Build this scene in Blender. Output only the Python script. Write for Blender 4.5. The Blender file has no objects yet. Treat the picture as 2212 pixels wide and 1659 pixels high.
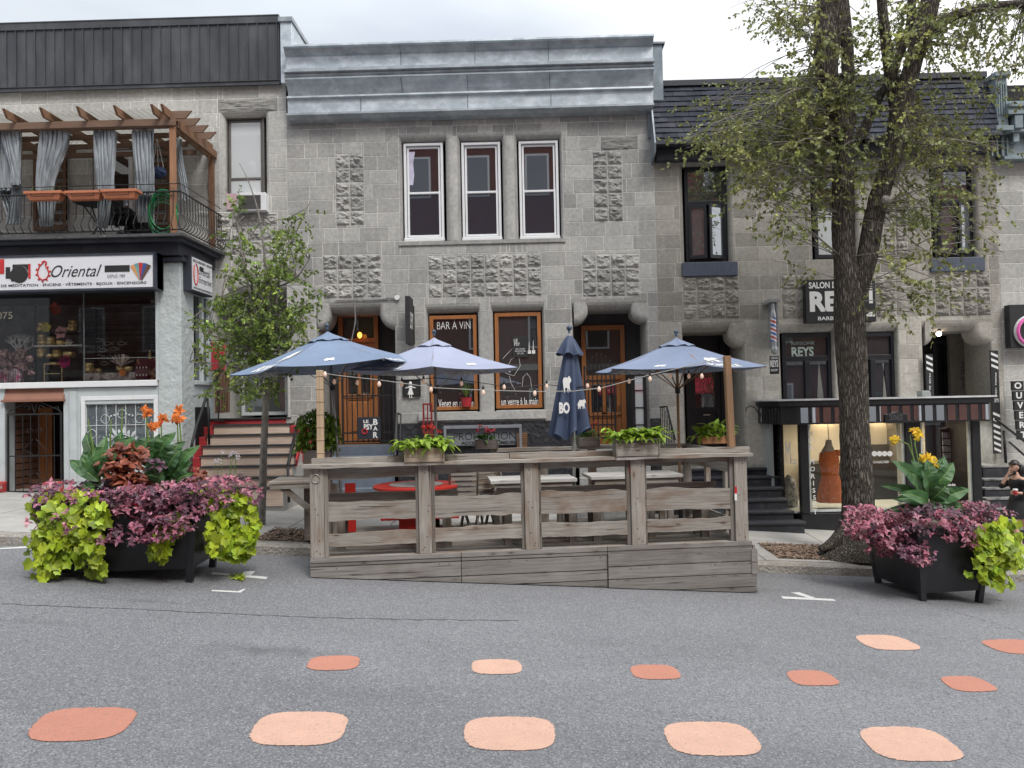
import bpy, math, random
from mathutils import Vector, Matrix, noise
random.seed(11)
rnd=random.random
def ru(a,b): return a+(b-a)*random.random()
D2R=math.radians
SC=bpy.context.scene
COL=SC.collection
# ---------------------------------------------------------------- camera geometry
F=1660.0; CZ=2.315
CR=Matrix.Rotation(D2R(1.2),3,'Z')@Matrix.Rotation(D2R(91.4),3,'X')@Matrix.Rotation(D2R(-1.15),3,'Z')
def ray(x,y): return CR@Vector(((x-1106)/F,-(y-829.5)/F,-1))
def W(x,y,Y):
    d=ray(x,y); t=Y/d.y; return Vector((d.x*t,Y,CZ+d.z*t))
def zr(X,Y=0): return -.078*X
def YK(X): return 11.04+.126*X
def zs(X,Y):
    t=min(1.3,max(0,(Y-YK(X))/(14.1-YK(X))))
    return (.15-.078*X)*(1-t)+(.206-.0694*X)*t
def G(x,y,off=0):
    d=ray(x,y); t=(off-CZ)/(d.z+.078*d.x); return Vector((d.x*t,d.y*t,CZ+d.z*t))
def R4(x0,x1,y0,y1,Y):
    "pixel rectangle on the plane at depth Y -> X0,X1,Z0,Z1 (metres)"
    xm=(x0+x1)/2; ym=(y0+y1)/2
    return W(x0,ym,Y).x,W(x1,ym,Y).x,W(xm,y1,Y).z,W(xm,y0,Y).z
# ---------------------------------------------------------------- object bookkeeping
def tag(o,label=None,cat=None,group=None,kind=None):
    if label: o['label']=label
    if cat: o['category']=cat
    if group: o['group']=group
    if kind: o['kind']=kind
    return o
def thing(name,label,cat,loc=(0,0,0),group=None,rot=None):
    o=bpy.data.objects.new(name,None); COL.objects.link(o); o.empty_display_size=.1
    o.location=loc
    if rot is not None: o.rotation_euler=(0,0,rot)
    o['_l']=0 if rot is None else 1
    return tag(o,label,cat,group)
def copy_tree(o,parent=None):
    c=o.copy(); COL.objects.link(c); c.parent=parent
    for ch in o.children: copy_tree(ch,c)
    return c
def topof(o):
    while o.parent: o=o.parent
    return o
# ---------------------------------------------------------------- mesh builder
_txt={}
def text_geo(s,bold=0.0,shear=0.0):
    k=(s,bold,shear)
    if k not in _txt:
        cu=bpy.data.curves.new('t','FONT'); cu.body=s; cu.size=1; cu.offset=bold; cu.shear=shear; cu.resolution_u=3
        ob=bpy.data.objects.new('t',cu); COL.objects.link(ob)
        me=bpy.data.meshes.new_from_object(ob.evaluated_get(bpy.context.evaluated_depsgraph_get()))
        _txt[k]=([tuple(v.co) for v in me.vertices],[tuple(p.vertices) for p in me.polygons])
        bpy.data.objects.remove(ob); bpy.data.curves.remove(cu); bpy.data.meshes.remove(me)
    return _txt[k]
class MB:
    def __init__(s): s.v=[]; s.f=[]; s.t=[]
    def add(s,vs,fs,tone=1.0):
        n=len(s.v); s.v.extend([tuple(v) for v in vs])
        for f in fs: s.f.append(tuple(i+n for i in f)); s.t.append(tone)
        return s
    def box(s,x0,x1,y0,y1,z0,z1,tone=1.0):
        if x0>x1: x0,x1=x1,x0
        if y0>y1: y0,y1=y1,y0
        if z0>z1: z0,z1=z1,z0
        vs=[(x0,y0,z0),(x1,y0,z0),(x1,y1,z0),(x0,y1,z0),(x0,y0,z1),(x1,y0,z1),(x1,y1,z1),(x0,y1,z1)]
        return s.add(vs,[(0,3,2,1),(4,5,6,7),(0,1,5,4),(1,2,6,5),(2,3,7,6),(3,0,4,7)],tone)
    def bar(s,p,q,w,h,up=(0,0,1),tone=1.0,w2=None,h2=None):
        "rectangular bar from p to q, w across, h along up"
        p=Vector(p);q=Vector(q);d=(q-p).normalized(); up=Vector(up)
        a=d.cross(up)
        if a.length<1e-4: a=d.cross(Vector((0,1,0)))
        a.normalize(); b=a.cross(d).normalized(); w2=w if w2 is None else w2; h2=h if h2 is None else h2
        vs=[p-a*w/2-b*h/2,p+a*w/2-b*h/2,p+a*w/2+b*h/2,p-a*w/2+b*h/2,q-a*w2/2-b*h2/2,q+a*w2/2-b*h2/2,q+a*w2/2+b*h2/2,q-a*w2/2+b*h2/2]
        return s.add(vs,[(0,1,2,3),(7,6,5,4),(0,4,5,1),(1,5,6,2),(2,6,7,3),(3,7,4,0)],tone)
    def prism(s,pts,y0,y1,tone=1.0):
        "polygon in XZ extruded along Y"
        n=len(pts); vs=[(x,y0,z) for x,z in pts]+[(x,y1,z) for x,z in pts]
        fs=[tuple(range(n)),tuple(range(2*n-1,n-1,-1))]+[(i,i+n,(i+1)%n+n,(i+1)%n) for i in range(n)]
        return s.add(vs,fs,tone)
    def xprism(s,pts,x0,x1,tone=1.0):
        "polygon in YZ extruded along X"
        n=len(pts); vs=[(x0,y,z) for y,z in pts]+[(x1,y,z) for y,z in pts]
        fs=[tuple(range(n)),tuple(range(2*n-1,n-1,-1))]+[(i,i+n,(i+1)%n+n,(i+1)%n) for i in range(n)]
        return s.add(vs,fs,tone)
    def zprism(s,pts,z0,z1,tone=1.0):
        n=len(pts); z0s=z0 if hasattr(z0,'__len__') else [z0]*n; z1s=z1 if hasattr(z1,'__len__') else [z1]*n
        vs=[(p[0],p[1],z0s[i]) for i,p in enumerate(pts)]+[(p[0],p[1],z1s[i]) for i,p in enumerate(pts)]
        fs=[tuple(range(n-1,-1,-1)),tuple(range(n,2*n))]+[(i,(i+1)%n,(i+1)%n+n,i+n) for i in range(n)]
        return s.add(vs,fs,tone)
    def tube(s,pts,r,n=8,tone=1.0,cap=True,jit=0):
        pts=[Vector(p) for p in pts]; m=len(pts)
        rs=list(r) if hasattr(r,'__len__') else [r]*m
        vs=[];fs=[]; a=None
        for i,p in enumerate(pts):
            d=(pts[min(i+1,m-1)]-pts[max(i-1,0)]).normalized()
            if a is None:
                a=d.cross(Vector((0,1,0)));
                if a.length<.05: a=d.cross(Vector((1,0,0)))
            a=(a-d*a.dot(d)).normalized(); b=d.cross(a)
            for k in range(n):
                t=2*math.pi*k/n; rr=rs[i]*(1+(ru(-jit,jit) if jit else 0))
                vs.append(p+a*math.cos(t)*rr+b*math.sin(t)*rr)
        for i in range(m-1):
            for k in range(n):
                k2=(k+1)%n; fs.append((i*n+k,i*n+k2,(i+1)*n+k2,(i+1)*n+k))
        if cap: fs.append(tuple(range(n-1,-1,-1))); fs.append(tuple(range((m-1)*n,m*n)))
        return s.add(vs,fs,tone)
    def lathe(s,c,prof,n=16,tone=1.0,ax='Z',sx=1,sy=1):
        c=Vector(c); vs=[];fs=[]; m=len(prof)
        for r,h in prof:
            for k in range(n):
                t=2*math.pi*k/n; a=r*math.cos(t)*sx;b=r*math.sin(t)*sy
                vs.append(c+(Vector((a,b,h)) if ax=='Z' else Vector((a,h,b)) if ax=='Y' else Vector((h,a,b))))
        for i in range(m-1):
            for k in range(n):
                k2=(k+1)%n; fs.append((i*n+k,i*n+k2,(i+1)*n+k2,(i+1)*n+k))
        if prof[0][0]>1e-4: fs.append(tuple(range(n-1,-1,-1)))
        if prof[-1][0]>1e-4: fs.append(tuple(range((m-1)*n,m*n)))
        return s.add(vs,fs,tone)
    def ball(s,c,r,n=10,m=7,tone=1.0,jit=0):
        if not hasattr(r,'__len__'): r=(r,r,r)
        vs=[];fs=[];c=Vector(c)
        for i in range(m+1):
            p=math.pi*i/m
            for k in range(n):
                t=2*math.pi*k/n; j=1+(ru(-jit,jit) if jit else 0)
                vs.append(c+Vector((r[0]*math.sin(p)*math.cos(t)*j,r[1]*math.sin(p)*math.sin(t)*j,r[2]*math.cos(p)*j)))
        for i in range(m):
            for k in range(n):
                k2=(k+1)%n; fs.append((i*n+k,(i+1)*n+k,(i+1)*n+k2,i*n+k2))
        return s.add(vs,fs,tone)
    def ring(s,c,R,r,nrm='Y',n=20,m=6,tone=1.0,sz=1):
        c=Vector(c); pts=[]
        for k in range(n+1):
            t=2*math.pi*k/n; a=R*math.cos(t); b=R*sz*math.sin(t)
            pts.append(c+(Vector((a,0,b)) if nrm=='Y' else Vector((a,b,0)) if nrm=='Z' else Vector((0,a,b))))
        return s.tube(pts,r,m,tone,cap=False)
    def quad(s,a,b,c,d,tone=1.0): return s.add([a,b,c,d],[(0,1,2,3)],tone)
    def text(s,st,x0,x1,z0,z1,Y,bold=0.0,shear=0.0,fn=None,tone=1.0,th=.003):
        "lettering fitted into a box; fn(u,v)->point for u,v in the box, else the XZ plane at Y"
        vs,fs=text_geo(st,bold,shear)
        if not vs: return s
        a0=min(v[0] for v in vs);a1=max(v[0] for v in vs);b0=min(v[1] for v in vs);b1=max(v[1] for v in vs)
        if len(st)==1:
            wn=(a1-a0)/max(.01,b1-b0)*(z1-z0)*1.05
            if wn<x1-x0: xm=(x0+x1)/2; x0,x1=xm-wn/2,xm+wn/2
        out=[]
        for v in vs:
            u=x0+(x1-x0)*(v[0]-a0)/max(1e-6,a1-a0); w=z0+(z1-z0)*(v[1]-b0)/max(1e-6,b1-b0)
            out.append(fn(u,w) if fn else (u,Y,w))
        return s.add(out,fs,tone)
    def textpx(s,st,x0,x1,y0,y1,Y,**k):
        X0,X1,Z0,Z1=R4(x0,x1,y0,y1,Y); return s.text(st,X0,X1,Z0,Z1,Y,**k)
    def boxpx(s,x0,x1,y0,y1,Y,d,tone=1.0):
        X0,X1,Z0,Z1=R4(x0,x1,y0,y1,Y); return s.box(X0,X1,Y,Y+d,Z0,Z1,tone)
    def build(s,name,mat,parent=None,smooth=False,bev=0,sub=0,split=False):
        if not s.v: return None
        if split:
            "each connected piece becomes an object of its own"
            par=list(range(len(s.v)))
            def fd(a):
                while par[a]!=a: par[a]=par[par[a]]; a=par[a]
                return a
            for f in s.f:
                for q in f[1:]: par[fd(f[0])]=fd(q)
            gr={}
            for f,t in zip(s.f,s.t): gr.setdefault(fd(f[0]),[]).append((f,t))
            o=None
            for fs in gr.values():
                mm=MB(); ix={}
                for f,t in fs:
                    for q in f:
                        if q not in ix: ix[q]=len(mm.v); mm.v.append(s.v[q])
                    mm.f.append(tuple(ix[q] for q in f)); mm.t.append(t)
                o=mm.build(name,mat,parent,smooth,bev,sub)
            return o
        off=Vector((0,0,0))
        if parent is not None:
            t=topof(parent)
            off=t.location if not t.get('_l') else Vector(t.get('_o',(0,0,0)))
        else:
            n=len(s.v); off=Vector(((min(v[0] for v in s.v)+max(v[0] for v in s.v))/2,(min(v[1] for v in s.v)+max(v[1] for v in s.v))/2,min(v[2] for v in s.v)))
        me=bpy.data.meshes.new(name)
        ox,oy,oz=off
        me.from_pydata([(v[0]-ox,v[1]-oy,v[2]-oz) for v in s.v],[],s.f)
        at=me.attributes.new('tone','FLOAT','FACE'); at.data.foreach_set('value',s.t)
        if smooth: me.polygons.foreach_set('use_smooth',[True]*len(me.polygons))
        o=bpy.data.objects.new(name,me); COL.objects.link(o)
        for m in (mat if isinstance(mat,(list,tuple)) else [mat]): me.materials.append(m)
        if parent is not None: o.parent=parent
        else: o.location=off
        if bev:
            b=o.modifiers.new('b','BEVEL'); b.width=bev; b.segments=2; b.limit_method='ANGLE'; b.angle_limit=.6
        if sub:
            b=o.modifiers.new('s','SUBSURF'); b.levels=sub; b.render_levels=sub
        me.update()
        return o
# ---------------------------------------------------------------- materials
class NT:
    def __init__(s,m): s.t=m.node_tree; s.t.nodes.clear()
    def n(s,ty,**k):
        nd=s.t.nodes.new(ty)
        for a,b in k.items():
            if a.startswith('i_'): nd.inputs[a[2:].replace('_',' ')].default_value=b
            else: setattr(nd,a,b)
        return nd
    def l(s,a,b): s.t.links.new(a,b)
def newmat(name):
    m=bpy.data.materials.new(name); m.use_nodes=True; return m,NT(m)
def c4(c): return (c[0],c[1],c[2],1)
def mixc(N,fac,a,b,mode='MIX'):
    m=N.n('ShaderNodeMix',data_type='RGBA',blend_type=mode)
    if hasattr(fac,'default_value') or hasattr(fac,'is_linked'): N.l(fac,m.inputs[0])
    else: m.inputs[0].default_value=fac
    for i,v in ((6,a),(7,b)):
        if isinstance(v,(tuple,list)): m.inputs[i].default_value=c4(v)
        else: N.l(v,m.inputs[i])
    return m.outputs[2]
def ramp(N,src,p0,p1,v0=0,v1=1):
    r=N.n('ShaderNodeMapRange',clamp=True); N.l(src,r.inputs[0])
    r.inputs[1].default_value=p0;r.inputs[2].default_value=p1;r.inputs[3].default_value=v0;r.inputs[4].default_value=v1
    return r.outputs[0]
def M(name,col,rough=.7,amt=.25,scale=6,col2=None,s2=2.0,th=(.5,.65),bump=0,bs=40,metal=0,stretch=(1,1,1),spec=.5,emit=None,trans=0,fine=0,fs=120,coat=0,bdist=.01,tn=1):
    m,N=newmat(name)
    tc=N.n('ShaderNodeTexCoord'); mp=N.n('ShaderNodeMapping'); mp.inputs['Scale'].default_value=stretch
    oi=N.n('ShaderNodeObjectInfo'); ad=N.n('ShaderNodeVectorMath',operation='ADD'); ml=N.n('ShaderNodeVectorMath',operation='SCALE'); ml.inputs[3].default_value=17
    cb=N.n('ShaderNodeCombineXYZ'); N.l(oi.outputs['Random'],cb.inputs[0]); N.l(oi.outputs['Random'],cb.inputs[2]); N.l(cb.outputs[0],ml.inputs[0])
    N.l(tc.outputs['Object'],mp.inputs[0]); N.l(mp.outputs[0],ad.inputs[0]); N.l(ml.outputs[0],ad.inputs[1]); co=ad.outputs[0]
    nz=N.n('ShaderNodeTexNoise'); nz.inputs['Scale'].default_value=scale; nz.inputs['Detail'].default_value=6; nz.inputs['Roughness'].default_value=.6; N.l(co,nz.inputs[0])
    c=col
    if col2 is not None:
        n2=N.n('ShaderNodeTexNoise'); n2.inputs['Scale'].default_value=s2; n2.inputs['Detail'].default_value=7; n2.inputs['Roughness'].default_value=.65; N.l(co,n2.inputs[0])
        c=mixc(N,ramp(N,n2.outputs[0],th[0],th[1]),col,col2)
    v=ramp(N,nz.outputs[0],.25,.75,1-amt,1+amt)
    if fine:
        n3=N.n('ShaderNodeTexNoise'); n3.inputs['Scale'].default_value=fs; n3.inputs['Detail'].default_value=2; N.l(co,n3.inputs[0])
        mm=N.n('ShaderNodeMath',operation='MULTIPLY'); N.l(v,mm.inputs[0]); N.l(ramp(N,n3.outputs[0],.3,.7,1-fine,1+fine),mm.inputs[1]); v=mm.outputs[0]
    at=N.n('ShaderNodeAttribute',attribute_name='tone'); mm=N.n('ShaderNodeMath',operation='MULTIPLY'); N.l(v,mm.inputs[0]); N.l(at.outputs['Fac'],mm.inputs[1])
    vm=N.n('ShaderNodeVectorMath',operation='SCALE'); N.l(mm.outputs[0] if tn else v,vm.inputs[3])
    if isinstance(c,(tuple,list)): vm.inputs[0].default_value=c[:3]
    else: N.l(c,vm.inputs[0])
    b=N.n('ShaderNodeBsdfPrincipled'); N.l(vm.outputs[0],b.inputs['Base Color'])
    b.inputs['Roughness'].default_value=rough; b.inputs['Metallic'].default_value=metal; b.inputs['Specular IOR Level'].default_value=spec
    if coat: b.inputs['Coat Weight'].default_value=coat
    if emit: b.inputs['Emission Color'].default_value=c4(emit[0]); b.inputs['Emission Strength'].default_value=emit[1]
    if bump:
        nb=N.n('ShaderNodeTexNoise'); nb.inputs['Scale'].default_value=bs; nb.inputs['Detail'].default_value=5; N.l(co,nb.inputs[0])
        bp=N.n('ShaderNodeBump'); bp.inputs['Strength'].default_value=bump; bp.inputs['Distance'].default_value=bdist; N.l(nb.outputs[0],bp.inputs['Height']); N.l(bp.outputs[0],b.inputs['Normal'])
    sh=b.outputs[0]
    if trans:
        tr=N.n('ShaderNodeBsdfTranslucent'); N.l(vm.outputs[0],tr.inputs[0]); mx=N.n('ShaderNodeMixShader'); mx.inputs[0].default_value=trans
        N.l(b.outputs[0],mx.inputs[1]); N.l(tr.outputs[0],mx.inputs[2]); sh=mx.outputs[0]
    o=N.n('ShaderNodeOutputMaterial'); N.l(sh,o.inputs[0])
    return m
def wood(name,c1,c2,ax='X',rough=.85,knots=True,stain=(.20,.125,.08),st=.75):
    m,N=newmat(name)
    tc=N.n('ShaderNodeTexCoord'); oi=N.n('ShaderNodeObjectInfo')
    ml=N.n('ShaderNodeVectorMath',operation='SCALE'); ml.inputs[3].default_value=23
    cb=N.n('ShaderNodeCombineXYZ')
    for i in range(3): N.l(oi.outputs['Random'],cb.inputs[i])
    N.l(cb.outputs[0],ml.inputs[0]); ad=N.n('ShaderNodeVectorMath',operation='ADD'); N.l(tc.outputs['Object'],ad.inputs[0]); N.l(ml.outputs[0],ad.inputs[1])
    def mapped(sx,so):
        mp=N.n('ShaderNodeMapping'); sc={'X':(sx,so,so),'Y':(so,sx,so),'Z':(so,so,sx)}[ax]; mp.inputs['Scale'].default_value=sc; N.l(ad.outputs[0],mp.inputs[0]); return mp.outputs[0]
    g=N.n('ShaderNodeTexNoise'); g.inputs['Scale'].default_value=1; g.inputs['Detail'].default_value=5; g.inputs['Distortion'].default_value=.6; N.l(mapped(2.2,60),g.inputs[0])
    g2=N.n('ShaderNodeTexNoise'); g2.inputs['Scale'].default_value=1; g2.inputs['Detail'].default_value=3; N.l(mapped(1.5,5),g2.inputs[0])
    wv=N.n('ShaderNodeTexWave',wave_type='RINGS',rings_direction={'X':'X','Y':'Y','Z':'Z'}[ax]); wv.inputs['Scale'].default_value=7; wv.inputs['Distortion'].default_value=5; wv.inputs['Detail'].default_value=3; wv.inputs['Detail Scale'].default_value=1.2; N.l(mapped(.35,1.2),wv.inputs[0])
    c=mixc(N,ramp(N,g.outputs[0],.35,.65),c1,c2)
    c=mixc(N,ramp(N,g2.outputs[0],.50,.66,0,st),c,stain)
    c=mixc(N,ramp(N,wv.outputs[0],.0,.35,.22,0),c,(c2[0]*.5,c2[1]*.47,c2[2]*.45))
    if knots:
        vo=N.n('ShaderNodeTexVoronoi'); vo.inputs['Scale'].default_value=1; N.l(mapped(2.6,7.0),vo.inputs[0])
        c=mixc(N,ramp(N,vo.outputs['Distance'],.05,.11,.85,0),c,(.03,.02,.015))
        c=mixc(N,ramp(N,vo.outputs['Distance'],.1,.26,.4,0),c,stain)
    if knots:
        sp=N.n('ShaderNodeTexNoise'); sp.inputs['Scale'].default_value=1; sp.inputs['Detail'].default_value=2; sp.inputs['Distortion'].default_value=.3; N.l(mapped(1.1,32),sp.inputs[0])
        c=mixc(N,ramp(N,sp.outputs[0],.655,.69,0,.8),c,(.045,.035,.03))
        lg=N.n('ShaderNodeTexNoise'); lg.inputs['Scale'].default_value=1; lg.inputs['Detail'].default_value=4; N.l(mapped(2.2,3.0),lg.inputs[0]); c=mixc(N,ramp(N,lg.outputs[0],.52,.68,0,.35),c,(c1[0]*1.35,c1[1]*1.36,c1[2]*1.38))
    at=N.n('ShaderNodeAttribute',attribute_name='tone'); vm=N.n('ShaderNodeVectorMath',operation='SCALE'); N.l(at.outputs['Fac'],vm.inputs[3]); N.l(c,vm.inputs[0])
    b=N.n('ShaderNodeBsdfPrincipled'); b.inputs['Roughness'].default_value=rough; b.inputs['Specular IOR Level'].default_value=.3; N.l(vm.outputs[0],b.inputs['Base Color'])
    bp=N.n('ShaderNodeBump'); bp.inputs['Strength'].default_value=.5; bp.inputs['Distance'].default_value=.006; N.l(g.outputs[0],bp.inputs['Height']); N.l(bp.outputs[0],b.inputs['Normal'])
    o=N.n('ShaderNodeOutputMaterial'); N.l(b.outputs[0],o.inputs[0]); return m
def glass(name,tint=(.8,.82,.82),fac=.18,rough=.0):
    m,N=newmat(name)
    a=N.n('ShaderNodeBsdfTransparent'); a.inputs[0].default_value=c4(tint)
    g=N.n('ShaderNodeBsdfGlossy'); g.inputs[0].default_value=(.9,.93,.95,1); g.inputs['Roughness'].default_value=rough
    lw=N.n('ShaderNodeFresnel'); lw.inputs[0].default_value=1.45
    fx=ramp(N,lw.outputs[0],.03,1,fac,.9)
    mx=N.n('ShaderNodeMixShader'); N.l(fx,mx.inputs[0]); N.l(a.outputs[0],mx.inputs[1]); N.l(g.outputs[0],mx.inputs[2])
    o=N.n('ShaderNodeOutputMaterial'); N.l(mx.outputs[0],o.inputs[0]); return m
def mirror_pane(name,base,fac=.35):
    m,N=newmat(name)
    a=N.n('ShaderNodeBsdfDiffuse'); a.inputs[0].default_value=c4(base)
    g=N.n('ShaderNodeBsdfGlossy'); g.inputs[0].default_value=(.85,.87,.9,1); g.inputs['Roughness'].default_value=.01
    tc=N.n('ShaderNodeTexCoord'); nz=N.n('ShaderNodeTexNoise'); nz.inputs['Scale'].default_value=.7; nz.inputs['Detail'].default_value=0; N.l(tc.outputs['Object'],nz.inputs[0])
    bp=N.n('ShaderNodeBump'); bp.inputs['Strength'].default_value=.06; bp.inputs['Distance'].default_value=.015; N.l(nz.outputs[0],bp.inputs['Height']); N.l(bp.outputs[0],g.inputs['Normal'])
    mx=N.n('ShaderNodeMixShader'); mx.inputs[0].default_value=fac; N.l(a.outputs[0],mx.inputs[1]); N.l(g.outputs[0],mx.inputs[2])
    o=N.n('ShaderNodeOutputMaterial'); N.l(mx.outputs[0],o.inputs[0]); return m
def stone_mat(name,base,c2,c3,st=.5):
    "limestone ashlar: per-block tone, lichen and soot blotches, pits, vertical run-off streaks"
    m,N=newmat(name)
    tc=N.n('ShaderNodeTexCoord'); co=tc.outputs['Object']
    def nz(s,d=5,sc=(1,1,1),r=.6):
        mp=N.n('ShaderNodeMapping'); mp.inputs['Scale'].default_value=sc; N.l(co,mp.inputs[0])
        n=N.n('ShaderNodeTexNoise'); n.inputs['Scale'].default_value=s; n.inputs['Detail'].default_value=d; n.inputs['Roughness'].default_value=r; N.l(mp.outputs[0],n.inputs[0]); return n.outputs[0]
    c=mixc(N,ramp(N,nz(.9,6),.42,.62),base,c2)
    c=mixc(N,ramp(N,nz(2.3,8,(1.6,1,.8),.7),.55,.72,0,st),c,c3)
    c=mixc(N,ramp(N,nz(3.0,5,(2.2,1,.22)),.56,.75,0,.4),c,(base[0]*.55,base[1]*.55,base[2]*.56))
    c=mixc(N,ramp(N,nz(38,3),.60,.72,0,.45),c,(base[0]*.5,base[1]*.5,base[2]*.5))
    at=N.n('ShaderNodeAttribute',attribute_name='tone'); f=N.n('ShaderNodeMath',operation='MULTIPLY'); N.l(at.outputs['Fac'],f.inputs[0]); N.l(ramp(N,nz(14,5),.3,.7,.84,1.16),f.inputs[1])
    vm=N.n('ShaderNodeVectorMath',operation='SCALE'); N.l(f.outputs[0],vm.inputs[3]); N.l(c,vm.inputs[0])
    b=N.n('ShaderNodeBsdfPrincipled'); b.inputs['Roughness'].default_value=.9; b.inputs['Specular IOR Level'].default_value=.25; N.l(vm.outputs[0],b.inputs['Base Color'])
    bp=N.n('ShaderNodeBump'); bp.inputs['Strength'].default_value=.7; bp.inputs['Distance'].default_value=.012; N.l(nz(26,6,(1,1,1),.7),bp.inputs['Height']); N.l(bp.outputs[0],b.inputs['Normal'])
    o=N.n('ShaderNodeOutputMaterial'); N.l(b.outputs[0],o.inputs[0]); return m
# ---------------------------------------------------------------- shared materials
STC=stone_mat('stone_grey',(.41,.402,.38),(.33,.327,.315),(.52,.51,.475),.55)
STL=stone_mat('stone_pale',(.49,.48,.45),(.41,.405,.385),(.58,.57,.53),.5)
STR=stone_mat('stone_brown',(.37,.35,.31),(.295,.28,.25),(.50,.49,.47),.6)
GALV=M('galvanised',(.42,.47,.51),.45,.18,5,(.56,.61,.65),3,(.45,.6),metal=.3,bump=.25,bs=60,fine=.12,fs=160,stretch=(1,1,1.5))
GALVD=M('galvanised_dirty',(.17,.20,.23),.5,.25,5,(.26,.30,.33),2,metal=.3,bump=.2,bs=60)
SIDING=M('dark_metal_siding',(.045,.048,.055),.5,.25,3,(.07,.072,.078),1.5,(.45,.65),stretch=(1,1,.35),bump=.15,bs=12)
BLACKP=M('black_paint',(.012,.012,.014),.45,.3,8,(.03,.03,.032),5,(.55,.75),bump=.15,bs=40)
NAVY=M('navy_paint',(.03,.035,.05),.5,.25,4,(.05,.055,.07),2,(.5,.7),bump=.1)
IRON=M('wrought_iron',(.012,.012,.013),.55,.2,20)
WHITEP=M('white_paint',(.72,.73,.74),.4,.06,6,(.6,.6,.58),5,(.6,.8))
VINYL=M('white_vinyl',(.78,.79,.80),.35,.04,6)
PLASTER=M('smooth_plaster',(.36,.35,.32),.85,.12,4,(.27,.265,.25),2,(.45,.65),bump=.3,bs=20,stretch=(1,1,.5))
STUCCO=M('stucco',(.46,.50,.50),.75,.1,4,(.40,.44,.44),2,bump=1.0,bs=9,bdist=.03)
GREYWP=M('grey_blue_paint',(.47,.51,.52),.6,.08,4,(.40,.43,.44),3,(.5,.7),bump=.2,bs=20)
VARN=wood('varnished_wood',(.44,.18,.065),(.32,.12,.04),'Z',.45,False,st=.3)
VARNX=wood('varnished_wood_rail',(.36,.13,.035),(.24,.08,.02),'X',.45,False,st=.3)
DARKIN=M('dark_interior',(.02,.02,.022),.9,.4,2)
MIDIN=M('dim_interior',(.06,.06,.062),.9,.5,2)
PANE=mirror_pane('window_pane_dark',(.02,.021,.025),.3); PANEL=mirror_pane('window_pane_slate',(.03,.033,.044),.12)
PANEW=mirror_pane('window_pane_curtain',(.62,.65,.66),.15)
SHOPG=glass('shop_glass',(.82,.85,.85),.04)
LETW=M('white_lettering',(.75,.75,.73),.5,.05)
LETB=M('black_lettering',(.02,.02,.02),.5,.05)
CONC=M('concrete',(.40,.385,.36),.85,.12,3,(.33,.32,.30),1.2,(.4,.65),bump=.4,bs=60,fine=.12,fs=90)
CONCK=M('kerb_concrete',(.34,.32,.29),.9,.25,4,(.22,.20,.17),4,(.45,.65),bump=1,bs=25,fine=.25,fs=60,bdist=.03)
REDP=M('red_paint',(.42,.035,.04),.55,.15,5,(.3,.03,.035),3)
FY=15.4
# ---------------------------------------------------------------- masonry
def clip(rs,o):
    out=[]
    for (a,b,c,d) in rs:
        x0,x1,z0,z1=o
        if x1<=a or x0>=b or z1<=c or z0>=d: out.append((a,b,c,d)); continue
        if x0>a: out.append((a,x0,c,d))
        if x1<b: out.append((x1,b,c,d))
        m0,m1=max(a,x0),min(b,x1)
        if z0>c: out.append((m0,m1,c,z0))
        if z1<d: out.append((m0,m1,z1,d))
    return out
def block(mb,r,Y,tone,rough=0,g=.012):
    a,b,c,d=r
    if b-a<.02 or d-c<.02:
        mb.quad((a,Y,c),(b,Y,c),(b,Y,d),(a,Y,d),tone); return
    h=.005; i1=g/2; i2=i1+.004
    if (b-a)<.06 or (d-c)<.06: i2=i1+.003
    P=lambda i,y:[(a+i,y,c+i),(b-i,y,c+i),(b-i,y,d-i),(a+i,y,d-i)]
    vs=P(0,Y)+P(i1,Y)+P(i2,Y-h)
    mb.add(vs,[(k,(k+1)%4,4+(k+1)%4,4+k) for k in range(4)],1.55 if not rough else 1.3)
    mb.add(vs,[(4+k,4+(k+1)%4,8+(k+1)%4,8+k) for k in range(4)],tone)
    if not rough: mb.add(vs[8:],[(0,1,2,3)],tone); return
    n=9; vv=[]; s=ru(0,99)
    for j in range(n+1):
        for i in range(n+1):
            u=i/n;v=j/n; x=a+i2+(b-a-2*i2)*u; z=c+i2+(d-c-2*i2)*v
            e=min(1,min(u,1-u,v,1-v)*7); 
            hh=e*(.014+.055*rough*(noise.noise(Vector((x*7+s,s,z*10)))+.8*noise.noise(Vector((x*17+s,3+s,z*26)))+.25))+ (0 if e==0 else ru(-.007,.007))
            vv.append((x+(ru(-.006,.006) if e>0 else 0),Y-h-max(-.005,hh),z+(ru(-.006,.006) if e>0 else 0)))
    fs=[]
    for j in range(n):
        for i in range(n):
            k=j*(n+1)+i
            if (i+j)%2: fs+=[(k,k+1,k+n+2),(k,k+n+2,k+n+1)]
            else: fs+=[(k,k+1,k+n+1),(k+1,k+n+2,k+n+1)]
    mb.add(vv,fs,tone)
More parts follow.
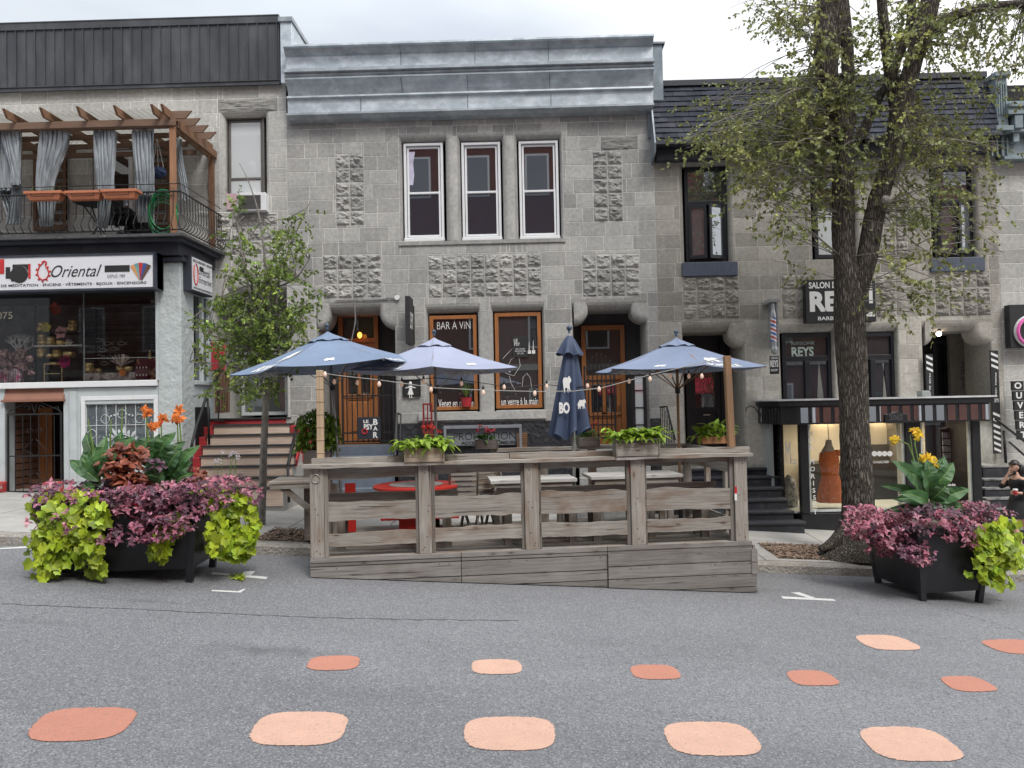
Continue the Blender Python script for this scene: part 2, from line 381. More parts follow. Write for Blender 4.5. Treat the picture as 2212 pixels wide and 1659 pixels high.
def masonry(mb,X0,X1,Z0,Z1,zref,openings,rough,Y,ch=.2895,wmin=.26,wmax=.66,lo=.8,hi=1.12,special=()):
    ops=list(openings)+[s[0] for s in special]+list(rough)
    k=math.floor((Z0-zref)/ch)
    z=zref+k*ch
    while z<Z1:
        c,d=max(z,Z0),min(z+ch,Z1)
        if d-c>.02:
            x=X0
            while x<X1-.01:
                w=ru(wmin,wmax); 
                if X1-x-w<.2: w=X1-x
                rs=[(x,x+w,c,d)]
                for o in ops: rs=clip(rs,o)
                t=ru(lo,hi) if rnd()>.15 else ru(lo-.12,lo)
                for r in rs: block(mb,r,Y,t)
                x+=w
        z+=ch
    for (a,b,c,d) in rough:
        nx=max(1,round((b-a)/.29)); nz=max(1,round((d-c)/ch))
        for i in range(nx):
            for j in range(nz):
                block(mb,(a+(b-a)*i/nx,a+(b-a)*(i+1)/nx,c+(d-c)*j/nz,c+(d-c)*(j+1)/nz),Y,ru(.72,1.05),ru(.6,1.1))
    for s in special: block(mb,s[0],Y,s[1],s[2] if len(s)>2 else 0)
def ropen(mb,x0,x1,z0,z1,Y,depth,rj,rl,tone=.95,n=6):
    L=[]
    for i in range(n+1):
        a=math.pi/2*i/n; ej=rj*(1-math.sin(a)); el=rl*(1-math.sin(a)); yj=Y+rj*(1-math.cos(a)); yl=Y+rl*(1-math.cos(a))
        L.append([(x0-ej,yj,z0),(x0-ej,yl,z1+el),(x1+ej,yl,z1+el),(x1+ej,yj,z0)])
    L.append([(x0,Y+depth,z0),(x0,Y+depth,z1),(x1,Y+depth,z1),(x1,Y+depth,z0)])
    vs=[p for l in L for p in l]; fs=[]
    for i in range(len(L)-1):
        for k in range(3): fs.append((i*4+k,(i+1)*4+k,(i+1)*4+k+1,i*4+k+1))
    mb.add(vs,fs,tone)
def corbel(mb,xj,xi,zt,zb,Y,depth,tone=1.0,r=.11):
    "cushion-shaped corbel in the corner of a doorway: xj at the jamb, xi the inner nose"
    s=1 if xi>xj else -1; w=abs(xi-xj); h=zt-zb; pts=[(xj,zt),(xi,zt)]
    zc=zb+min(h*.6,w*1.3)
    for i in range(9):
        a=math.pi/2*i/8; pts.append((xj+s*w*math.cos(a),zc-(zc-zb)*math.sin(a)))
    cx,cz=xj,zt; L=[]
    for i in range(6):
        a=math.pi/2*i/5; e=1-(r/max(w,h)*1.3)*(1-math.sin(a)); L.append((e,Y-.015+r*(1-math.cos(a))))
    L.append((1,Y+depth)); n=len(pts); vs=[];fs=[]
    for e,y in L:
        for (x,z) in pts: vs.append((cx+(x-cx)*e,y,cz+(z-cz)*e))
    fs.append(tuple(range(n)) if s>0 else tuple(range(n)))
    for i in range(len(L)-1):
        for k in range(n): k2=(k+1)%n; fs.append((i*n+k,(i+1)*n+k,(i+1)*n+k2,i*n+k2))
    mb.add(vs,fs,tone)
def pil(mb,x0,x1,z0,z1,yf,yb,r,tone=1.0,taper=0):
    pts=[(x0,yb)]
    for i in range(6): a=math.pi/2*i/5; pts.append((x0+r*(1-math.cos(a)),yf+r*(1-math.sin(a))))
    for i in range(6): a=math.pi/2*(1-i/5); pts.append((x1-r*(1-math.cos(a)),yf+r*(1-math.sin(a))))
    pts.append((x1,yb)); mb.zprism(pts,z0,z1,tone)
def frame(mb,X0,X1,Z0,Z1,Y,t,d,tone=1.0):
    mb.box(X0,X0+t,Y,Y+d,Z0,Z1,tone); mb.box(X1-t,X1,Y,Y+d,Z0,Z1,tone)
    mb.box(X0+t,X1-t,Y+.002,Y+d,Z1-t,Z1,tone); mb.box(X0+t,X1-t,Y+.002,Y+d,Z0,Z0+t,tone)
def sash(parent,px,Y,matf,matp,t=.055,label=None,matp2=None,mid=.48):
    "double-hung window: frame > upper pane, lower pane"
    X0,X1,Z0,Z1=R4(*px,Y); m=MB(); frame(m,X0,X1,Z0,Z1,Y,t,.12)
    zm=Z0+(Z1-Z0)*mid; i=t+.012
    frame(m,X0+i,X1-i,zm-.012,Z1-i,Y+.045,.04,.05); frame(m,X0+i,X1-i,Z0+i,zm+.035,Y+.025,.04,.05)
    m.box(X0-.012,X1+.012,Y-.03,Y+.05,Z0-.03,Z0+.03)
    w=m.build('window',matf,parent,bev=.004)
    if label: w['label']=label
    j=i+.04
    p=MB(); p.quad((X0+j,Y+.07,zm+.03),(X1-j,Y+.07,zm+.03),(X1-j,Y+.07,Z1-j),(X0+j,Y+.07,Z1-j)); p.build('pane',matp,w)
    p=MB(); p.quad((X0+j,Y+.05,Z0+j),(X1-j,Y+.05,Z0+j),(X1-j,Y+.05,zm),(X0+j,Y+.05,zm)); p.build('pane',matp2 or matp,w)
    return w
# ---------------------------------------------------------------- ground, road, pavement
def struct(o,label=None): o['kind']='structure'; return o
def sheet(name,x0,x1,y0,y1,zf,mat,nx=1,ny=1):
    m=MB(); vs=[];fs=[]
    for j in range(ny+1):
        for i in range(nx+1):
            x=x0+(x1-x0)*i/nx; ya=y0(x) if callable(y0) else y0; yb=y1(x) if callable(y1) else y1; y=ya+(yb-ya)*j/ny; vs.append((x,y,zf(x,y)))
    for j in range(ny):
        for i in range(nx):
            k=j*(nx+1)+i; fs.append((k,k+1,k+nx+2,k+nx+1))
    m.add(vs,fs); return struct(m.build(name,mat))
EARTH=M('earth',(.12,.10,.08),.95,.3,1)
sheet('ground',-300,300,-250,300,lambda x,y:-.078*x-.12,EARTH)
def asphalt():
    m,N=newmat('asphalt'); tc=N.n('ShaderNodeTexCoord'); co=tc.outputs['Object']
    def nz(s,d=3,sc=(1,1,1),r=.6):
        mp=N.n('ShaderNodeMapping'); mp.inputs['Scale'].default_value=sc; N.l(co,mp.inputs[0])
        n=N.n('ShaderNodeTexNoise'); n.inputs['Scale'].default_value=s; n.inputs['Detail'].default_value=d; n.inputs['Roughness'].default_value=r; N.l(mp.outputs[0],n.inputs[0]); return n.outputs[0]
    c=mixc(N,ramp(N,nz(.28,6,(.6,1.3,1)),.42,.58),(.215,.218,.232),(.165,.168,.18))
    c=mixc(N,ramp(N,nz(1.1,5,(.35,1.2,1)),.58,.75,0,.35),c,(.12,.12,.125))
    vo=N.n('ShaderNodeTexVoronoi'); vo.inputs['Scale'].default_value=88; N.l(co,vo.inputs[0])
    sx=N.n('ShaderNodeSeparateColor'); N.l(vo.outputs['Color'],sx.inputs[0])
    c=mixc(N,ramp(N,sx.outputs[0],.66,.9,0,.55),c,(.40,.40,.39)); c=mixc(N,ramp(N,sx.outputs[1],.66,.9,0,.7),c,(.065,.065,.07))
    c=mixc(N,ramp(N,nz(45,3),.35,.65,0,.35),c,(.14,.14,.145))
    # oil stain and tyre-polished lanes where the street has them
    def spot(px,py,rx,ry,f):
        nonlocal c
        g=G(px,py); mp=N.n('ShaderNodeMapping'); mp.inputs['Location'].default_value=(-(g.x-RO[0])/rx,-(g.y-RO[1])/ry,0); mp.inputs['Scale'].default_value=(1/rx,1/ry,0); N.l(co,mp.inputs[0])
        le=N.n('ShaderNodeVectorMath',operation='LENGTH'); N.l(mp.outputs[0],le.inputs[0]); ad_=N.n('ShaderNodeMath',operation='ADD'); N.l(le.outputs['Value'],ad_.inputs[0]); N.l(ramp(N,nz(3.0,4),.3,.7,-.5,.5),ad_.inputs[1])
        c=mixc(N,ramp(N,ad_.outputs[0],.2,1.1,f,0),c,(.07,.07,.075))
    spot(560,1405,.62,.16,.55); spot(330,1300,.5,.07,.4); spot(1500,1420,.8,.12,.15); spot(90,1345,.5,.1,.25); spot(760,1500,.9,.2,.12)
    c=mixc(N,ramp(N,nz(7,4,(1,3,1)),.66,.74,0,.45),c,(.08,.08,.085))
    b=N.n('ShaderNodeBsdfPrincipled'); b.inputs['Roughness'].default_value=.8; b.inputs['Specular IOR Level'].default_value=.35; N.l(c,b.inputs['Base Color'])
    bp=N.n('ShaderNodeBump'); bp.inputs['Strength'].default_value=.6; bp.inputs['Distance'].default_value=.006; N.l(vo.outputs['Distance'],bp.inputs['Height']); N.l(bp.outputs[0],b.inputs['Normal'])
    o=N.n('ShaderNodeOutputMaterial'); N.l(b.outputs[0],o.inputs[0]); return m
RO=(0,(-3.2+YK(80))/2)
ASPH=asphalt()
sheet('road',-80,80,-3.2,YK,lambda x,y:-.078*x,ASPH,40,1)
# far side pavement (behind the camera)
sheet('far_pavement',-60,60,-7,-3.2,lambda x,y:-.078*x+.14,CONC,20,1)
# kerb
m=MB(); n=120; xs=[-40+80*i/n for i in range(n+1)]; vs=[]
for x in xs:
    j=ru(-.008,.008); z=-.078*x
    vs+=[(x,YK(x)+j,z-.1),(x,YK(x)+j,z+.115),(x,YK(x)+.03+j,z+.15+ru(-.006,.006)),(x,YK(x)+.16,z+.152),(x,YK(x)+.16,z+.1)]
m.add(vs,[(i*5+k,(i+1)*5+k,(i+1)*5+k+1,i*5+k+1) for i in range(n) for k in range(4)])
struct(m.build('kerb',CONCK))
# sidewalk: slabs with open joints above a base
PITS=[(-3.9,-1.2,.22,1.15),(3.75,6.9,.3,1.35)]
sheet('pavement_base',-40,40,lambda x:YK(x)+.15,15.6,lambda x,y:zs(x,y)-.018,M('joint_dirt',(.10,.09,.08),.95),80,4)
m=MB()
x=-40.0
while x<40:
    w=1.45; segs=[(.165,1.62),(1.62,3.1),(3.1,4.7)]
    for (a,b) in segs:
        g=.008; x0,x1=x+g,x+w-g
        rects=[(x0,x1,a+g,b-g)]
        for (p0,p1,q0,q1) in PITS: rects=clip(rects,(p0,p1,q0,q1))
        t=ru(.88,1.08)
        for (c,d,e,f) in rects:
            if d-c<.02 or f-e<.02: continue
            ys=[YK(c)+e,YK(d)+e,YK(d)+f,YK(c)+f]; X4=[c,d,d,c]
            ys=[min(v,15.6) for v in ys]
            if ys[2]-ys[1]<.02: continue
            m.add([(X4[i],ys[i],zs(X4[i],ys[i])+.004) for i in range(4)],[(0,1,2,3)],t)
            m.add([(X4[i],ys[i],zs(X4[i],ys[i])+.004) for i in (0,1)]+[(X4[i],ys[i],zs(X4[i],ys[i])-.02) for i in (1,0)],[(0,3,2,1)],t)
    x+=w
struct(m.build('sidewalk',CONC))
# mulch in the tree pits
MULCH=M('wood_chips',(.20,.13,.09),.95,.5,30,(.33,.25,.19),40,(.45,.6))
for k,(p0,p1,q0,q1) in enumerate(PITS):
    m=MB()
    nx,ny=24,10; vs=[]
    for j in range(ny+1):
        for i in range(nx+1):
            X=p0+(p1-p0)*i/nx; Y=YK(X)+q0+(q1-q0)*j/ny; vs.append((X,Y,zs(X,Y)-.006+ru(0,.02)))
    m.add(vs,[(j*(nx+1)+i,j*(nx+1)+i+1,(j+1)*(nx+1)+i+1,(j+1)*(nx+1)+i) for j in range(ny) for i in range(nx)],.7)
    for i in range(5200):
        X=ru(p0,p1); Y=YK(X)+ru(q0,q1); z=zs(X,Y)+ru(0.005,.03); a=ru(0,3.14); l=ru(.015,.05); w=ru(.005,.012)
        d=Vector((math.cos(a)*l,math.sin(a)*l,ru(-.4,.4)*l)); e=Vector((-math.sin(a)*w,math.cos(a)*w,ru(-.3,.3)*w)); c=Vector((X,Y,z))
        m.quad(c-d-e,c+d-e,c+d+e,c-d+e,ru(.5,1.5))
    o=m.build('mulch',MULCH); o['kind']='stuff'; o['label']=('wood chip mulch around the young street tree','wood chip mulch at the foot of the big tree')[k]
# crack lines in the asphalt
TAR=M('crack_filler',(.05,.05,.052),.8,.3,20)
def crack(pts,w):
    m=MB(); P=[]
    for i in range(len(pts)-1):
        a,b=pts[i],pts[i+1]
        for k in range(14): t=k/14; P.append((a[0]+(b[0]-a[0])*t,a[1]+(b[1]-a[1])*t+ru(-1.0,1.0)))
    P.append(pts[-1]); vs=[]
    for x,y in P:
        g=G(x,y,.003); ww=w*ru(.3,1.2); vs+=[(g.x,g.y-ww,g.z),(g.x,g.y+ww,g.z)]
    m.add(vs,[(2*i,2*i+2,2*i+3,2*i+1) for i in range(len(P)-1)]); struct(m.build('road_crack',TAR))
crack([(-60,1300),(0,1304),(220,1313),(430,1322),(690,1334),(900,1338),(1120,1340)],.008)
crack([(1975,1290),(2040,1315),(2110,1335),(2212,1368)],.009)
crack([(1685,1300),(1730,1325)],.005)
# white parking marks
MARK=M('road_paint_white',(.62,.62,.60),.7,.12,20,(.25,.25,.25),30,(.58,.72))
def paint(name,polys,mat,label,group,cat='road marking',h=.004):
    m=MB()
    for pl in polys:
        vs=[G(x,y,h) for x,y in pl]; m.add(vs,[tuple(range(len(vs)))[::-1]])
    o=m.build(name,mat); o['kind']='structure'; o['label']=label; o['group']=group; return o
paint('parking_mark',[[(1687,1288),(1692,1293),(1806,1298),(1800,1294)],[(1708,1280),(1726,1279),(1766,1293),(1752,1293)]],MARK,'white painted T mark on the asphalt to the right of the wooden terrace','white parking marks')
paint('parking_mark',[[(457,1277),(520,1280),(531,1272),(526,1272),(514,1277),(458,1274)]],MARK,'faded white hook mark on the asphalt in front of the large planter','white parking marks')
paint('parking_mark',[[(455,1240),(575,1251),(578,1246),(460,1236)],[(508,1243),(530,1234),(552,1234),(540,1244)]],MARK,'white painted T mark on the asphalt between the large planter and the terrace','white parking marks')
paint('parking_mark',[[(0,1184),(60,1180),(75,1176),(110,1177),(70,1183),(0,1186)]],MARK,'thin white line along the kerb at the left edge','white parking marks')
# painted pink ovals
def blob(cx,cy,n=40):
    return None
def oval(c,label,mat):
    "rounded quadrilateral given by its 4 pixel corners (l, t.. order: TL,TR,BR,BL), superellipse on the ground"
    P=[G(x,y,.005) for x,y in c]; out=[]
    for k in range(180):
        a=2*math.pi*k/180; cu=math.copysign(abs(math.cos(a))**.62,math.cos(a)); sv=math.copysign(abs(math.sin(a))**.62,math.sin(a))
        u=(cu+1)/2; v=(sv+1)/2; j=ru(-.006,.006)
        p=P[0]*(1-u)*(1-v)+P[1]*u*(1-v)+P[2]*u*v+P[3]*(1-u)*v; out.append(p+Vector((j,j,0)))
    m=MB(); m.add(out,[tuple(range(179,-1,-1))]); o=m.build('painted_spot',mat); o['kind']='structure'; o['label']=label; o['group']='pink and coral spots painted on the asphalt'
PK=[M('paint_peach',(.57,.355,.265),.75,.07,5,(.33,.25,.22),34,(.60,.66),fine=.14,fs=130,bump=.5,bs=90),M('paint_coral',(.45,.195,.135),.75,.07,5,(.27,.17,.145),34,(.60,.66),fine=.14,fs=130,bump=.5,bs=90)]
for c,l,k in (
 ([(105,1529),(312,1527),(252,1598),(40,1603)],'large coral spot painted in the lower left corner',1),
 ([(568,1537),(760,1537),(735,1610),(525,1610)],'large peach spot in the near row, second from the left',0),
 ([(1004,1548),(1196,1548),(1202,1621),(1002,1620)],'large peach spot in the near row below the terrace middle',0),
 ([(1424,1559),(1606,1559),(1663,1632),(1456,1632)],'large peach spot in the near row, fourth from the left',0),
 ([(1840,1570),(2010,1569),(2108,1644),(1905,1644)],'large peach spot at the lower right of the near row',0),
 ([(672,1417),(781,1415),(771,1447),(658,1448)],'small coral spot, leftmost of the far row',1),
 ([(1018,1424),(1124,1424),(1130,1456),(1020,1456)],'small peach spot in the far row below the terrace middle',0),
 ([(1357,1436),(1452,1435),(1480,1467),(1372,1467)],'small coral spot in the far row, third from the left',1),
 ([(1692,1448),(1780,1447),(1826,1480),(1718,1481)],'small coral spot in the far row, fourth from the left',1),
 ([(2022,1461),(2106,1459),(2170,1493),(2064,1494)],'small coral spot in the far row near the right edge',1),
 ([(1836,1371),(1936,1371),(2006,1404),(1886,1404)],'peach spot below the right planter',0),
 ([(2104,1382),(2220,1380),(2300,1412),(2172,1413)],'coral spot cut by the right edge of the photo',1)): oval(c,l,PK[k])
# ================================================================ CENTRE BUILDING
zref=W(1000,393.6,FY).z
def RX(px): return R4(*px,FY)
cb=thing('stone_building','grey limestone building with three white windows and galvanised cornice in the middle','building',(W(1015,500,FY).x,FY,0))
cX0=W(621,400,FY).x; cX1=W(1414,400,FY).x; cTop=W(1015,248,FY).z
UW=[(868,963,303,520),(994,1086,301,519),(1118,1211,298,516)]
SW=[(925,1034,675,889),(1066,1173,671,885)]
DR=[(688,853,673,968),(1241,1398,668,968)]
wall=MB(); ops=[]; rj,rl=.05,.13
for p in UW:
    a,b,c,d=RX(p); ops.append((a-rj,b+rj,c,d+rl)); ropen(wall,a,b,c,d,FY,.32,rj,rl,.9)
for p in SW:
    a,b,c,d=RX(p); ops.append((a-rj,b+rj,c,d+.17)); ropen(wall,a,b,c,d,FY,.3,rj,.17,.9)
for p in DR:
    a,b,c,d=RX(p); ops.append((a-.04,b+.04,c-1,d+.2)); ropen(wall,a,b,c-.05,d,FY,1.5,.04,.2,.92)
a,b,c,d=RX((966,992,298,520)); ops.append((a-.1,b+.1,c,d)); pil(wall,a-.02,b+.02,c,d+.03,FY-.03,FY+.3,.13,1.12); 
a,b,c,d=RX((1089,1115,297,519)); ops.append((a-.1,b+.1,c,d)); pil(wall,a-.02,b+.02,c,d+.03,FY-.03,FY+.3,.13,1.12)
a,b,c,d=RX((1036,1064,673,890)); ops.append((a-.06,b+.06,c,d)); pil(wall,a-.02,b+.02,c,d,FY-.01,FY+.28,.06,1.0)
base=RX((621,1414,912,1100)); ops.append((base[0]-1,base[1]+1,base[2],base[3]))
RG=[RX(p) for p in ((725,787,332.5,487),(698,825,550,643.5),(925,1170,550,641),(1258,1382,549,640),(1281,1345,326,478))]
SP=[]
def lint(px,t,rough=0): a,b,c,d=RX(px); return ((a,b,c,d),t,rough)

SP+=[lint((1297,1378,294,324),.62,.25)]
masonry(wall,cX0,cX1,W(1015,912,FY).z,cTop+.1,zref,ops,RG,FY,special=SP,lo=.84,hi=1.1)
# sill course and corbels
a,b,c,d=RX((905,1180,889,906)); wall.box(a,b,FY-.07,FY+.02,c,d,1.1)
a,b,c,d=RX((862,1222,519,529)); wall.box(a,b,FY-.035,FY+.02,c+.02,d,.85)
zt=RX(DR[0])[3]
for (xj,xi,y0,y1) in ((686,714,652,712),(856,820,652,712),(1239,1271,650,700),(1400,1364,650,698)):
    A=W(xj,y0,FY);B=W(xi,y1,FY); corbel(wall,A.x,B.x,A.z-.03,B.z,FY,.55,1.0)
wall.box(cX0,cX1,FY+1.55,FY+1.7,-1,cTop+1.2,.8) if False else None
wo=wall.build('wall',STC,cb)
# back box of the building (gives it depth)
m=MB(); m.box(cX0,cX1,FY+1.75,FY+9,-1,W(1015,110,FY).z,.9); m.box(cX0,cX1,FY+.36,FY+1.75,W(1015,645,FY).z,W(1015,620,FY).z); m.box(cX0,cX1,FY+.42,FY+1.75,W(1015,250,FY).z,W(1015,130,FY).z); m.build('building_core',DARKIN,cb)
# dark painted base
m=MB(); d0=RX(DR[0]); d1=RX(DR[1]); bt=W(1015,912,FY).z
for (x0,x1) in ((cX0,d0[0]-.04),(d0[1]+.04,d1[0]-.04),(d1[1]+.04,cX1)): m.box(x0,x1,FY-.02,FY+.25,-1,bt)
m.build('base_course',M('black_stone_paint',(.022,.023,.028),.5,.4,9,(.045,.045,.05),6,bump=.9,bs=14,bdist=.03),cb)
# windows
W1=sash(cb,(873,958,309,518),FY+.09,VINYL,PANE,.05,matp2=PANEL,label='white sash window with a strip of curtain'); sash(cb,(998,1082,307,516),FY+.09,VINYL,PANE,.05,matp2=PANEL); sash(cb,(1122,1207,304,514),FY+.09,VINYL,PANE,.05,matp2=PANEL)
# curtain strip and slatted blind seen in the left window
a,b,c,d=R4(881,894,328,400,FY+.15); m=MB(); m.add([(a,FY+.152,c),(a+.1,FY+.152,c),(a+.13,FY+.152,c+.2),(a+.11,FY+.152,c+.45),(b+.03,FY+.152,d),(a,FY+.152,d)],[(0,1,2,3,4,5)]); m.build('curtain',M('lilac_curtain',(.5,.48,.6),.8),W1)
# cornice
CXL=W(617,170,FY-.3).x; CXR=W(1412,165,FY-.3).x
prof=[(98,.46),(102,.46),(103.5,.40),(113,.34),(115,.28),(147,.27),(147.6,.42),(154,.42),(156,.36),(160,.38),(163,.34),(165,.37),(168,.37),(169,.33),(176,.24),(186,.16),(197,.14),(199,.25),(203,.26),(206,.2),(236,.19),(236.6,.28),(241,.28),(247,.16),(250,.05)]
pts=[]
for yp,pr in prof:
    pts.append((FY-pr,W(1015,yp,FY-.2).z))
poly=pts+[(FY+.1,pts[-1][1]),(FY+.1,pts[0][1])]
m=MB(); n=len(poly)
vs=[(CXL,y,z) for y,z in poly]+[(CXR,y,z) for y,z in poly]; m.add(vs,[tuple(range(n)),tuple(range(2*n-1,n-1,-1))])
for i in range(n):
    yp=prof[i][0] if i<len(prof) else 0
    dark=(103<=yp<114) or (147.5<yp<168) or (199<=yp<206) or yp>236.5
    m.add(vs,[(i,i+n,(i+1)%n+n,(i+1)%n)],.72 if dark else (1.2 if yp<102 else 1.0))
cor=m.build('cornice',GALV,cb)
m=MB()
for rowp,xs in (((103,147),(867,1026,1184)),((169,198),(868,1010,1187)),((206,236),(779,1010,1190))):
    for x in xs:
        i0=min(range(len(prof)),key=lambda i:abs(prof[i][0]-rowp[0])); i1=min(range(len(prof)),key=lambda i:abs(prof[i][0]-rowp[1]))
        X=W(x,rowp[0],FY-.2).x
        for i in range(i0,i1):
            (ya,za),(yb,zb)=pts[i],pts[i+1]; m.bar((X,ya-.004,za),(X,yb-.004,zb),.014,.012,(0,1,0))
m.build('cornice_seam',GALVD,cb,split=True)
m=MB(); m.box(CXR-.1,CXR+.22,FY-.1,FY+4,W(1415,300,FY).z,W(1415,101,FY).z); m.box(CXR-.1,CXR+.27,FY-.14,FY+4,W(1415,101,FY).z,W(1415,97,FY).z); m.build('party_wall',GALVD,cb)
# shop windows: orange-brown wood frames, interior behind glass
SHB=M('smoky_interior',(.07,.075,.08),.8,.3,3)
for k,p in enumerate(((929,1031,681,886),(1070,1170,675,882))):
    X0,X1,Z0,Z1=R4(*p,FY+.1); m=MB(); frame(m,X0,X1,Z0,Z1,FY+.1,.075,.1); w=m.build('shop_window',VARN,cb,bev=.006)
    g=MB(); g.quad((X0+.075,FY+.15,Z0+.075),(X1-.075,FY+.15,Z0+.075),(X1-.075,FY+.15,Z1-.075),(X0+.075,FY+.15,Z1-.075)); g.build('pane',mirror_pane('shop_pane',(.018,.019,.021),.16) if k==0 else mirror_pane('shop_pane_b',(.035,.038,.04),.16),w)
    t=MB()
    yy=FY+.146
    if k==0:
        t.textpx('BAR À ViN',944,1016,690,711,yy,bold=-.012); t.textpx('Venez en discuter',947,1028,862,880,yy,bold=.006)
    else:
        t.textpx('un verre à la main',1083,1163,859,875,yy,bold=.006)
        # hand-painted glass ornament
        for pts_ in ([(1086,775),(1098,762),(1108,752),(1120,768),(1124,790),(1110,812),(1092,806),(1086,785)],[(1100,812),(1104,828),(1112,842)],[(1128,835),(1130,815),(1138,806),(1146,818),(1148,838)],[(1118,768),(1104,776),(1098,790),(1108,800)]):
            t.tube([W(x,y,yy-.002) for x,y in pts_],.004,4)
    t.build('lettering',LETW,w)
# small poster with writing in the second window
def sign(name,label,cat,px,Y,d,mat,texts,lmat=LETW,extra=None,group=None,frame_mat=None,ft=.02,bev=.004):
    X0,X1,Z0,Z1=R4(*px,Y); t=thing(name,label,cat,((X0+X1)/2,Y+d,Z0),group)
    m=MB(); m.box(X0,X1,Y,Y+d,Z0,Z1); m.build('panel',mat,t,bev=bev)
    if frame_mat: f=MB(); frame(f,X0-.004,X1+.004,Z0-.004,Z1+.004,Y-.012,ft,d+.01); f.build('frame',frame_mat,t)
    m=MB()
    for tx in texts: m.textpx(tx[0],*tx[1:5],Y-.004,bold=tx[5] if len(tx)>5 else .01)
    m.build('lettering',lmat,t)
    if extra: extra(t,X0,X1,Z0,Z1,Y)
    return t
BLK=M('black_board',(.018,.018,.02),.6,.15,8); NVB=M('navy_board',(.02,.024,.034),.6,.15,8)
sign('poster','small black poster with handwriting inside the second shop window','poster',(1107,1140,727,772),FY+.125,.006,BLK,[('LE',1110,1118,732,739),('PSY',1111,1123,740,747),('BAR À PENSÉES',1114,1134,752,755),('VINS COCKTAILS',1112,1136,757,760),('ET CIE',1118,1131,762,765)])
m=MB(); 
for (x,y) in ((1143,750),(1152,747)): m.tube([W(x,y+8,FY+.14),W(x,y-12,FY+.14)],[.012,.003],6)
m.boxpx(1140,1147,757,764,FY+.14,.004); m.boxpx(1149,1156,756,764,FY+.14,.004); tag(m.build('window_sticker',LETW),'white glass-shaped stickers beside the small poster in the window','sticker')
# plants standing inside the two shop windows
def spiky(name,label,X,Y,Z,h,n,mat,pot,pr,spread=.5,lw=.012):
    t=thing(name,label,'potted plant',(X,Y,Z)); m=MB(); m.lathe((X,Y,Z),[(pr*.75,0),(pr,.9*pr*1.6),(pr*1.1,pr*1.6),(pr*.9,pr*1.55)],14); m.build('pot',pot,t,smooth=False)
    l=MB()
    for i in range(n):
        a=ru(0,6.28); s=ru(.2,1)*spread; p0=Vector((X,Y,Z+pr*1.5)); pts=[]
        for k in range(6):
            q=k/5; pts.append(p0+Vector((math.cos(a)*s*q*h,math.sin(a)*s*q*h*.6,h*(q-.55*q*q*(s/ spread)))))
        sd=Vector((-math.sin(a),math.cos(a),0))*lw
        for k in range(5): l.quad(pts[k]-sd*(1-k/5),pts[k]+sd*(1-k/5),pts[k+1]+sd*(1-(k+1)/5),pts[k+1]-sd*(1-(k+1)/5),ru(.7,1.3))
    l.build('leaves',mat,t); return t
LGRN=M('leaf_pale_green',(.14,.24,.05),.5,.3,20,trans=.3)
q=W(1008,886-6,FY+.13)
spiky('potted_plant','spiky plant in a red pot in the left bar window',q.x,FY+.06,R4(*SW[0],FY)[2]+.09,.42,26,LGRN,M('red_pot',(.4,.03,.04),.4),.12,.6)
# ---- bar doorway (left)
def porch(px,Yb,floor_y,matw,cb):
    a,b,c,d=RX(px); zf=W((px[0]+px[1])/2,floor_y,FY).z
    m=MB(); m.box(a-.1,b+.1,FY+.3,FY+Yb+.3,zf-.12,zf,1); m.box(a-.14,a-.005,FY+.2,FY+Yb,zf,d+.1); m.box(b+.005,b+.14,FY+.2,FY+Yb,zf,d+.1); m.box(a-.1,b+.1,FY+.25,FY+Yb,d+.003,d+.1); m.build('porch',matw,cb); return a,b,zf,d
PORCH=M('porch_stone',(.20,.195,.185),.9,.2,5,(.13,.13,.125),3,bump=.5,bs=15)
a,b,zf,d=porch(DR[0],1.45,964,PORCH,cb)
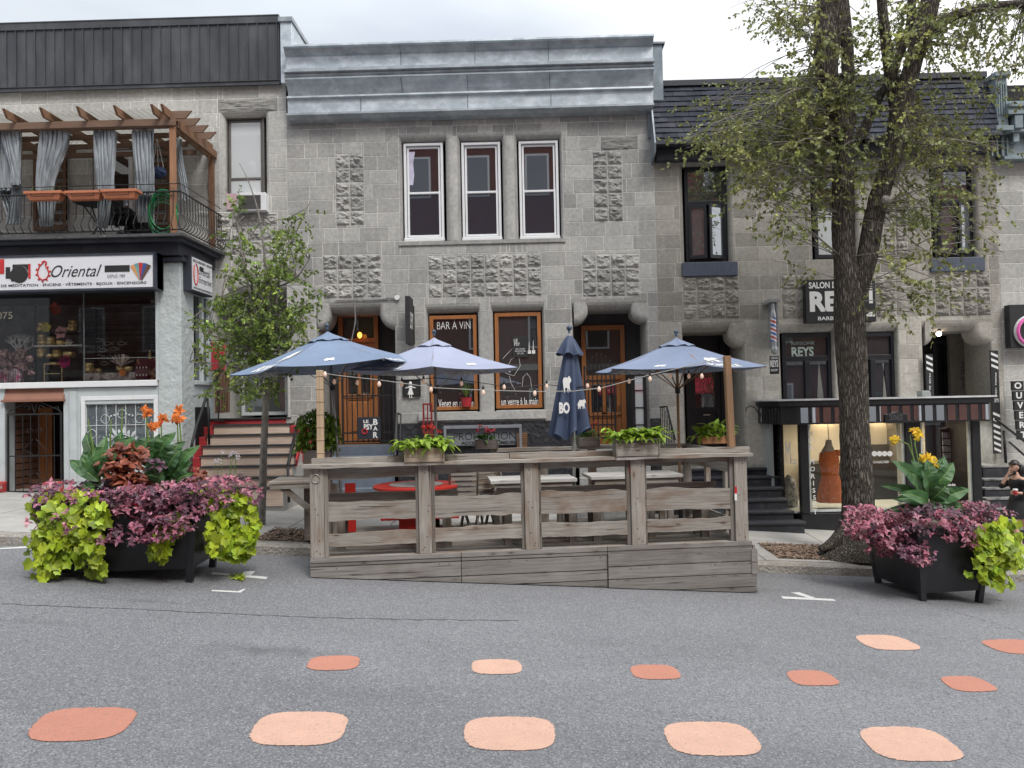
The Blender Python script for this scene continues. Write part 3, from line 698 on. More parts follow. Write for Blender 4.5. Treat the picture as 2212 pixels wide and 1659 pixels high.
# wooden door with two long panes behind the gate; glazed transom
def wdoor(px,Y,top_y,label):
    X0,X1,Z0,Z1=R4(*px,Y); zt=W((px[0]+px[1])/2,top_y,Y).z; m=MB()
    t=.09; m.box(X0-t,X0,Y-.04,Y+.1,Z0,zt); m.box(X1,X1+t,Y-.04,Y+.1,Z0,zt); m.box(X0,X1,Y-.04,Y+.1,Z1,Z1+t); m.box(X0-t,X1+t,Y-.045,Y+.1,zt-t,zt+.01)
    df=m.build('door_frame',VARN,cb)
    g=MB(); g.quad((X0,Y+.05,Z1+t),(X1,Y+.05,Z1+t),(X1,Y+.05,zt-t),(X0,Y+.05,zt-t)); g.build('transom',mirror_pane('transom_pane',(.05,.048,.045),.08),df)
    m=MB(); s=.1; w=X1-X0; h=Z1-Z0; zm=Z0+h*.46
    m.box(X0,X0+s,Y,Y+.05,Z0,Z1); m.box(X1-s,X1,Y,Y+.05,Z0,Z1); m.box(X0+s,X1-s,Y+.002,Y+.05,Z1-s,Z1); m.box(X0+s,X1-s,Y+.002,Y+.05,Z0,Z0+.2); m.box(X0+s,X1-s,Y+.002,Y+.05,zm-.06,zm+.06)
    xm=(X0+X1)/2; m.box(xm-.04,xm+.04,Y+.002,Y+.05,zm,Z1-s); m.box(X0+s,X1-s,Y+.02,Y+.04,Z0+.2,zm-.06)
    m.box(X0+s+.05,X1-s-.05,Y+.008,Y+.03,Z0+.26,zm-.12); m.box(X0+.02,X1-.02,Y-.02,Y,zm-.015,zm+.015)
    do=m.build('door',VARN,cb,bev=.006); do['label']=label
    g=MB()
    for (p,q) in ((X0+s,xm-.04),(xm+.04,X1-s)): g.quad((p,Y+.03,zm+.06),(q,Y+.03,zm+.06),(q,Y+.03,Z1-s),(p,Y+.03,Z1-s))
    g.build('door_glass',PANE,do)
    g=MB(); g.box(X1-.06,X1-.03,Y-.02,Y,zm+.05,zm+.2); g.ball((X1-.045,Y-.03,zm+.02),.025); g.build('door_handle',M('brass',(.3,.22,.1),.35,metal=.9),do)
    return X0,X1,Z0,Z1
bd=wdoor((742,810,740,958),FY+.8,676,'orange wooden door behind an iron gate')
m=MB(); m.box(a,bd[0]-.09,FY+.85,FY+.91,zf,d); m.box(bd[1]+.09,b,FY+.85,FY+.91,zf,d); m.build('porch_back',M('dark_panel',(.035,.03,.028),.7,.3,4),cb)
od=wdoor((1268,1343,820,962),FY+.8,704,'orange panelled wooden door with a dark transom')
a2,b2,zf2,d2=porch(DR[1],1.35,964,STC,cb)
m=MB(); m.box(a2,od[0]-.09,FY+.85,FY+.91,zf2,d2); m.box(od[1]+.09,b2,FY+.85,FY+.91,zf2,d2); m.box(od[0]-.09,od[1]+.09,FY+.86,FY+.92,W(1300,703,FY+.85).z,d2); m.build('porch_back',M('dark_panel2',(.05,.05,.05),.7,.3,4),cb)
# iron gate at the front of the bar doorway, open gate at the second one
def grille(name,label,cat,px,Y,nb,rails,arch=0,t=.012,parent=None,lean=0):
    X0,X1,Z0,Z1=R4(*px,Y); g=thing(name,label,cat,((X0+X1)/2,Y,Z0)); m=MB()
    m.box(X0,X0+.035,Y-.015,Y+.02,Z0,Z1); m.box(X1-.035,X1,Y-.015,Y+.02,Z0,Z1)
    for r in rails: z=Z0+(Z1-Z0)*r; m.box(X0+.035,X1-.035,Y-.012,Y+.012,z-.015,z+.015)
    m.build('frame',IRON,g); m=MB()
    for i in range(1,nb):
        x=X0+(X1-X0)*i/nb; zt=Z1-.03+arch*math.sin(math.pi*i/nb)*.25; m.tube([(x,Y,Z0+.02),(x,Y,zt)],t,6); m.ball((x,Y,zt+.01),(.016,.016,.03),6,4)
    m.build('bars',IRON,g); return g,X0,X1,Z0,Z1
gb=grille('iron_gate','black barred iron gate in front of the orange bar door','gate',(738,852,792,958),FY-.04,10,(.03,.14,.62,.97))
sign('bar_sign','black sign reading BAR hung low on the iron gate','sign',(773,822,901,949),FY-.1,.02,NVB,[('B',806,816,905,918,.03),('A',806,816,921,930,.03),('R',806,816,933,946,.03),('LE',785,796,907,914,.03),('PSY',786,806,916,928,.03)],
  extra=lambda t,X0,X1,Z0,Z1,Y:(lambda m:(m.ring(((X0+X1)/2-.09,Y-.006,Z0+.16),.05,.015,'Y',12,5),m.build('emblem',M('red_sign',(.45,.03,.04),.5),t)))(MB()))
grille('iron_gate','black iron gate with arched scroll top standing open before the second orange door','gate',(1262,1330,790,950),FY-.05,7,(.03,.2,.8,.97),1)
# framed blackboard with the drawn waitress left as a plain figure outline
def fig(t,X0,X1,Z0,Z1,Y):
    m=MB(); cx=(X0+X1)/2-.02; cz=Z0
    m.ball((cx,Y-.004,Z1-.07),(.03,.004,.035),8,6); m.prism([(cx-.035,Z1-.12),(cx+.035,Z1-.12),(cx+.03,Z1-.2),(cx+.06,Z1-.3),(cx-.06,Z1-.3),(cx-.03,Z1-.2)],Y-.006,Y-.001)
    m.tube([(cx-.1,Y-.004,Z1-.17),(cx,Y-.004,Z1-.14),(cx+.1,Y-.004,Z1-.17)],.01,5); m.tube([(cx-.02,Y-.004,Z1-.3),(cx-.02,Y-.004,Z1-.37)],.01,5); m.tube([(cx+.02,Y-.004,Z1-.3),(cx+.02,Y-.004,Z1-.37)],.01,5)
    m.build('drawing',LETW,t)
sign('wall_board','small framed black board with a white chalk figure beside the bar window','board',(870,908,820,856),FY-.05,.03,BLK,[],frame_mat=BLACKP,ft=.03,extra=fig)
# blade sign seen edge-on
A=W(873,640,FY-1.0); 
t=thing('blade_sign','tall narrow black blade sign seen edge-on above the bar window','sign',(W(878,700,FY).x,FY,W(878,740,FY).z))
x=W(877,690,FY-.8).x; z0=W(877,741,FY-.8).z; z1=W(877,636,FY-.8).z; m=MB(); m.box(x-.045,x+.045,FY-.62,FY-.14,z0,z1); m.build('panel',BLK,t,bev=.008)
m=MB(); m.text('LE PSY',FY-.58,FY-.2,z0+.3,z1-.3,0,bold=.03,fn=lambda u,w:(x+.048,u,w)); m.build('lettering',LETW,t)
m=MB(); xx=W(892,720,FY-.1).x; m.box(xx-.02,xx+.03,FY-.13,FY-.04,W(892,745,FY).z,W(892,662,FY).z); m.box(x,xx,FY-.16,FY-.12,z0+.15,z0+.2); m.box(x,xx,FY-.16,FY-.12,z1-.3,z1-.25); m.build('bracket',IRON,t)
# conduit, junction lamp on wall
t=thing('wall_cable','grey cable running along the wall above the bar doorway and hanging down','cable',(W(765,648,FY).x,FY,W(765,648,FY).z))
m=MB(); m.tube([W(x,y,FY-.03) for x,y in ((725,649),(765,647),(800,648),(860,643))],.01,6); m.tube([W(x,y,FY-.05) for x,y in ((765,648),(768,690),(766,705),(758,742),(752,775))],.013,6); m.build('cable',M('grey_cable',(.2,.2,.2),.5),t)
c=W(858,643,FY-.03); m=MB(); m.lathe(c,[(0,-.03),(.05,-.03),(.055,0),(.0,0)],14,ax='Y'); m.build('wall_box',WHITEP,t)
# pendant bulb in the bar porch
t=thing('pendant_lamp','orange glowing bulb hanging in the bar doorway','lamp',W(777,724,FY+.6)); c=W(777,724,FY+.6); m=MB(); m.tube([c+Vector((0,0,.05)),c+Vector((0,0,.55))],.006,5); m.build('cord',IRON,t)
m=MB(); m.ball(c,(.05,.05,.065)); m.build('bulb',M('bulb_glow',(.8,.3,.08),.4,emit=((1,.3,.05),3)),t,smooth=True)
# ---- grey bar-store sign below the shop windows
def pext(t,X0,X1,Z0,Z1,Y):
    m=MB(); m.box(X0-.05,X1+.05,Y-.1,Y+.05,Z1,Z1+.06); m.box(X0-.05,X0,Y-.1,Y+.05,Z0-.05,Z1); m.box(X1,X1+.05,Y-.1,Y+.05,Z0-.05,Z1); m.build('surround',M('grey_metal',(.2,.21,.23),.5),t,bev=.005)
sign('shop_sign','long grey sign with dark raised letters at the foot of the wall behind the terrace','sign',(965,1122,925,962),FY-.12,.04,M('slate_sign',(.17,.18,.20),.6,.1),[('PROHIBITION',980,1132-18,934,950,-.01),('ACCESSOIRES FUMEURS',996,1116,953,960,.03)],lmat=LETB,extra=pext)
m=MB(); 
for i in range(8): zc=W(1128,965-4*i,FY-.2); m.box(zc.x-.1,zc.x+.1,FY-.2,FY-.05,zc.z-.014,zc.z+.012,ru(.7,1.1))
tag(m.build('pallet_stack',wood('stacked_slats',(.3,.16,.08),(.2,.1,.05),'X',.8,False)),'small stack of brown slats beside the long grey sign','slats')
# ================================================================ LEFT BUILDING
lb=thing('stone_building','pale grey stone building with dark metal parapet and a shop bay on the left','building',(W(300,300,FY).x,FY,.3))
lX0=-17.0; lX1=cX0-.004
lTop=W(300,187,FY).z
wall=MB(); ops=[]
AW=(485,573,250,457); a,b,c,d=RX(AW); ops.append((a-.09,b+.09,c,d+.12)); ropen(wall,a,b,c,d,FY,.3,.09,.12,.95)
BW=(199,288,322,500); a,b,c,d=RX(BW); ops.append((a,b,c,d)); ropen(wall,a,b,c,d,FY,.2,.001,.001,.9)
LD=(462,618,632,912); q=R4(-300,338,628,1070,FY); ops.append((-20,q[1]-.1,-2,q[3]))
a,b,c,d=RX(LD); ops.append((a-.04,b+.04,c-1,d+.2)); ropen(wall,a,b,c-.05,d,FY,1.4,.04,.2,.95)
for (xj,xi,y0,y1) in ((455,492,612,664),): A=W(xj,y0,FY);B=W(xi,y1,FY); corbel(wall,A.x,B.x,A.z,B.z,FY,.5,.95)
masonry(wall,lX0,lX1,.2,lTop+.05,zref+.1,ops,[RX((468,600,460,550))],FY,special=[(RX((470,600,212,242)),.62,.35)],lo=.9,hi=1.08,wmin=.4,wmax=.85)
wall.build('wall',STL,lb)
m=MB(); m.box(lX0,lX1,FY+1.75,FY+9,-1,lTop+.8); m.box(lX0,lX1-.02,FY+.45,FY+1.75,W(300,600,FY).z,lTop); m.build('building_core',DARKIN,lb)
# parapet cladding with standing seams and cap
z0=W(300,188,FY-.1).z; z1=W(300,46,FY-.1).z; pxr=W(604,120,FY-.1).x
m=MB(); m.box(lX0,pxr,FY-.1,FY+.2,z0,z1); n=int((pxr-lX0)/.1985)
for i in range(n): x=pxr-.05-.1985*i; m.box(x-.008,x+.008,FY-.125,FY-.098,z0+.07,z1-.11)
m.build('parapet_cladding',SIDING,lb)
m=MB(); m.box(lX0,pxr,FY-.13,FY-.06,z1-.12,z1+.02); m.box(lX0,pxr,FY-.14,FY+.3,z1+.02,z1+.04); m.box(lX0,pxr,FY-.12,FY-.07,z0-.03,z0+.05); m.box(lX0,pxr,FY-.14,FY-.09,z0+.045,z0+.06); m.build('parapet_cap',SIDING,lb)
a,b,c,d=R4(606,631,43,186,FY-.14); m=MB(); m.box(a,b,FY-.15,FY+1.6,W(618,186,FY).z,d-.05); m.box(a-.03,b+.03,FY-.19,FY+1.65,d-.05,d+.05,.6); m.build('parapet_pier',GALV,lb,bev=.01)
# window with lowered blind and air conditioner
w=sash(lb,(488,571,253,455),FY+.12,M('brown_frame',(.13,.12,.11),.6),PANEW,.035,label='tall narrow brown-framed window with a pale blind',mid=.34)
t=thing('air_conditioner','white air conditioner box sitting in the narrow left window','air conditioner',W(540,456,FY-.1)); X0,X1,Z0,Z1=R4(512,574,416,455,FY-.2)
m=MB(); m.box(X0,X1,FY-.2,FY+.2,Z0,Z1); m.build('housing',WHITEP,t,bev=.012)
m=MB(); 
for i in range(12): z=Z0+.04+(Z1-Z0-.08)*i/12; m.box(X0+.03,X1-.1,FY-.215,FY-.198,z,z+.008,.4)
m.build('vent_grille',M('ac_grille',(.15,.15,.15),.5),t); m=MB(); m.boxpx(489,511,418,455,FY+.1,.02); m.build('filler_panel',M('pink_board',(.6,.42,.45),.7),t)
# balcony door (white)
sash(lb,(203,287,325,498),FY+.05,VINYL,PANE,.06,label='white balcony window behind the grey curtains')
# ---------------- stair entrance doors
a,b,c,d=RX(LD); zf=W(540,905,FY).z
m=MB(); m.box(a-.1,b+.1,FY+.3,FY+1.7,zf-.12,zf); m.box(a-.14,a-.005,FY+.2,FY+1.4,zf,d+.1); m.box(b+.005,b+.14,FY+.2,FY+1.4,zf,d+.1); m.box(a-.1,b+.1,FY+.25,FY+1.4,d+.003,d+.1); m.box(a,b,FY+1.3,FY+1.36,W(540,700,FY).z,d); m.box(a-.05,W(520,800,FY+.6).x,FY+1.25,FY+1.36,zf,d);m.build('porch',M('grey_porch',(.30,.30,.29),.8,.15,3),lb)
m=MB(); m.textpx('2075',533,560,673,685,FY+1.29,bold=.01); m.build('house_number',LETB,lb)
X0,X1,Z0,Z1=R4(521,622,760,897,FY+1.0); m=MB(); frame(m,X0,X1,Z0,Z1,FY+1.0,.07,.08); xm=(X0+X1)/2; m.box(xm-.03,xm+.03,FY+1.002,FY+1.08,Z0+.07,Z1-.07); do=m.build('door',GREYWP,lb,bev=.005); do['label']='pale grey double glass door behind the young tree'
m=MB(); m.quad((X0+.07,FY+1.04,Z0+.07),(X1-.07,FY+1.04,Z0+.07),(X1-.07,FY+1.04,Z1-.07),(X0+.07,FY+1.04,Z1-.07)); m.build('door_glass',mirror_pane('door_pane',(.10,.11,.11),.25),do)
# ---------------- plywood-faced red staircase
PLY=wood('plywood',(.74,.60,.49),(.66,.51,.41),'X',.8,False,(.45,.30,.2),.35)
st=thing('staircase','plywood-faced staircase with red edges climbing to the pale grey door','stairs',(W(540,1095,13.4).x,13.4,zs(-4.5,13.4)))
rows=[(908,920,445,618,1),(921,939,462,625,0),(943,963,447,641,0),(967,984,438,640,0),(988,1008,434,635,0),(1012,1030,431,630,0),(1037,1056,425,622,0),(1060,1093,425,611,0)]
fr=MB(); pl=MB(); nose=MB(); red=MB()
for i,(y0,y1,x0,x1,r) in enumerate(rows):
    Y=15.15-.26*i; A=W(x0,y0,Y); B=W(x1,y1,Y)
    (red if r else pl).box(A.x,B.x,Y,Y+.02,B.z,A.z,ru(.85,1.1)); nose.box(A.x-.02,B.x+.02,Y-.03,Y+.30,A.z+.002,A.z+.03)
    if not r: red.box(A.x-.22,A.x-.02,Y+.01,Y+.3,B.z-.1,A.z-.01); 
    if 0<i<3: red.box(B.x+.01,B.x+.3,Y+.01,Y+.3,B.z-.3,A.z-.01)
    fr.box(A.x,B.x,Y+.022,FY+.02,-.3,A.z)
fr.build('stair_body',CONC,st); pl.build('plywood_riser',PLY,st); nose.build('tread',M('tread_rubber',(.03,.03,.032),.7,.2,10),st); red.build('red_edge',REDP,st,bev=.01)
# handrail of the stair (left) & concrete cheek
t=thing('handrail','black iron handrail rising along the left side of the plywood stairs','handrail',W(415,960,13.7)); m=MB()
m.tube([W(413,970,13.5),W(415,958,13.5),W(424,922,13.8),W(450,845,14.6),W(478,800,15.1)],.028,8); m.tube([W(413,970,13.5),W(414,1050,13.5)],.024,8); m.tube([W(448,850,14.6),W(452,960,14.6)],.022,8); m.build('rail',IRON,t,smooth=True)
t=thing('handrail','black iron handrail with red posts on the right side of the plywood stairs','handrail',W(640,1000,13.6)); m=MB()
m.tube([W(645,905,15.2),W(622,1006,13.4)],.03,8); m.tube([W(622,1006,13.4),W(624,1085,13.4)],.025,8); m.tube([W(645,905,15.2),W(645,960,15.2)],.025,8); m.build('rail',IRON,t,smooth=True)
m=MB(); m.bar(W(654,935,15.1),W(640,1000,13.9),.03,.12,tone=1); m.build('red_panel',REDP,t)
# garment display beside the door
t=thing('hanging_clothes','red fringed top above a brown skirt hanging beside the grey door','clothes',W(468,880,14.9)); 
def drape(px,Y,mat,name,folds=7,amp=.03):
    X0,X1,Z0,Z1=R4(*px,Y); m=MB(); n=folds*6; vs=[]; R=6
    for j in range(R+1):
        for i in range(n+1):
            u=i/n; v=j/R; vs.append((X0+(X1-X0)*(u+.03*math.sin(v*5)),Y+amp*(.4+v)*math.sin(u*folds*6.28+v),Z1+(Z0-Z1)*v+ (.01*math.sin(u*40) if j==R else 0)))
    m.add(vs,[(j*(n+1)+i,j*(n+1)+i+1,(j+1)*(n+1)+i+1,(j+1)*(n+1)+i) for j in range(R) for i in range(n)]); return m.build(name,mat,t,smooth=True)
drape((455,487,738,800),14.9,M('red_cloth',(.45,.04,.06),.8,.15,8),'top'); drape((463,496,798,892),14.92,M('brown_cloth',(.13,.07,.045),.8,.2,8),'skirt',6)
m=MB(); m.tube([W(452,735,14.9),W(492,735,14.9)],.01,6); m.tube([W(472,735,14.9),W(472,910,14.9)],.015,6); m.tube([W(460,908,14.8),W(484,908,15)],.015,6);m.build('stand',IRON,t)
# ================================================================ SHOP BAY (part of left building)
BY=13.9
def BX(*px): return R4(*px,BY)
bR=W(392,800,BY).x; bL=lX0; GY=W(300,1065,BY).z
bay=MB()
a,b,c,d=BX(341,392,566,1068); 
m=MB(); m.box(a,bR,BY,BY+.55,c-.3,d); m.build('pillar',STUCCO,lb,bev=.02)
# side wall beyond the pillar: sill zone, window, corner post
sx=bR-.03
m=MB(); zsd=W(420,825,BY+.8).z; ztp=W(420,640,BY+.8).z
m.box(sx-.12,sx,BY+.55,FY,GY-.4,zsd); m.box(sx-.12,sx,BY+.55,FY,ztp,W(420,560,BY+.8).z); m.box(sx-.12,sx,FY-.22,FY,zsd,ztp); m.box(sx-.02,sx+.05,BY+.57,FY-.1,zsd-.06,zsd+.02); m.box(sx-.08,sx+.02,BY+.95,BY+1.02,zsd,ztp)
m.build('bay_side_wall',GREYWP,lb,bev=.01)
m=MB(); m.quad((sx-.05,BY+.55,zsd),(sx-.05,FY-.2,zsd),(sx-.05,FY-.2,ztp),(sx-.05,BY+.55,ztp)); m.build('side_pane',PANE,lb)
X=sx+.015; m=MB(); zb0,zb1=W(405,962,BY+.8).z,W(405,880,BY+.8).z
m.box(sx-.004,sx+.006,BY+.62,BY+1.25,zb0,zb1,.3)
for i in range(9): y=BY+.64+.6*i/8; m.tube([(X+.01,y,zb0),(X+.01,y,zb1)],.008,5)
m.build('window_grille',IRON,lb)
# sill, apron, lower piers
a,b,c,d=BX(0,341,824,837); m=MB(); m.box(bL,b,BY-.06,BY+.1,c,d); m.build('shop_sill',WHITEP,lb,bev=.01)
m=MB()
zu=BX(0,10,836,850)[3]; zdt=W(70,838,BY).z
def seg(x0,x1,y0,y1,dy=0,dd=.15,t=1.0): A=BX(x0,x1,y0,y1); m.box(A[0],A[1],BY+dy,BY+dy+dd,A[2],A[3],t)
A=BX(137,341,837,873); m.box(A[0],A[1],BY,BY+.15,A[2],A[3])
m.box(bL,W(10,900,BY).x,BY,BY+.3,GY-.3,zu)
seg(137,174,873,1067,0,.4); seg(337,341,873,1067,0,.15); seg(174,337,1010,1067,0,.15)
m.build('bay_wall',GREYWP,lb,bev=.012)
p=BX(150,168,845,1060); m=MB(); pil(m,p[0],p[1],p[2],p[3],BY-.06,BY+.05,.06); m.build('pilaster',GREYWP,lb)
# lower grid window with etched sun motif
X0,X1,Z0,Z1=BX(176,342,855,1010); m=MB(); frame(m,X0,X1,Z0,Z1,BY-.02,.075,.1); wl=m.build('basement_window',WHITEP,lb,bev=.006)
x0,x1,z0,z1=X0+.075,X1-.075,Z0+.075,Z1-.075
m=MB(); m.quad((x0,BY+.05,z0),(x1,BY+.05,z0),(x1,BY+.05,z1),(x0,BY+.05,z1)); m.build('pane',mirror_pane('etched_glass',(.10,.12,.13),.12),wl)
m=MB()
for i in range(1,7): x=x0+(x1-x0)*i/7; m.box(x-.006,x+.006,BY+.036,BY+.046,z0,z1)
for z in (z1-.46,z1-.92): m.box(x0,x1,BY+.034,BY+.044,z-.006,z+.006)
cx,cz=(x0+x1)/2+.02,z1-.88; yy=BY+.042
for i in range(22):
    a0=6.283*i/22; r1,r2=.27,.42 if i%2 else .36; w_=.045
    P=lambda r,a:(cx+r*math.cos(a),yy,cz+r*math.sin(a))
    m.add([P(r1,a0-.1),P(r1,a0+.1),P((r1+r2)/2,a0+.12),P(r2,a0+.04),P((r1+r2)/2,a0-.05)],[(0,1,2,3,4)])
m.ring((cx,yy,cz),.25,.01,'Y',28,4); m.ring((cx,yy,cz),.20,.006,'Y',28,4)
for a0 in (2.7,2.1,1.57,1.03,.42): m.ring((cx+.62*math.cos(a0),yy,cz+.62*math.sin(a0)),.08,.006,'Y',14,4)
for a0 in (1.25,1.35,1.45,1.7,1.8,1.9): m.ball((cx+.62*math.cos(a0),yy,cz+.62*math.sin(a0)),.02,5,3)
for i in range(260):
    u,v=ru(x0+.03,x1-.03),ru(z0,z1-.02); s=ru(.003,.008)
    if math.hypot(u-cx,v-cz)>.42: m.quad((u-s,yy,v-s),(u+s,yy,v-s),(u+s,yy,v+s),(u-s,yy,v+s))
m.build('etched_pattern',M('etched_white',(.5,.54,.54),.6),wl)
# niche with brown board and wrought gate
A=BX(8,140,863,1067)
m=MB(); m.box(A[0]-.05,A[1]+.1,BY+1.3,BY+1.35,A[2]-.3,A[3]+.2); m.box(A[1]+.02,A[1]+.08,BY+.3,BY+1.3,A[2]-.3,A[3]+.2); m.box(A[0]-.05,A[1]+.1,BY+.1,BY+1.35,A[3]+.15,A[3]+.2);m.build('niche_wall',M('brown_dark',(.035,.018,.012),.8),lb)
m=MB()
for i in range(13): z=A[2]+(A[3]-A[2])*i/13; m.box(A[0]-.03,A[0]+.0,BY+.15,BY+1.3,z+.01,z+(A[3]-A[2])/13-.01,ru(.7,1.2)); 
for i in range(3): z=A[2]+.085*i-.05; m.box(A[0],A[1],BY+.32+.2*i,BY+.4+.2*i,z,z+.075)
m.build('brown_siding',M('brown_siding',(.14,.07,.045),.7,.2,5),lb)
m=MB(); q=R4(57,112,880,1035,BY+1.0); m.box(q[0],q[1],BY+1.0,BY+1.05,q[2],q[3]); m.build('orange_door',VARN,lb)
m=MB(); a,b,c,d=BX(16,137,839,863); m.xprism([(BY-.05,c),(BY+.2,c),(BY+.2,d),(BY+.05,d)],a-.05,b+.02); m.xprism([(BY-.07,c-.04),(BY+.2,c-.04),(BY+.2,c),(BY-.07,c)],a-.08,b+.04); m.build('niche_board',M('brown_board',(.26,.12,.08),.6,.15,4),lb,bev=.005)
g=thing('iron_gate','tall wrought iron gate with scrolls closing the niche under the shop','gate',W(70,1065,BY)); X0,X1,Z0,Z1=BX(16,135,893,1063); m=MB(); frame(m,X0,X1,Z0,Z1,BY-.02,.03,.03); zm=Z0+(Z1-Z0)*.46; m.box(X0+.03,X1-.03,BY-.015,BY+.01,zm-.012,zm+.012); m.build('frame',IRON,g); m=MB()
for i in range(1,7): x=X0+(X1-X0)*i/7; m.tube([(x,BY-.005,Z0),(x,BY-.005,Z1)],.008,5)
m.build('bars',IRON,g); m=MB(); xc=(X0+X1)/2
def scroll(cx,cz,r,s,up=1,n=14,y=BY-.01):
    return [(cx+s*r*(1-k/n*.75)*math.cos(4.7*k/n),y,cz+up*r*(1-k/n*.75)*math.sin(4.7*k/n)) for k in range(n+1)]
for s in (-1,1):
    m.tube([(xc,BY-.01,Z1)]+[(xc+s*.08*k/4,BY-.01,Z1+.22*math.sin(k/4*1.5)) for k in range(1,5)]+[(xc+s*.45,BY-.01,Z1+.06),(xc+s*.5,BY-.01,Z1)],.008,5)
    m.tube(scroll(xc+s*.12,Z1+.09,.07,s),.007,5); m.tube(scroll(xc+s*.42,Z1+.07,.06,-s),.007,5)
    m.tube(scroll(xc+s*.1,zm+.45,.07,-s),.006,5); m.tube([(xc+s*.03,BY-.01,zm+.3),(xc+s*.2,BY-.01,zm+.12),(xc,BY-.01,zm+.0)],.006,5); m.tube(scroll(xc+s*.1,zm-.3,.07,-s,-1),.006,5)
m.build('scrolls',IRON,g)
# red bollard-like plinths at the foot
for k,(x0,x1) in enumerate(((-8,15),(105,138))):
    a,b,c,d=BX(x0,x1,1040,1068); m=MB(); m.box(a,b,BY-.22,BY+.05,c-.1,d); tag(m.build('plinth',M('worn_red',(.42,.05,.05),.7,.1,5,(.5,.46,.42),6,(.52,.6)),bev=.03),('red painted stone plinth left of the wrought gate','red painted stone plinth right of the wrought gate')[k],'plinth')
m=MB(); m.box(bL,W(395,1060,BY).x,BY-.3,BY+.2,-.5,GY+.0); m.build('bay_footing',CONC,lb,bev=.01)
# shop window interior
X0,X1,Z0,Z1=BX(-60,341,630,826)
m=MB(); m.box(X0-2,sx-.14,BY+1.9,BY+1.95,Z0-.1,Z1+.1,1); m.box(X0-2,sx-.14,BY+.12,BY+1.95,Z0-.05,Z0+.005,.8); m.box(X0-2,sx-.14,BY+.12,BY+1.95,Z1+.02,Z1+.07,.6)
# backdrop cloth with relief
for i in range(24): z=Z1-.06-.055*i; m.box(W(175,700,BY+1.5).x,sx-.16,BY+1.4+.02*math.sin(i),BY+1.43+.02*math.sin(i),z-.045,z,ru(.6,1.3))
m.build('shop_interior',M('shop_dark',(.11,.10,.098),.8,.6,3),lb)
m=MB(); m.box(bL,X1,BY-.01,BY+.14,Z1-.01,Z1+.07); m.box(X1-.03,X1+.02,BY-.03,BY+.1,Z0,Z1); fo=m.build('shop_window',GREYWP,lb,bev=.005)
m=MB(); m.quad((bL,BY+.05,Z0),(X1,BY+.05,Z0),(X1,BY+.05,Z1),(bL,BY+.05,Z1)); m.build('pane',glass('clear_shop_glass',(.95,.96,.96),.022),fo)
m=MB(); m.box(W(179,700,BY).x-.008,W(179,700,BY).x+.008,BY+.03,BY+.045,Z0,Z1,.6); m.box(W(179,800,BY).x,X1,BY+.034,BY+.044,W(200,774,BY).z-.004,W(200,774,BY).z+.004,1.2); m.build('glass_joint',M('joint_grey',(.15,.16,.16),.5),fo)
m=MB(); m.textpx('2075',-18,27,674,689,BY+.045,bold=.0); m.build('house_number',M('gilt_number',(.5,.47,.35),.4),fo)
BRASSW=M('pale_wire',(.45,.43,.36),.5)
BRASS=M('bowl_brass',(.78,.60,.27),.32,.3,8,(.25,.17,.07),5,(.5,.6),metal=.35); BRASSD=M('bowl_dark',(.1,.08,.06),.35,.3,8,metal=.8)
shelf=thing('display_shelf','dark open shelf holding brass bowls in the shop window','shelf',W(115,825,BY+.6)); SY=BY+.28
m=MB(); 
for x in (76,179): a=W(x,700,SY).x; m.box(a-.012,a+.012,SY-.02,SY+.02,Z0,W(x,655,SY).z); m.box(a-.012,a+.012,SY+.4,SY+.44,Z0,W(x,655,SY).z)
m.build('upright',BLACKP,shelf); levels=[727,755,790]
for k,yl in enumerate((718,747,775)):
    A=W(76,yl,SY); B=W(179,yl,SY); m=MB(); m.box(A.x,B.x,SY-.03,SY+.45,A.z-.018,A.z); m.build('shelf_board',WHITEP if k==1 else BLACKP,shelf)
BOWLP=lambda r,h:[(r*.55,0),(r*.9,h*.25),(r,h*.6),(r*.93,h),(r*.86,h),(r*.9,h*.6),(0,h*.2)]
BW_=[(88,718,.085,2),(100,718,.06,1),(131,718,.05,2),(150,718,.075,0),(157,718,.075,3),(91,747,.075,3),(110,747,.08,2),(132,747,.085,1),(148,747,.06,1),(90,775,.09,3),(108,775,.075,1),(124,775,.08,2),(150,775,.11,1),(192,806,.09,2),(212,806,.07,1),(262,803,.09,1),(278,803,.08,1)]
proto={}
for i,(x,y,r,n) in enumerate(BW_):
    for k in range(max(1,n)):
        c=W(x,y,SY+.12); zz=c.z+.002+k*r*.95; h=r*1.15
        if r not in proto:
            m=MB(); m.lathe((0,0,0),BOWLP(r,h),18); o=m.build('bowl',BRASS,smooth=True); o.location=(c.x,SY+.12,zz); proto[r]=o
        else: o=proto[r].copy(); COL.objects.link(o); o.location=(c.x,SY+.12,zz)
        where=['top','middle','lower'][0 if y==718 else 1 if y==747 else 2] if y<780 else None
        o['label']=(f'golden brass bowl on the {where} board of the window shelf' if where else 'golden brass bowl on the shop window sill right of the shelf'); o['category']='bowl'; o['group']=('brass bowls on the '+where+' shelf board') if where else 'brass bowls on the window sill'
m=MB(); m.box(W(185,806,SY).x,W(300,806,SY).x,SY-.05,SY+.4,Z0,W(230,806,SY+.1).z); tag(m.build('display_block',M('cloth_grey',(.45,.4,.37),.9,.4,20,(.12,.05,.05),8)),'low cloth-covered block under the bowls in the shop window','display')
for i,x in enumerate((189,211,231,256)):
    c=W(x,816,BY+.25); m=MB(); m.lathe((c.x,c.y,c.z),[(.03,.06),(.08,.03),(.095,-.02),(.09,-.02),(.07,.02),(0,.05)],16,ax='Y'); o=m.build('singing_bowl',BRASSD,smooth=True); tag(o,'dark open bowl tipped toward the street along the front of the sill','bowl','dark bowls along the front of the sill')
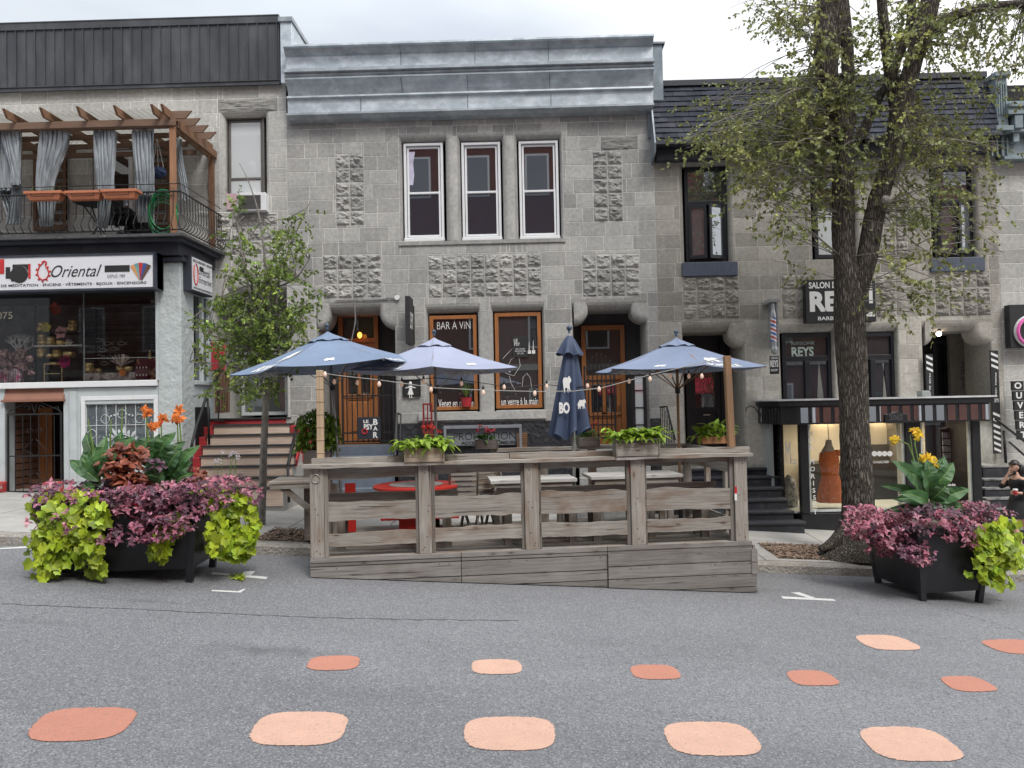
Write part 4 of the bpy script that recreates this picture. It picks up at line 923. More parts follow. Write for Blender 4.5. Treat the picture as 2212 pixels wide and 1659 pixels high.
def rose(name,label,c,r,mat,n=44,pointed=0):
    m=MB(); r*=.85
    for i in range(n):
        ring=i/n; a=i*2.4; tilt=ring; rr=r*(.25+.75*ring); d=Vector((math.cos(a),-.35+.25*(1-ring),math.sin(a))); p=Vector(c)+d*rr*.45; s=Vector((-math.sin(a),0,math.cos(a)))*r*(.16 if pointed else .24)*ru(.7,1.2); rr*=ru(.8,1.1); tip=Vector(c)+d*rr
        m.add([p-s*.5,p+s*.5,tip+s*(.05 if pointed else .8),tip+d*r*.15,tip-s*(.05 if pointed else .8)],[(0,1,2,3,4)],ru(.75,1.2))
    return tag(m.build(name,mat),label,'flower')
FL=BY+.3
rose('paper_flower','yellow lotus flower on the top bowls of the window shelf',W(101,708,FL),.12,M('yellow_petal',(.6,.5,.03),.7,trans=.3)); rose('paper_flower','pale pink flower on the top board of the window shelf',W(133,719,FL),.14,M('pink_petal',(.7,.4,.42),.7,trans=.3)); rose('paper_flower','white pointed lotus flower on the middle board of the shelf',W(149,741,FL),.14,M('white_petal',(.7,.7,.66),.7,trans=.3),22,1); rose('paper_flower','magenta peony below the lowest board of the shelf',W(142,781,FL),.15,M('magenta_petal',(.45,.03,.16),.7,trans=.3)); rose('paper_flower','red paper flower hanging at the top of the shop window',W(122,668,FL+.3),.14,M('red_petal',(.5,.1,.07),.7,trans=.3)); rose('paper_flower','orange silk flower among incense at the right of the sill',W(266,805,BY+.2),.08,M('orange_petal',(.8,.25,.02),.7,trans=.3))
c=W(262,790,BY+.3); m=MB()
for i in range(11): a=-1.1+2.2*i/10+ru(-.08,.08); q=c+Vector((math.sin(a)*.24,ru(-.05,.05),math.cos(a)*.22)); m.bar(c,q,.022,.012,(0,1,0),ru(.4,1.3),.03)
tag(m.build('incense_fan',M('incense_packs',(.5,.42,.35),.7,.5,30)),'fan of incense packets standing at the right of the sill','incense')
c=W(324,803,BY+.4); m=MB(); m.ball(c+Vector((0,0,.12)),(.1,.06,.05)); m.ball(c+Vector((0,0,.2)),(.055,.045,.08)); m.ball(c+Vector((0,0,.31)),.035); m.lathe(c+Vector((0,0,.33)),[(.025,0),(.012,.05),(0,.09)],8); tag(m.build('statuette',BRASS,smooth=True),'small golden seated figure at the right end of the sill','statuette')
m=MB(); a,b,c_,d=R4(293,338,775,822,BY+.3); m.box(a,b,BY+.32,BY+.5,c_,d); tag(m.build('fabric_box',M('maroon_print',(.12,.02,.03),.8,.2,10,(.4,.22,.1),9,(.52,.56))),'maroon patterned cloth under the golden figure','cloth')
m=MB(); a,b,c_,d=R4(292,320,786,818,BY+.22); m.box(a,b,BY+.22,BY+.24,c_,d); t=tag(m.build('jewel_card',M('maroon_card',(.1,.01,.02),.6)),'maroon card with silver charms on the sill','card')
m=MB()
for i in range(4):
    for j in range(2): m.ball((a+(b-a)*(i+.5)/4,BY+.215,c_+(d-c_)*(j+.5)/2),(.012,.005,.02),6,4)
m.build('charm',LETW,t)
m=MB()
for i in range(9):
    x=-2+i*5.2; a=W(x,822,BY+.2); m.box(a.x,a.x+.035,BY+.2,BY+.3,Z0,a.z+ru(.17,.24),ru(.5,1.4))
tag(m.build('incense_boxes',M('incense_boxes',(.5,.4,.42),.6,.8,13,(.5,.06,.2),9,(.5,.55))),'row of narrow incense boxes at the left end of the sill','boxes')
m=MB(); 
for i in range(46): c=W(ru(-30,70),ru(758,812),BY+ru(.2,.5)); m.ball(c,(ru(.05,.14),.05,ru(.04,.1)),7,5,ru(.5,1.5),.2)
tag(m.build('patterned_scarves',M('pink_print',(.55,.36,.33),.85,.5,18,(.16,.08,.09),14,(.48,.54))),'heap of pink patterned scarves at the left of the shop window','scarves')
m=MB(); c=W(42,775,BY+.7)
def br(p,a,l,k):
    q=p+Vector((math.cos(a)*l,ru(-.03,.03),math.sin(a)*l)); m.tube([p,q],[.008*k+.003,.006*k+.002],5)
    if k>0:
        for s in (-.5,.05,.5): br(q,a+s+ru(-.2,.2),l*.68,k-1)
for i in range(3): br(W(44,780,BY+.7),1.2+.35*i,.22,3)
tag(m.build('coral_branch',LETW),'white branching coral ornament left of the shelf','ornament')
m=MB(); c=W(118,812,BY+.3); a,b,cc,d=R4(96,134,786,823,BY+.35); 
for x in (a,b): m.tube([(x,BY+.35,Z0),(x,BY+.35,d)],.012,6)
m.tube([(a,BY+.35,(Z0+d)/2),(b,BY+.35,(Z0+d)/2)],.008,6); m.tube([(a,BY+.35,d),(b,BY+.35,d)],.012,6); m.lathe(((a+b)/2,BY+.4,d-.03),[(.02,0),(.11,.02),(.12,.05),(.0,.06)],14); tag(m.build('brass_stand',BRASS,smooth=False),'brass stand with a small gong under the shelf','stand')
t=thing('hanging_ornament','pale wire fish ornaments hanging in rows in the right half of the shop window','ornament',W(250,790,BY+.7))
for i,(x,y) in enumerate(((212,735),(232,742),(222,757),(245,754),(214,770),(238,772),(225,785),(250,780),(262,742),(205,750))):
    m=MB(); c=W(x,y,BY+.7); m.ring(c,.07,.006,'Y',12,4,1,.45); m.tube([c+Vector((.07,0,0)),c+Vector((.11,0,.03)),c+Vector((.11,0,-.03)),c+Vector((.07,0,0))],.005,4); m.tube([c+Vector((0,0,.03)),c+Vector((0,0,.16))],.002,3); m.build('wire_fish',BRASSW,t)
# --------- shop sign
a,b,c,d=BX(-120,331,555,624); SGY=BY-.32
X0,X1,Z0,Z1=R4(-120,331,555,625,SGY); sg=thing('shop_sign','long white shop sign with black script and red paisley over the shop window','sign',((X0+X1)/2,BY,Z0))
m=MB(); m.box(X0,X1,SGY,BY-.02,Z0,Z1); m.build('light_panel',M('white_sign_panel',(.68,.69,.72),.35,.05,2),sg)
m=MB(); frame(m,X0-.04,X1+.04,Z0-.04,Z1+.04,SGY-.015,.04,.3); m.box(X1+.04,W(345,560,BY).x,BY-.25,BY-.01,Z0-.02,Z1+.05);m.build('sign_frame',NAVY,sg)
y=SGY-.005; m=MB(); m.textpx('Oriental',110,220,572,598,y,bold=.0,shear=.45); m.textpx('OBJETS DE MÉDITATION · ENCENS · VÊTEMENTS · BIJOUX · ENCENSOIRS',-36,316,610,619,y,bold=.014)
m.textpx('DEPUIS 1989',232,270,593,600,y,bold=-.01); m.boxpx(226,280,573,587,y-.002,.003)
m.boxpx(12,22,577,602,y,.002); c=W(42,592,y-.004); m.lathe(c,[(.16,0),(.15,-.008),(0,-.01)],20,ax='Y'); m.boxpx(27,61,571,583,y-.001,.003); c=W(31,595,y-.004); m.lathe(c,[(.10,0),(.09,-.006),(0,-.008)],18,ax='Y'); m.boxpx(22,38,594,600,y-.001,.003); m.boxpx(24,36,604,608,y-.001,.003)
m.build('lettering',LETB,sg)
m=MB(); cxp,cyp=92,588
pts=[]
for k in range(40):
    t_=k/39; an=-1.9+5.4*t_; rx=13.5*(1-.25*t_); ry=17*(1-.1*t_); pts.append((cxp+math.sin(an)*rx*(1 if t_<.8 else .7),cyp-math.cos(an)*ry*.9+ (0 if t_<.8 else -4)))
pts=[(101,567),(96,563),(92,569),(86,574),(82,583),(81,592),(85,601),(92,605),(100,602),(105,594),(105,586),(101,579),(98,573),(99,567)]
m.tube([W(x,yy,y-.002) for x,yy in pts],.012,5)
for x,yy in pts[2:-1]:
    dx,dy=x-93,yy-585; l=math.hypot(dx,dy); c=W(x+dx/l*3,yy+dy/l*3,y-.002); m.ball(c,(.02,.004,.02),6,4)
m.boxpx(112,118,0,0,y,.001) if False else None
m.boxpx(-6,9,560,592,y,.002); m.boxpx(61,66,570,602,y-.001,.002); m.build('paisley_emblem',M('sign_red',(.5,.03,.03),.5),sg)
fc=[M('fan_'+n,c_,.5) for n,c_ in (('orange',(.6,.28,.1)),('teal',(.15,.35,.35)),('red',(.5,.03,.03)),('blue',(.04,.08,.25)),('brown',(.12,.06,.04)))]
for i in range(5):
    a0=-.5+.25*i; p=W(304,607,y-.003); m=MB(); L=.33; 
    P=lambda l,a1:(p.x+l*math.sin(a1),y-.003-.001*i,p.z+l*math.cos(a1)); m.add([P(.03,a0-.5),P(.03,a0+.5),P(L,a0+.115),P(L,a0-.115)],[(0,1,2,3)]); m.build('fan_card',fc[i],sg)
# side sign on the bay flank
t=thing('side_sign','small white sign on the side of the shop bay with red paisley and black script','sign',W(425,640,BY+.8))
A=W(391,540+14,BY+.12); za,zb=W(391,628,BY+.1).z,W(391,551,BY+.1).z; sX=W(415,590,BY+.12).x
m=MB(); m.box(bR+.0,sX-.012,BY+.1,BY+1.05,za,zb); m.build('sign_box',NAVY,t,bev=.006); m=MB(); m.box(sX-.012,sX,BY+.14,BY+1.02,za+.03,zb-.03); m.build('light_panel',M('white_sign_panel2',(.68,.69,.72),.35,.05,2),t)
m=MB(); fn=lambda u,w:(sX+.004,u,w); m.text('Oriental',BY+.4,BY+.92,(za+zb)/2+.02,(za+zb)/2+.17,0,shear=.4,fn=fn); m.text('Entreprises',BY+.4,BY+.98,(za+zb)/2-.17,(za+zb)/2-.02,0,shear=.4,fn=fn); m.text('BOLS CHANTANTS · ENCENS',BY+.16,BY+1.0,zb-.11,zb-.06,0,bold=.02,fn=fn); m.text('WWW.ORIENTALENTREPRISES.CA',BY+.16,BY+1.0,za+.05,za+.09,0,bold=.02,fn=fn); m.box(sX,sX+.004,BY+.45,BY+.62,zb-.24,zb-.15); m.build('lettering',LETB,t)
m=MB(); cz=(za+zb)/2; m.tube([(sX+.005,BY+.27+.09*math.sin(k/12*5.6),cz+.2*math.cos(k/12*5.6)) for k in range(13)],.012,5); m.build('paisley_emblem',M('sign_red2',(.5,.03,.03),.5),t)
# --------- balcony slab on the bay
zt=W(395,503,BY-.25).z; SLB=BY-.42
xr=W(395,505,SLB).x; xbk=W(443,540,FY).x
m=MB(); z_f=W(200,507,SLB).z
def slab(z0,z1,x1,yf,xb): m.zprism([(bL,yf),(x1,yf),(xb,FY),(bL,FY)],z0,z1)
slab(z_f-.05,z_f,xr,SLB,xr+.0); m.build('balcony_deck',M('slab_edge',(.07,.07,.075),.7,.4,8,(.4,.4,.38),14,(.62,.7)),lb)
m=MB(); zb_=W(300,553,BY-.1).z; m.box(bL,bR+.02,BY-.12,FY,zb_,z_f-.06); m.box(bL,bR+.15,SLB+.1,FY,z_f-.12,z_f-.052); m.build('fascia',NAVY,lb,bev=.01)
m=MB(); a,b,c,d=BX(336,393,556,566); m.box(a-.03,b+.05,BY-.06,BY+.6,c,d); m.build('pillar_cap',NAVY,lb,bev=.01)
# --------- balcony railing (bowed bars)
RLY=SLB+.06; zr0=z_f+.07; zr1=W(200,418,RLY).z; xR=xr-.06
t=thing('balcony_railing','black iron balcony railing with bowed bars above the shop sign','railing',(W(200,500,RLY).x,RLY,z_f))
m=MB()
def bowed(x,y,dx,dy):
    pts=[(x,y,zr1)]; H=zr1-zr0
    for (o,h) in ((.01,.45),(.0,.40),(.07,.25),(.10,.14),(.06,.04),(0,0)): pts.append((x+dx*o,y+dy*o,zr0+H*h))
    m.tube(pts,.0085,5)
x=xR
while x>-12: bowed(x,RLY,0,-1); x-=.135
y=RLY
while y<FY-.05: bowed(xR,y,1,0); y+=.12
m.build('bars',IRON,t); m=MB(); m.tube([(bL+4,RLY,zr1),(xR,RLY,zr1),(xR,FY-.05,zr1)],.018,6); m.tube([(bL+4,RLY,zr0),(xR,RLY,zr0),(xR,FY-.05,zr0)],.012,6); m.tube([(bL+4,RLY,zr1+.14),(xR,RLY,zr1+.14),(xR,FY-.05,zr1+.14)],.008,6)
m.build('rail',IRON,t)
# --------- pergola over the balcony
PGW=wood('pergola_wood',(.22,.14,.10),(.16,.10,.07),'X',.7,False,st=.35); PGWY=wood('pergola_wood_y',(.24,.13,.075),(.17,.09,.05),'Y',.7,False); PGWZ=wood('pergola_wood_z',(.38,.2,.11),(.28,.14,.08),'Z',.7,False)
PY=RLY+.05; bz0=W(200,277,PY).z; bz1=W(200,262,PY).z; px0=W(369,300,PY).x
t=thing('pergola','brown stained wooden pergola with corrugated roof over the balcony','pergola',(W(200,270,PY).x,(PY+FY)/2,z_f))
m=MB(); m.box(-13,px0+.1,PY-.045,PY,bz0,bz1); m.box(-13,px0+.1,PY+.09,PY+.13,bz0,bz1); m.build('beam',PGW,t,bev=.006,split=True)
m=MB(); m.box(px0+.06,px0+.11,PY+.13,FY-.02,bz0-.02,bz1); m.box(px0-.06,px0-.02,PY+.13,FY-.02,bz0-.02,bz1);m.build('side_beam',PGWY,t,bev=.006,split=True)
m=MB(); m.box(px0-.03,px0+.06,PY,PY+.09,z_f,bz0); m.box(px0-.03,px0+.06,FY-.12,FY-.02,z_f,bz0,.6); m.build('post',PGWZ,t,bev=.006,split=True)
for k,xd in enumerate([-22,86,118-0]): pass
x=px0+.0; i=0
while x>-13:
    m=MB(); yf=PY-.35; m.add([(x-.022,yf,bz1+.14),(x+.022,yf,bz1+.14),(x+.022,yf+.1,bz1+.0),(x-.022,yf+.1,bz1+.0),(x-.022,FY,bz1+.14),(x+.022,FY,bz1+.14),(x+.022,FY,bz1),(x-.022,FY,bz1)],[(0,1,2,3),(4,7,6,5),(0,4,5,1),(1,5,6,2),(2,6,7,3),(3,7,4,0)]); m.build('rafter',PGWY,t)
    x-=.66 if i>0 else .18; i+=1
m=MB()
for k in range(4):
    y=PY+.0+.36*k; m.add([(px0-.2,y,bz1+.145),(px0+.38,y,bz1+.145),(px0+.26,y,bz1+.01),(px0-.2,y,bz1+.01),(px0-.2,y+.04,bz1+.145),(px0+.38,y+.04,bz1+.145),(px0+.26,y+.04,bz1+.01),(px0-.2,y+.04,bz1+.01)],[(0,1,2,3),(4,7,6,5),(0,4,5,1),(1,5,6,2),(2,6,7,3),(3,7,4,0)])
m.build('side_rafter',PGW,t,split=True)
m=MB(); 
for k in range(3): y=PY+.4+.4*k; m.box(-13,px0-.05,y,y+.04,bz0-.06-.03*k,bz0+.03-.03*k)
m.build('cross_member',PGW,t,split=True)
m=MB(); n=440; vs=[]; xa,xb_=-13,px0-.12
for i in range(n+1):
    X=xa+(xb_-xa)*i/n; zz=.016*math.sin(i*math.pi/4); vs+=[(X,PY-.12,bz1+.155+zz),(X,FY-.02,bz1+.24+zz)]
m.add(vs,[(2*i,2*i+2,2*i+3,2*i+1) for i in range(n)]); m.build('corrugated_roof',M('corrugated_plastic',(.55,.53,.48),.5,.15,3,(.35,.33,.29),3,(.5,.7),trans=.4),t,smooth=True)
# back lattice wall pieces (boards) behind curtains
SCW=wood('screen_wood',(.17,.10,.06),(.11,.06,.035),'X',.8,False)
for (x0,x1) in ((78,148),(322,372)):
    m=MB(); a,b,c,d=RX((x0,x1,298,500)); m.box(a,a+.06,FY-.1,FY-.04,c,d); m.box(b-.06,b,FY-.1,FY-.04,c,d)
    for k in range(9): z=c+(d-c)*k/9; m.box(a,b,FY-.09,FY-.05,z,z+.12,ru(.6,1.1))
    m.build('slatted_screen',SCW,t)
# --------- curtains
CURT=M('silver_curtain',(.34,.37,.39),.38,.3,5,(.20,.22,.24),3,(.45,.6),metal=.35,stretch=(1,1,.4),bump=.3,bs=20)
def curtain(top,bot,Yc,label,pinch=None,folds=6,low=None):
    "top=(x0,x1,y) bottom=(x0,x1,y) in px"
    R=18; n=folds*8; vs=[]; ph=ru(0,6)
    for j in range(R+1):
        v=j/R; y=top[2]+(bot[2]-top[2])*v
        e=v*v*(3-2*v) if pinch is None else v**1.5
        x0=top[0]+(bot[0]-top[0])*e; x1=top[1]+(bot[1]-top[1])*e
        for i in range(n+1):
            u=i/n; amp=.05*(1-.3*v); p=W(x0+(x1-x0)*u,y,Yc); th=u*folds*6.283+ph+.8*math.sin(v*4+u*3)
            vs.append((p.x+.02*math.cos(th),Yc+amp*math.sin(th)+.02*math.sin(th*2.3+v*6),p.z+(.03*math.sin(th*.5) if j==R else 0)))
    m=MB(); m.add(vs,[(j*(n+1)+i,j*(n+1)+i+1,(j+1)*(n+1)+i+1,(j+1)*(n+1)+i) for j in range(R) for i in range(n)])
    t=thing('curtain',label,'curtain',W((bot[0]+bot[1])/2,bot[2],Yc),'silver grey curtains tied along the balcony'); m.build('cloth',CURT,t,smooth=True)
    m=MB(); k=4
    for i in range(k): xx=top[0]+(top[1]-top[0])*(i+.5)/k; A=W(xx,top[2]+1,Yc); m.box(A.x-.03,A.x+.03,Yc-.02,Yc+.02,A.z-.02,bz0+.01)
    m.build('tab',CURT,t)
    if low:
        vs=[];
        for j in range(9):
            v=j/8; y=bot[2]+(low[2]-bot[2])*v; 
            for i in range(n+1):
                u=i/n; x0=bot[0]+(low[0]-bot[0])*v;x1=bot[1]+(low[1]-bot[1])*v; p=W(x0+(x1-x0)*u,y,Yc+.1); th=u*folds*5+ph+v*2
                vs.append((p.x,Yc+.12+.05*math.sin(th),p.z))
        m=MB(); m.add(vs,[(j*(n+1)+i,j*(n+1)+i+1,(j+1)*(n+1)+i+1,(j+1)*(n+1)+i) for j in range(8) for i in range(n)]); m.build('cloth_tail',CURT,t,smooth=True)
CY=PY+.12
curtain((2,48,284),(28,44,398),CY,'leftmost silver curtain, crossed with another at the rail',low=(10,44,484))
curtain((-12,30,284),(-6,26,410),CY+.1,'silver curtain cut by the left edge of the photo',low=(14,50,470))
curtain((88,150,284),(78,116,414),CY,'wide silver curtain above the first terracotta trough',low=(88,112,490))
curtain((202,249,284),(210,244,412),CY,'silver curtain before the white balcony window',low=(210,228,492))
curtain((284,334,284),(294,334,420),CY,'silver curtain to the left of the pergola corner post',low=(296,334,480))
curtain((375,392,300),(395,408,432),CY+.6,'narrow silver curtain at the side of the pergola',folds=3)
# --------- terracotta troughs on the railing
TERR=M('terracotta_plastic',(.48,.17,.085),.6,.1,6)
for k,(x0,x1,y0,y1,lab) in enumerate(((53,134,413,431,'left terracotta trough hooked on the balcony railing, with small sprouts'),(141,220,412,430,'middle terracotta trough hooked on the balcony railing'),(216,296,409,428,'right terracotta trough hooked on the balcony railing'))):
    Yp=RLY-.14; X0,X1,Z0,Z1=R4(x0,x1,y0,y1,Yp-.08); t=thing('planter_trough',lab,'planter',((X0+X1)/2,Yp,Z0)); s=.07; m=MB()
    m.add([(X0+s,Yp-.06,Z0),(X1-s,Yp-.06,Z0),(X1-s,Yp+.06,Z0),(X0+s,Yp+.06,Z0),(X0+.02,Yp-.1,Z1-.03),(X1-.02,Yp-.1,Z1-.03),(X1-.02,Yp+.1,Z1-.03),(X0+.02,Yp+.1,Z1-.03)],[(3,2,1,0),(0,1,5,4),(1,2,6,5),(2,3,7,6),(3,0,4,7)])
    m.box(X0,X1,Yp-.115,Yp-.09,Z1-.045,Z1); m.box(X0,X1,Yp+.09,Yp+.115,Z1-.045,Z1); m.box(X0,X0+.025,Yp-.09,Yp+.09,Z1-.045,Z1);m.box(X1-.025,X1,Yp-.09,Yp+.09,Z1-.045,Z1); m.build('trough',TERR,t,bev=.004)
    m=MB(); m.box(X0+.02,X1-.02,Yp-.09,Yp+.09,Z1-.06,Z1-.035); m.build('soil',EARTH,t)
    m=MB(); xm=(X0+X1)/2; m.tube([(xm-.2,Yp-.12,Z1-.05),(xm-.19,Yp-.1,Z0+.05),(xm+.19,Yp-.1,Z0+.05),(xm+.2,Yp-.12,Z1-.05)],.006,5); m.build('hook',IRON,t)
    if k==0:
        m=MB(); 
        for i in range(14): p=Vector((ru(X0+.05,X1-.05),Yp,Z1-.03)); m.bar(p,p+Vector((ru(-.05,.05),0,ru(.05,.14))),.008,.004)
        m.build('sprouts',LGRN,t)
# green hose, table, dog, hanging plants
t=thing('garden_hose','coiled green hose hanging on the inside of the balcony rail','hose',W(350,495,RLY+.12)); m=MB()
for k in range(9): 
    c=W(352,452+k*.6,RLY+.1+.012*k); R_=.25+ru(-.02,.03); pts=[]
    for i in range(25): a=math.pi*2*i/24; pts.append(c+Vector((R_*.95*math.cos(a),.0,R_*1.4*math.sin(a)-.02*k)))
    m.tube(pts,.011,5,ru(.8,1.2))
m.build('hose',M('green_hose',(.01,.2,.06),.35),t,smooth=True)
t=thing('bistro_table','dark metal bistro table behind the balcony railing','table',W(215,500,RLY+.7)); c=W(212,437,RLY+.7); m=MB(); m.lathe(c,[(.0,0),(.42,0),(.43,-.02),(.0,-.02)],24); m.build('tabletop',IRON,t); m=MB()
for a in (0,1.57,3.14,4.71): m.tube([c+Vector((.3*math.cos(a),.3*math.sin(a),-.02)),c+Vector((-.25*math.cos(a),-.25*math.sin(a),z_f-c.z))],.012,6)
m.build('legs',IRON,t)
FUR=M('black_fur',(.008,.008,.009),.75,.6,60,bump=1,bs=80)
dg=thing('dog','fluffy black dog lying behind the balcony railing facing the street','dog',(W(275,500,RLY+.35).x,RLY+.35,z_f)); c=W(272,488,RLY+.3)
m=MB(); 
def fuzz(c,r,n,l):
    m.ball(c,r,14,10)
    for i in range(n):
        a,b_=ru(0,6.28),math.acos(ru(-1,1)); d=Vector((math.sin(b_)*math.cos(a),math.sin(b_)*math.sin(a),math.cos(b_))); p=Vector(c)+Vector((d.x*r[0],d.y*r[1],d.z*r[2])); s=d.cross(Vector((ru(-1,1),ru(-1,1),ru(-1,1)))).normalized()*.012; m.add([p-s,p+s,p+d*l+Vector((0,0,-.01))],[(0,1,2)],ru(.6,2))
hc=Vector((c.x,c.y,z_f+.40)); fuzz(hc,(.15,.14,.15),700,.045); fuzz(hc+Vector((0,-.11,-.06)),(.06,.08,.05),160,.02)
fuzz((c.x+.18,c.y+.25,z_f+.17),(.30,.24,.17),900,.05); fuzz(hc+Vector((-.15,-.02,-.05)),(.05,.05,.12),220,.04); fuzz(hc+Vector((.15,-.02,-.05)),(.05,.05,.12),220,.04); fuzz((c.x-.06,c.y-.05,z_f+.05),(.05,.14,.05),100,.02);fuzz((c.x+.1,c.y-.05,z_f+.05),(.05,.14,.05),100,.02)
m.build('body',FUR,dg); m=MB()
for s in (-1,1): m.ball(hc+Vector((s*.045,-.135,.01)),.014,8,6)
m.build('eye',M('dog_eye',(.01,.008,.006),.1),dg,smooth=True,split=True); m=MB(); m.ball(hc+Vector((0,-.195,-.045)),(.018,.012,.013),8,6); m.build('nose',bpy.data.materials['dog_eye'],dg,smooth=True)
t=thing('hanging_basket','blue cloth basket hanging beside the pergola post','basket',W(345,378,PY+.5)); c=W(342,372,PY+.5); m=MB(); m.ball(c,(.15,.12,.1),10,7,1,.1); m.build('basket',M('blue_cloth',(.03,.05,.12),.8,.4,12),t); m=MB()
for s in (-.1,0,.1): m.tube([c+Vector((s,0,.08)),Vector((c.x-.02,c.y,bz0))],.004,4)
m.build('cord',LETW,t)
# wall antenna rod / bracket between balcony & AC
m=MB(); m.tube([W(430,458,FY-.06),W(498,461,FY-.06)],.012,6); tag(m.build('conduit',WHITEP),'white pipe fixed to the wall below the air conditioner','pipe')
# ================================================================ RIGHT BUILDING
rb=thing('stone_building','brownish stone building with slate mansard roof behind the big tree','building',(W(1780,400,FY).x,FY,-.3))
rX0=cX1+.004; rX1=W(2152,400,FY).x
rTop=W(1780,303,FY).z
wall=MB(); ops=[]
UW3=[(1477,1574,356,566),(1755,1847,372,560),(2014,2108,356,556)]
GD=(1480,1608,716,1010); BWN=[(1689,1801,718,905),(1836,1938,716,905)]; BD=(1999,2142,714,990)
for p in UW3: a,b,c,d=RX(p); ops.append((a-.08,b+.08,c,d+.12)); ropen(wall,a,b,c,d,FY,.3,.08,.12,.85)
for p in BWN: a,b,c,d=RX(p); ops.append((a-.05,b+.05,c,d+.16)); ropen(wall,a,b,c,d,FY,.3,.05,.16,1.1)
for p in (GD,BD): a,b,c,d=RX(p); ops.append((a-.04,b+.04,c-2,d+.2)); ropen(wall,a,b,c-.3,d,FY,1.4,.04,.2,1.0)
for (xj,xi,y0,y1) in ((1610,1575,692,752),(1997,2018,690,745),(2143,2108,690,745)): A=W(xj,y0,FY);B=W(xi,y1,FY); corbel(wall,A.x,B.x,A.z-.05,B.z,FY,.5,1.15)
RG=[RX(p) for p in ((1475,1597,596,688),(1689,1750,594,687),(1892,1936,592,684),(2020,2140,590,682),(1909,1960,428,552),(1640,1690,370,430))]
zl=W(1780,688,FY).z
masonry(wall,rX0,rX1,zl,rTop+.6,zref,ops,RG,FY,lo=.82,hi=1.12,special=[(RX((1475,1597,566,596)),.3,0)][:0])
q=R4(1672,2119,905,1200,FY); ops.append((q[0]+.02,R4(1672,2119,905,1200,FY)[1],-3,q[3]+.1))
masonry(wall,rX0,rX1,-1.5,zl,zref,ops,[],FY,lo=1.15,hi=1.5,wmin=.35,wmax=.8)
wall.build('wall',STR,rb)
m=MB(); m.box(rX0,rX1+3,FY+1.75,FY+9,-1.5,rTop+1.7); m.box(rX0+.02,rX1,FY+.42,FY+1.75,zl+.5,rTop+1); m.build('building_core',DARKIN,rb)
# mansard: slates
mt=W(1780,176,FY).z; mb_=W(1780,299,FY-.45).z; SLATE=M('slate',(.034,.038,.055),.75,.3,6,(.055,.057,.068),2,(.45,.65),bump=.3,bs=20,spec=.2)
xl=W(1412,240,FY-.3).x; xr_=W(2153,240,FY-.3).x
m=MB(); rows_=11; yt,yb=FY+.02,FY-.42
for r in range(rows_):
    v0=r/rows_; v1=(r+1)/rows_
    za=mt+(mb_-mt)*v0; zb=mt+(mb_-mt)*v1; ya=yt+(yb-yt)*v0; y1=yt+(yb-yt)*v1-.022
    x=xl-(.14 if r%2 else 0)
    while x<xr_:
        w_=.285; a=max(x+.003,xl); b=min(x+w_-.003,xr_)
        if b>a+.01:
            j=ru(-.008,.004); dz=ru(-.006,.006)
            m.add([(a,ya,za),(b,ya,za),(b,y1+j,zb+dz),(a,y1+j,zb-dz),(a,y1+j+.02,zb-dz-.004),(b,y1+j+.02,zb+dz-.004)],[(3,2,1,0),(3,4,5,2)],ru(.75,1.25))
        x+=w_
m.build('mansard_slates',SLATE,rb)
m=MB(); m.xprism([(yt+.03,mt),(yb+.03,mb_),(FY+.5,mb_),(FY+.5,mt)],xl+.005,xr_-.005); m.xprism([(yb-.05,mb_-.03),(yb-.05,mb_+.015),(FY+.1,mb_+.01),(FY+.1,mb_-.03)],xl,xr_); m.xprism([(yt-.06,mt-.01),(yt-.06,mt+.10),(yt+.2,mt+.12),(yt+.2,mt-.01)],xl,xr_); m.box(xl+.05,xr_,FY-.22,FY,mb_-.26,mb_-.04)
m.build('mansard_trim',M('dark_roof_trim',(.03,.032,.042),.5,.2,4),rb)
m=MB(); m.xprism([(yt+.0,mt+.1),(yb-.06,mb_),(yb-.02,mb_-.2),(FY,mb_-.3),(FY+.5,mb_-.1),(FY+.5,mt+.1)],xl-.03,xl); m.build('mansard_cheek',GALVD,rb)
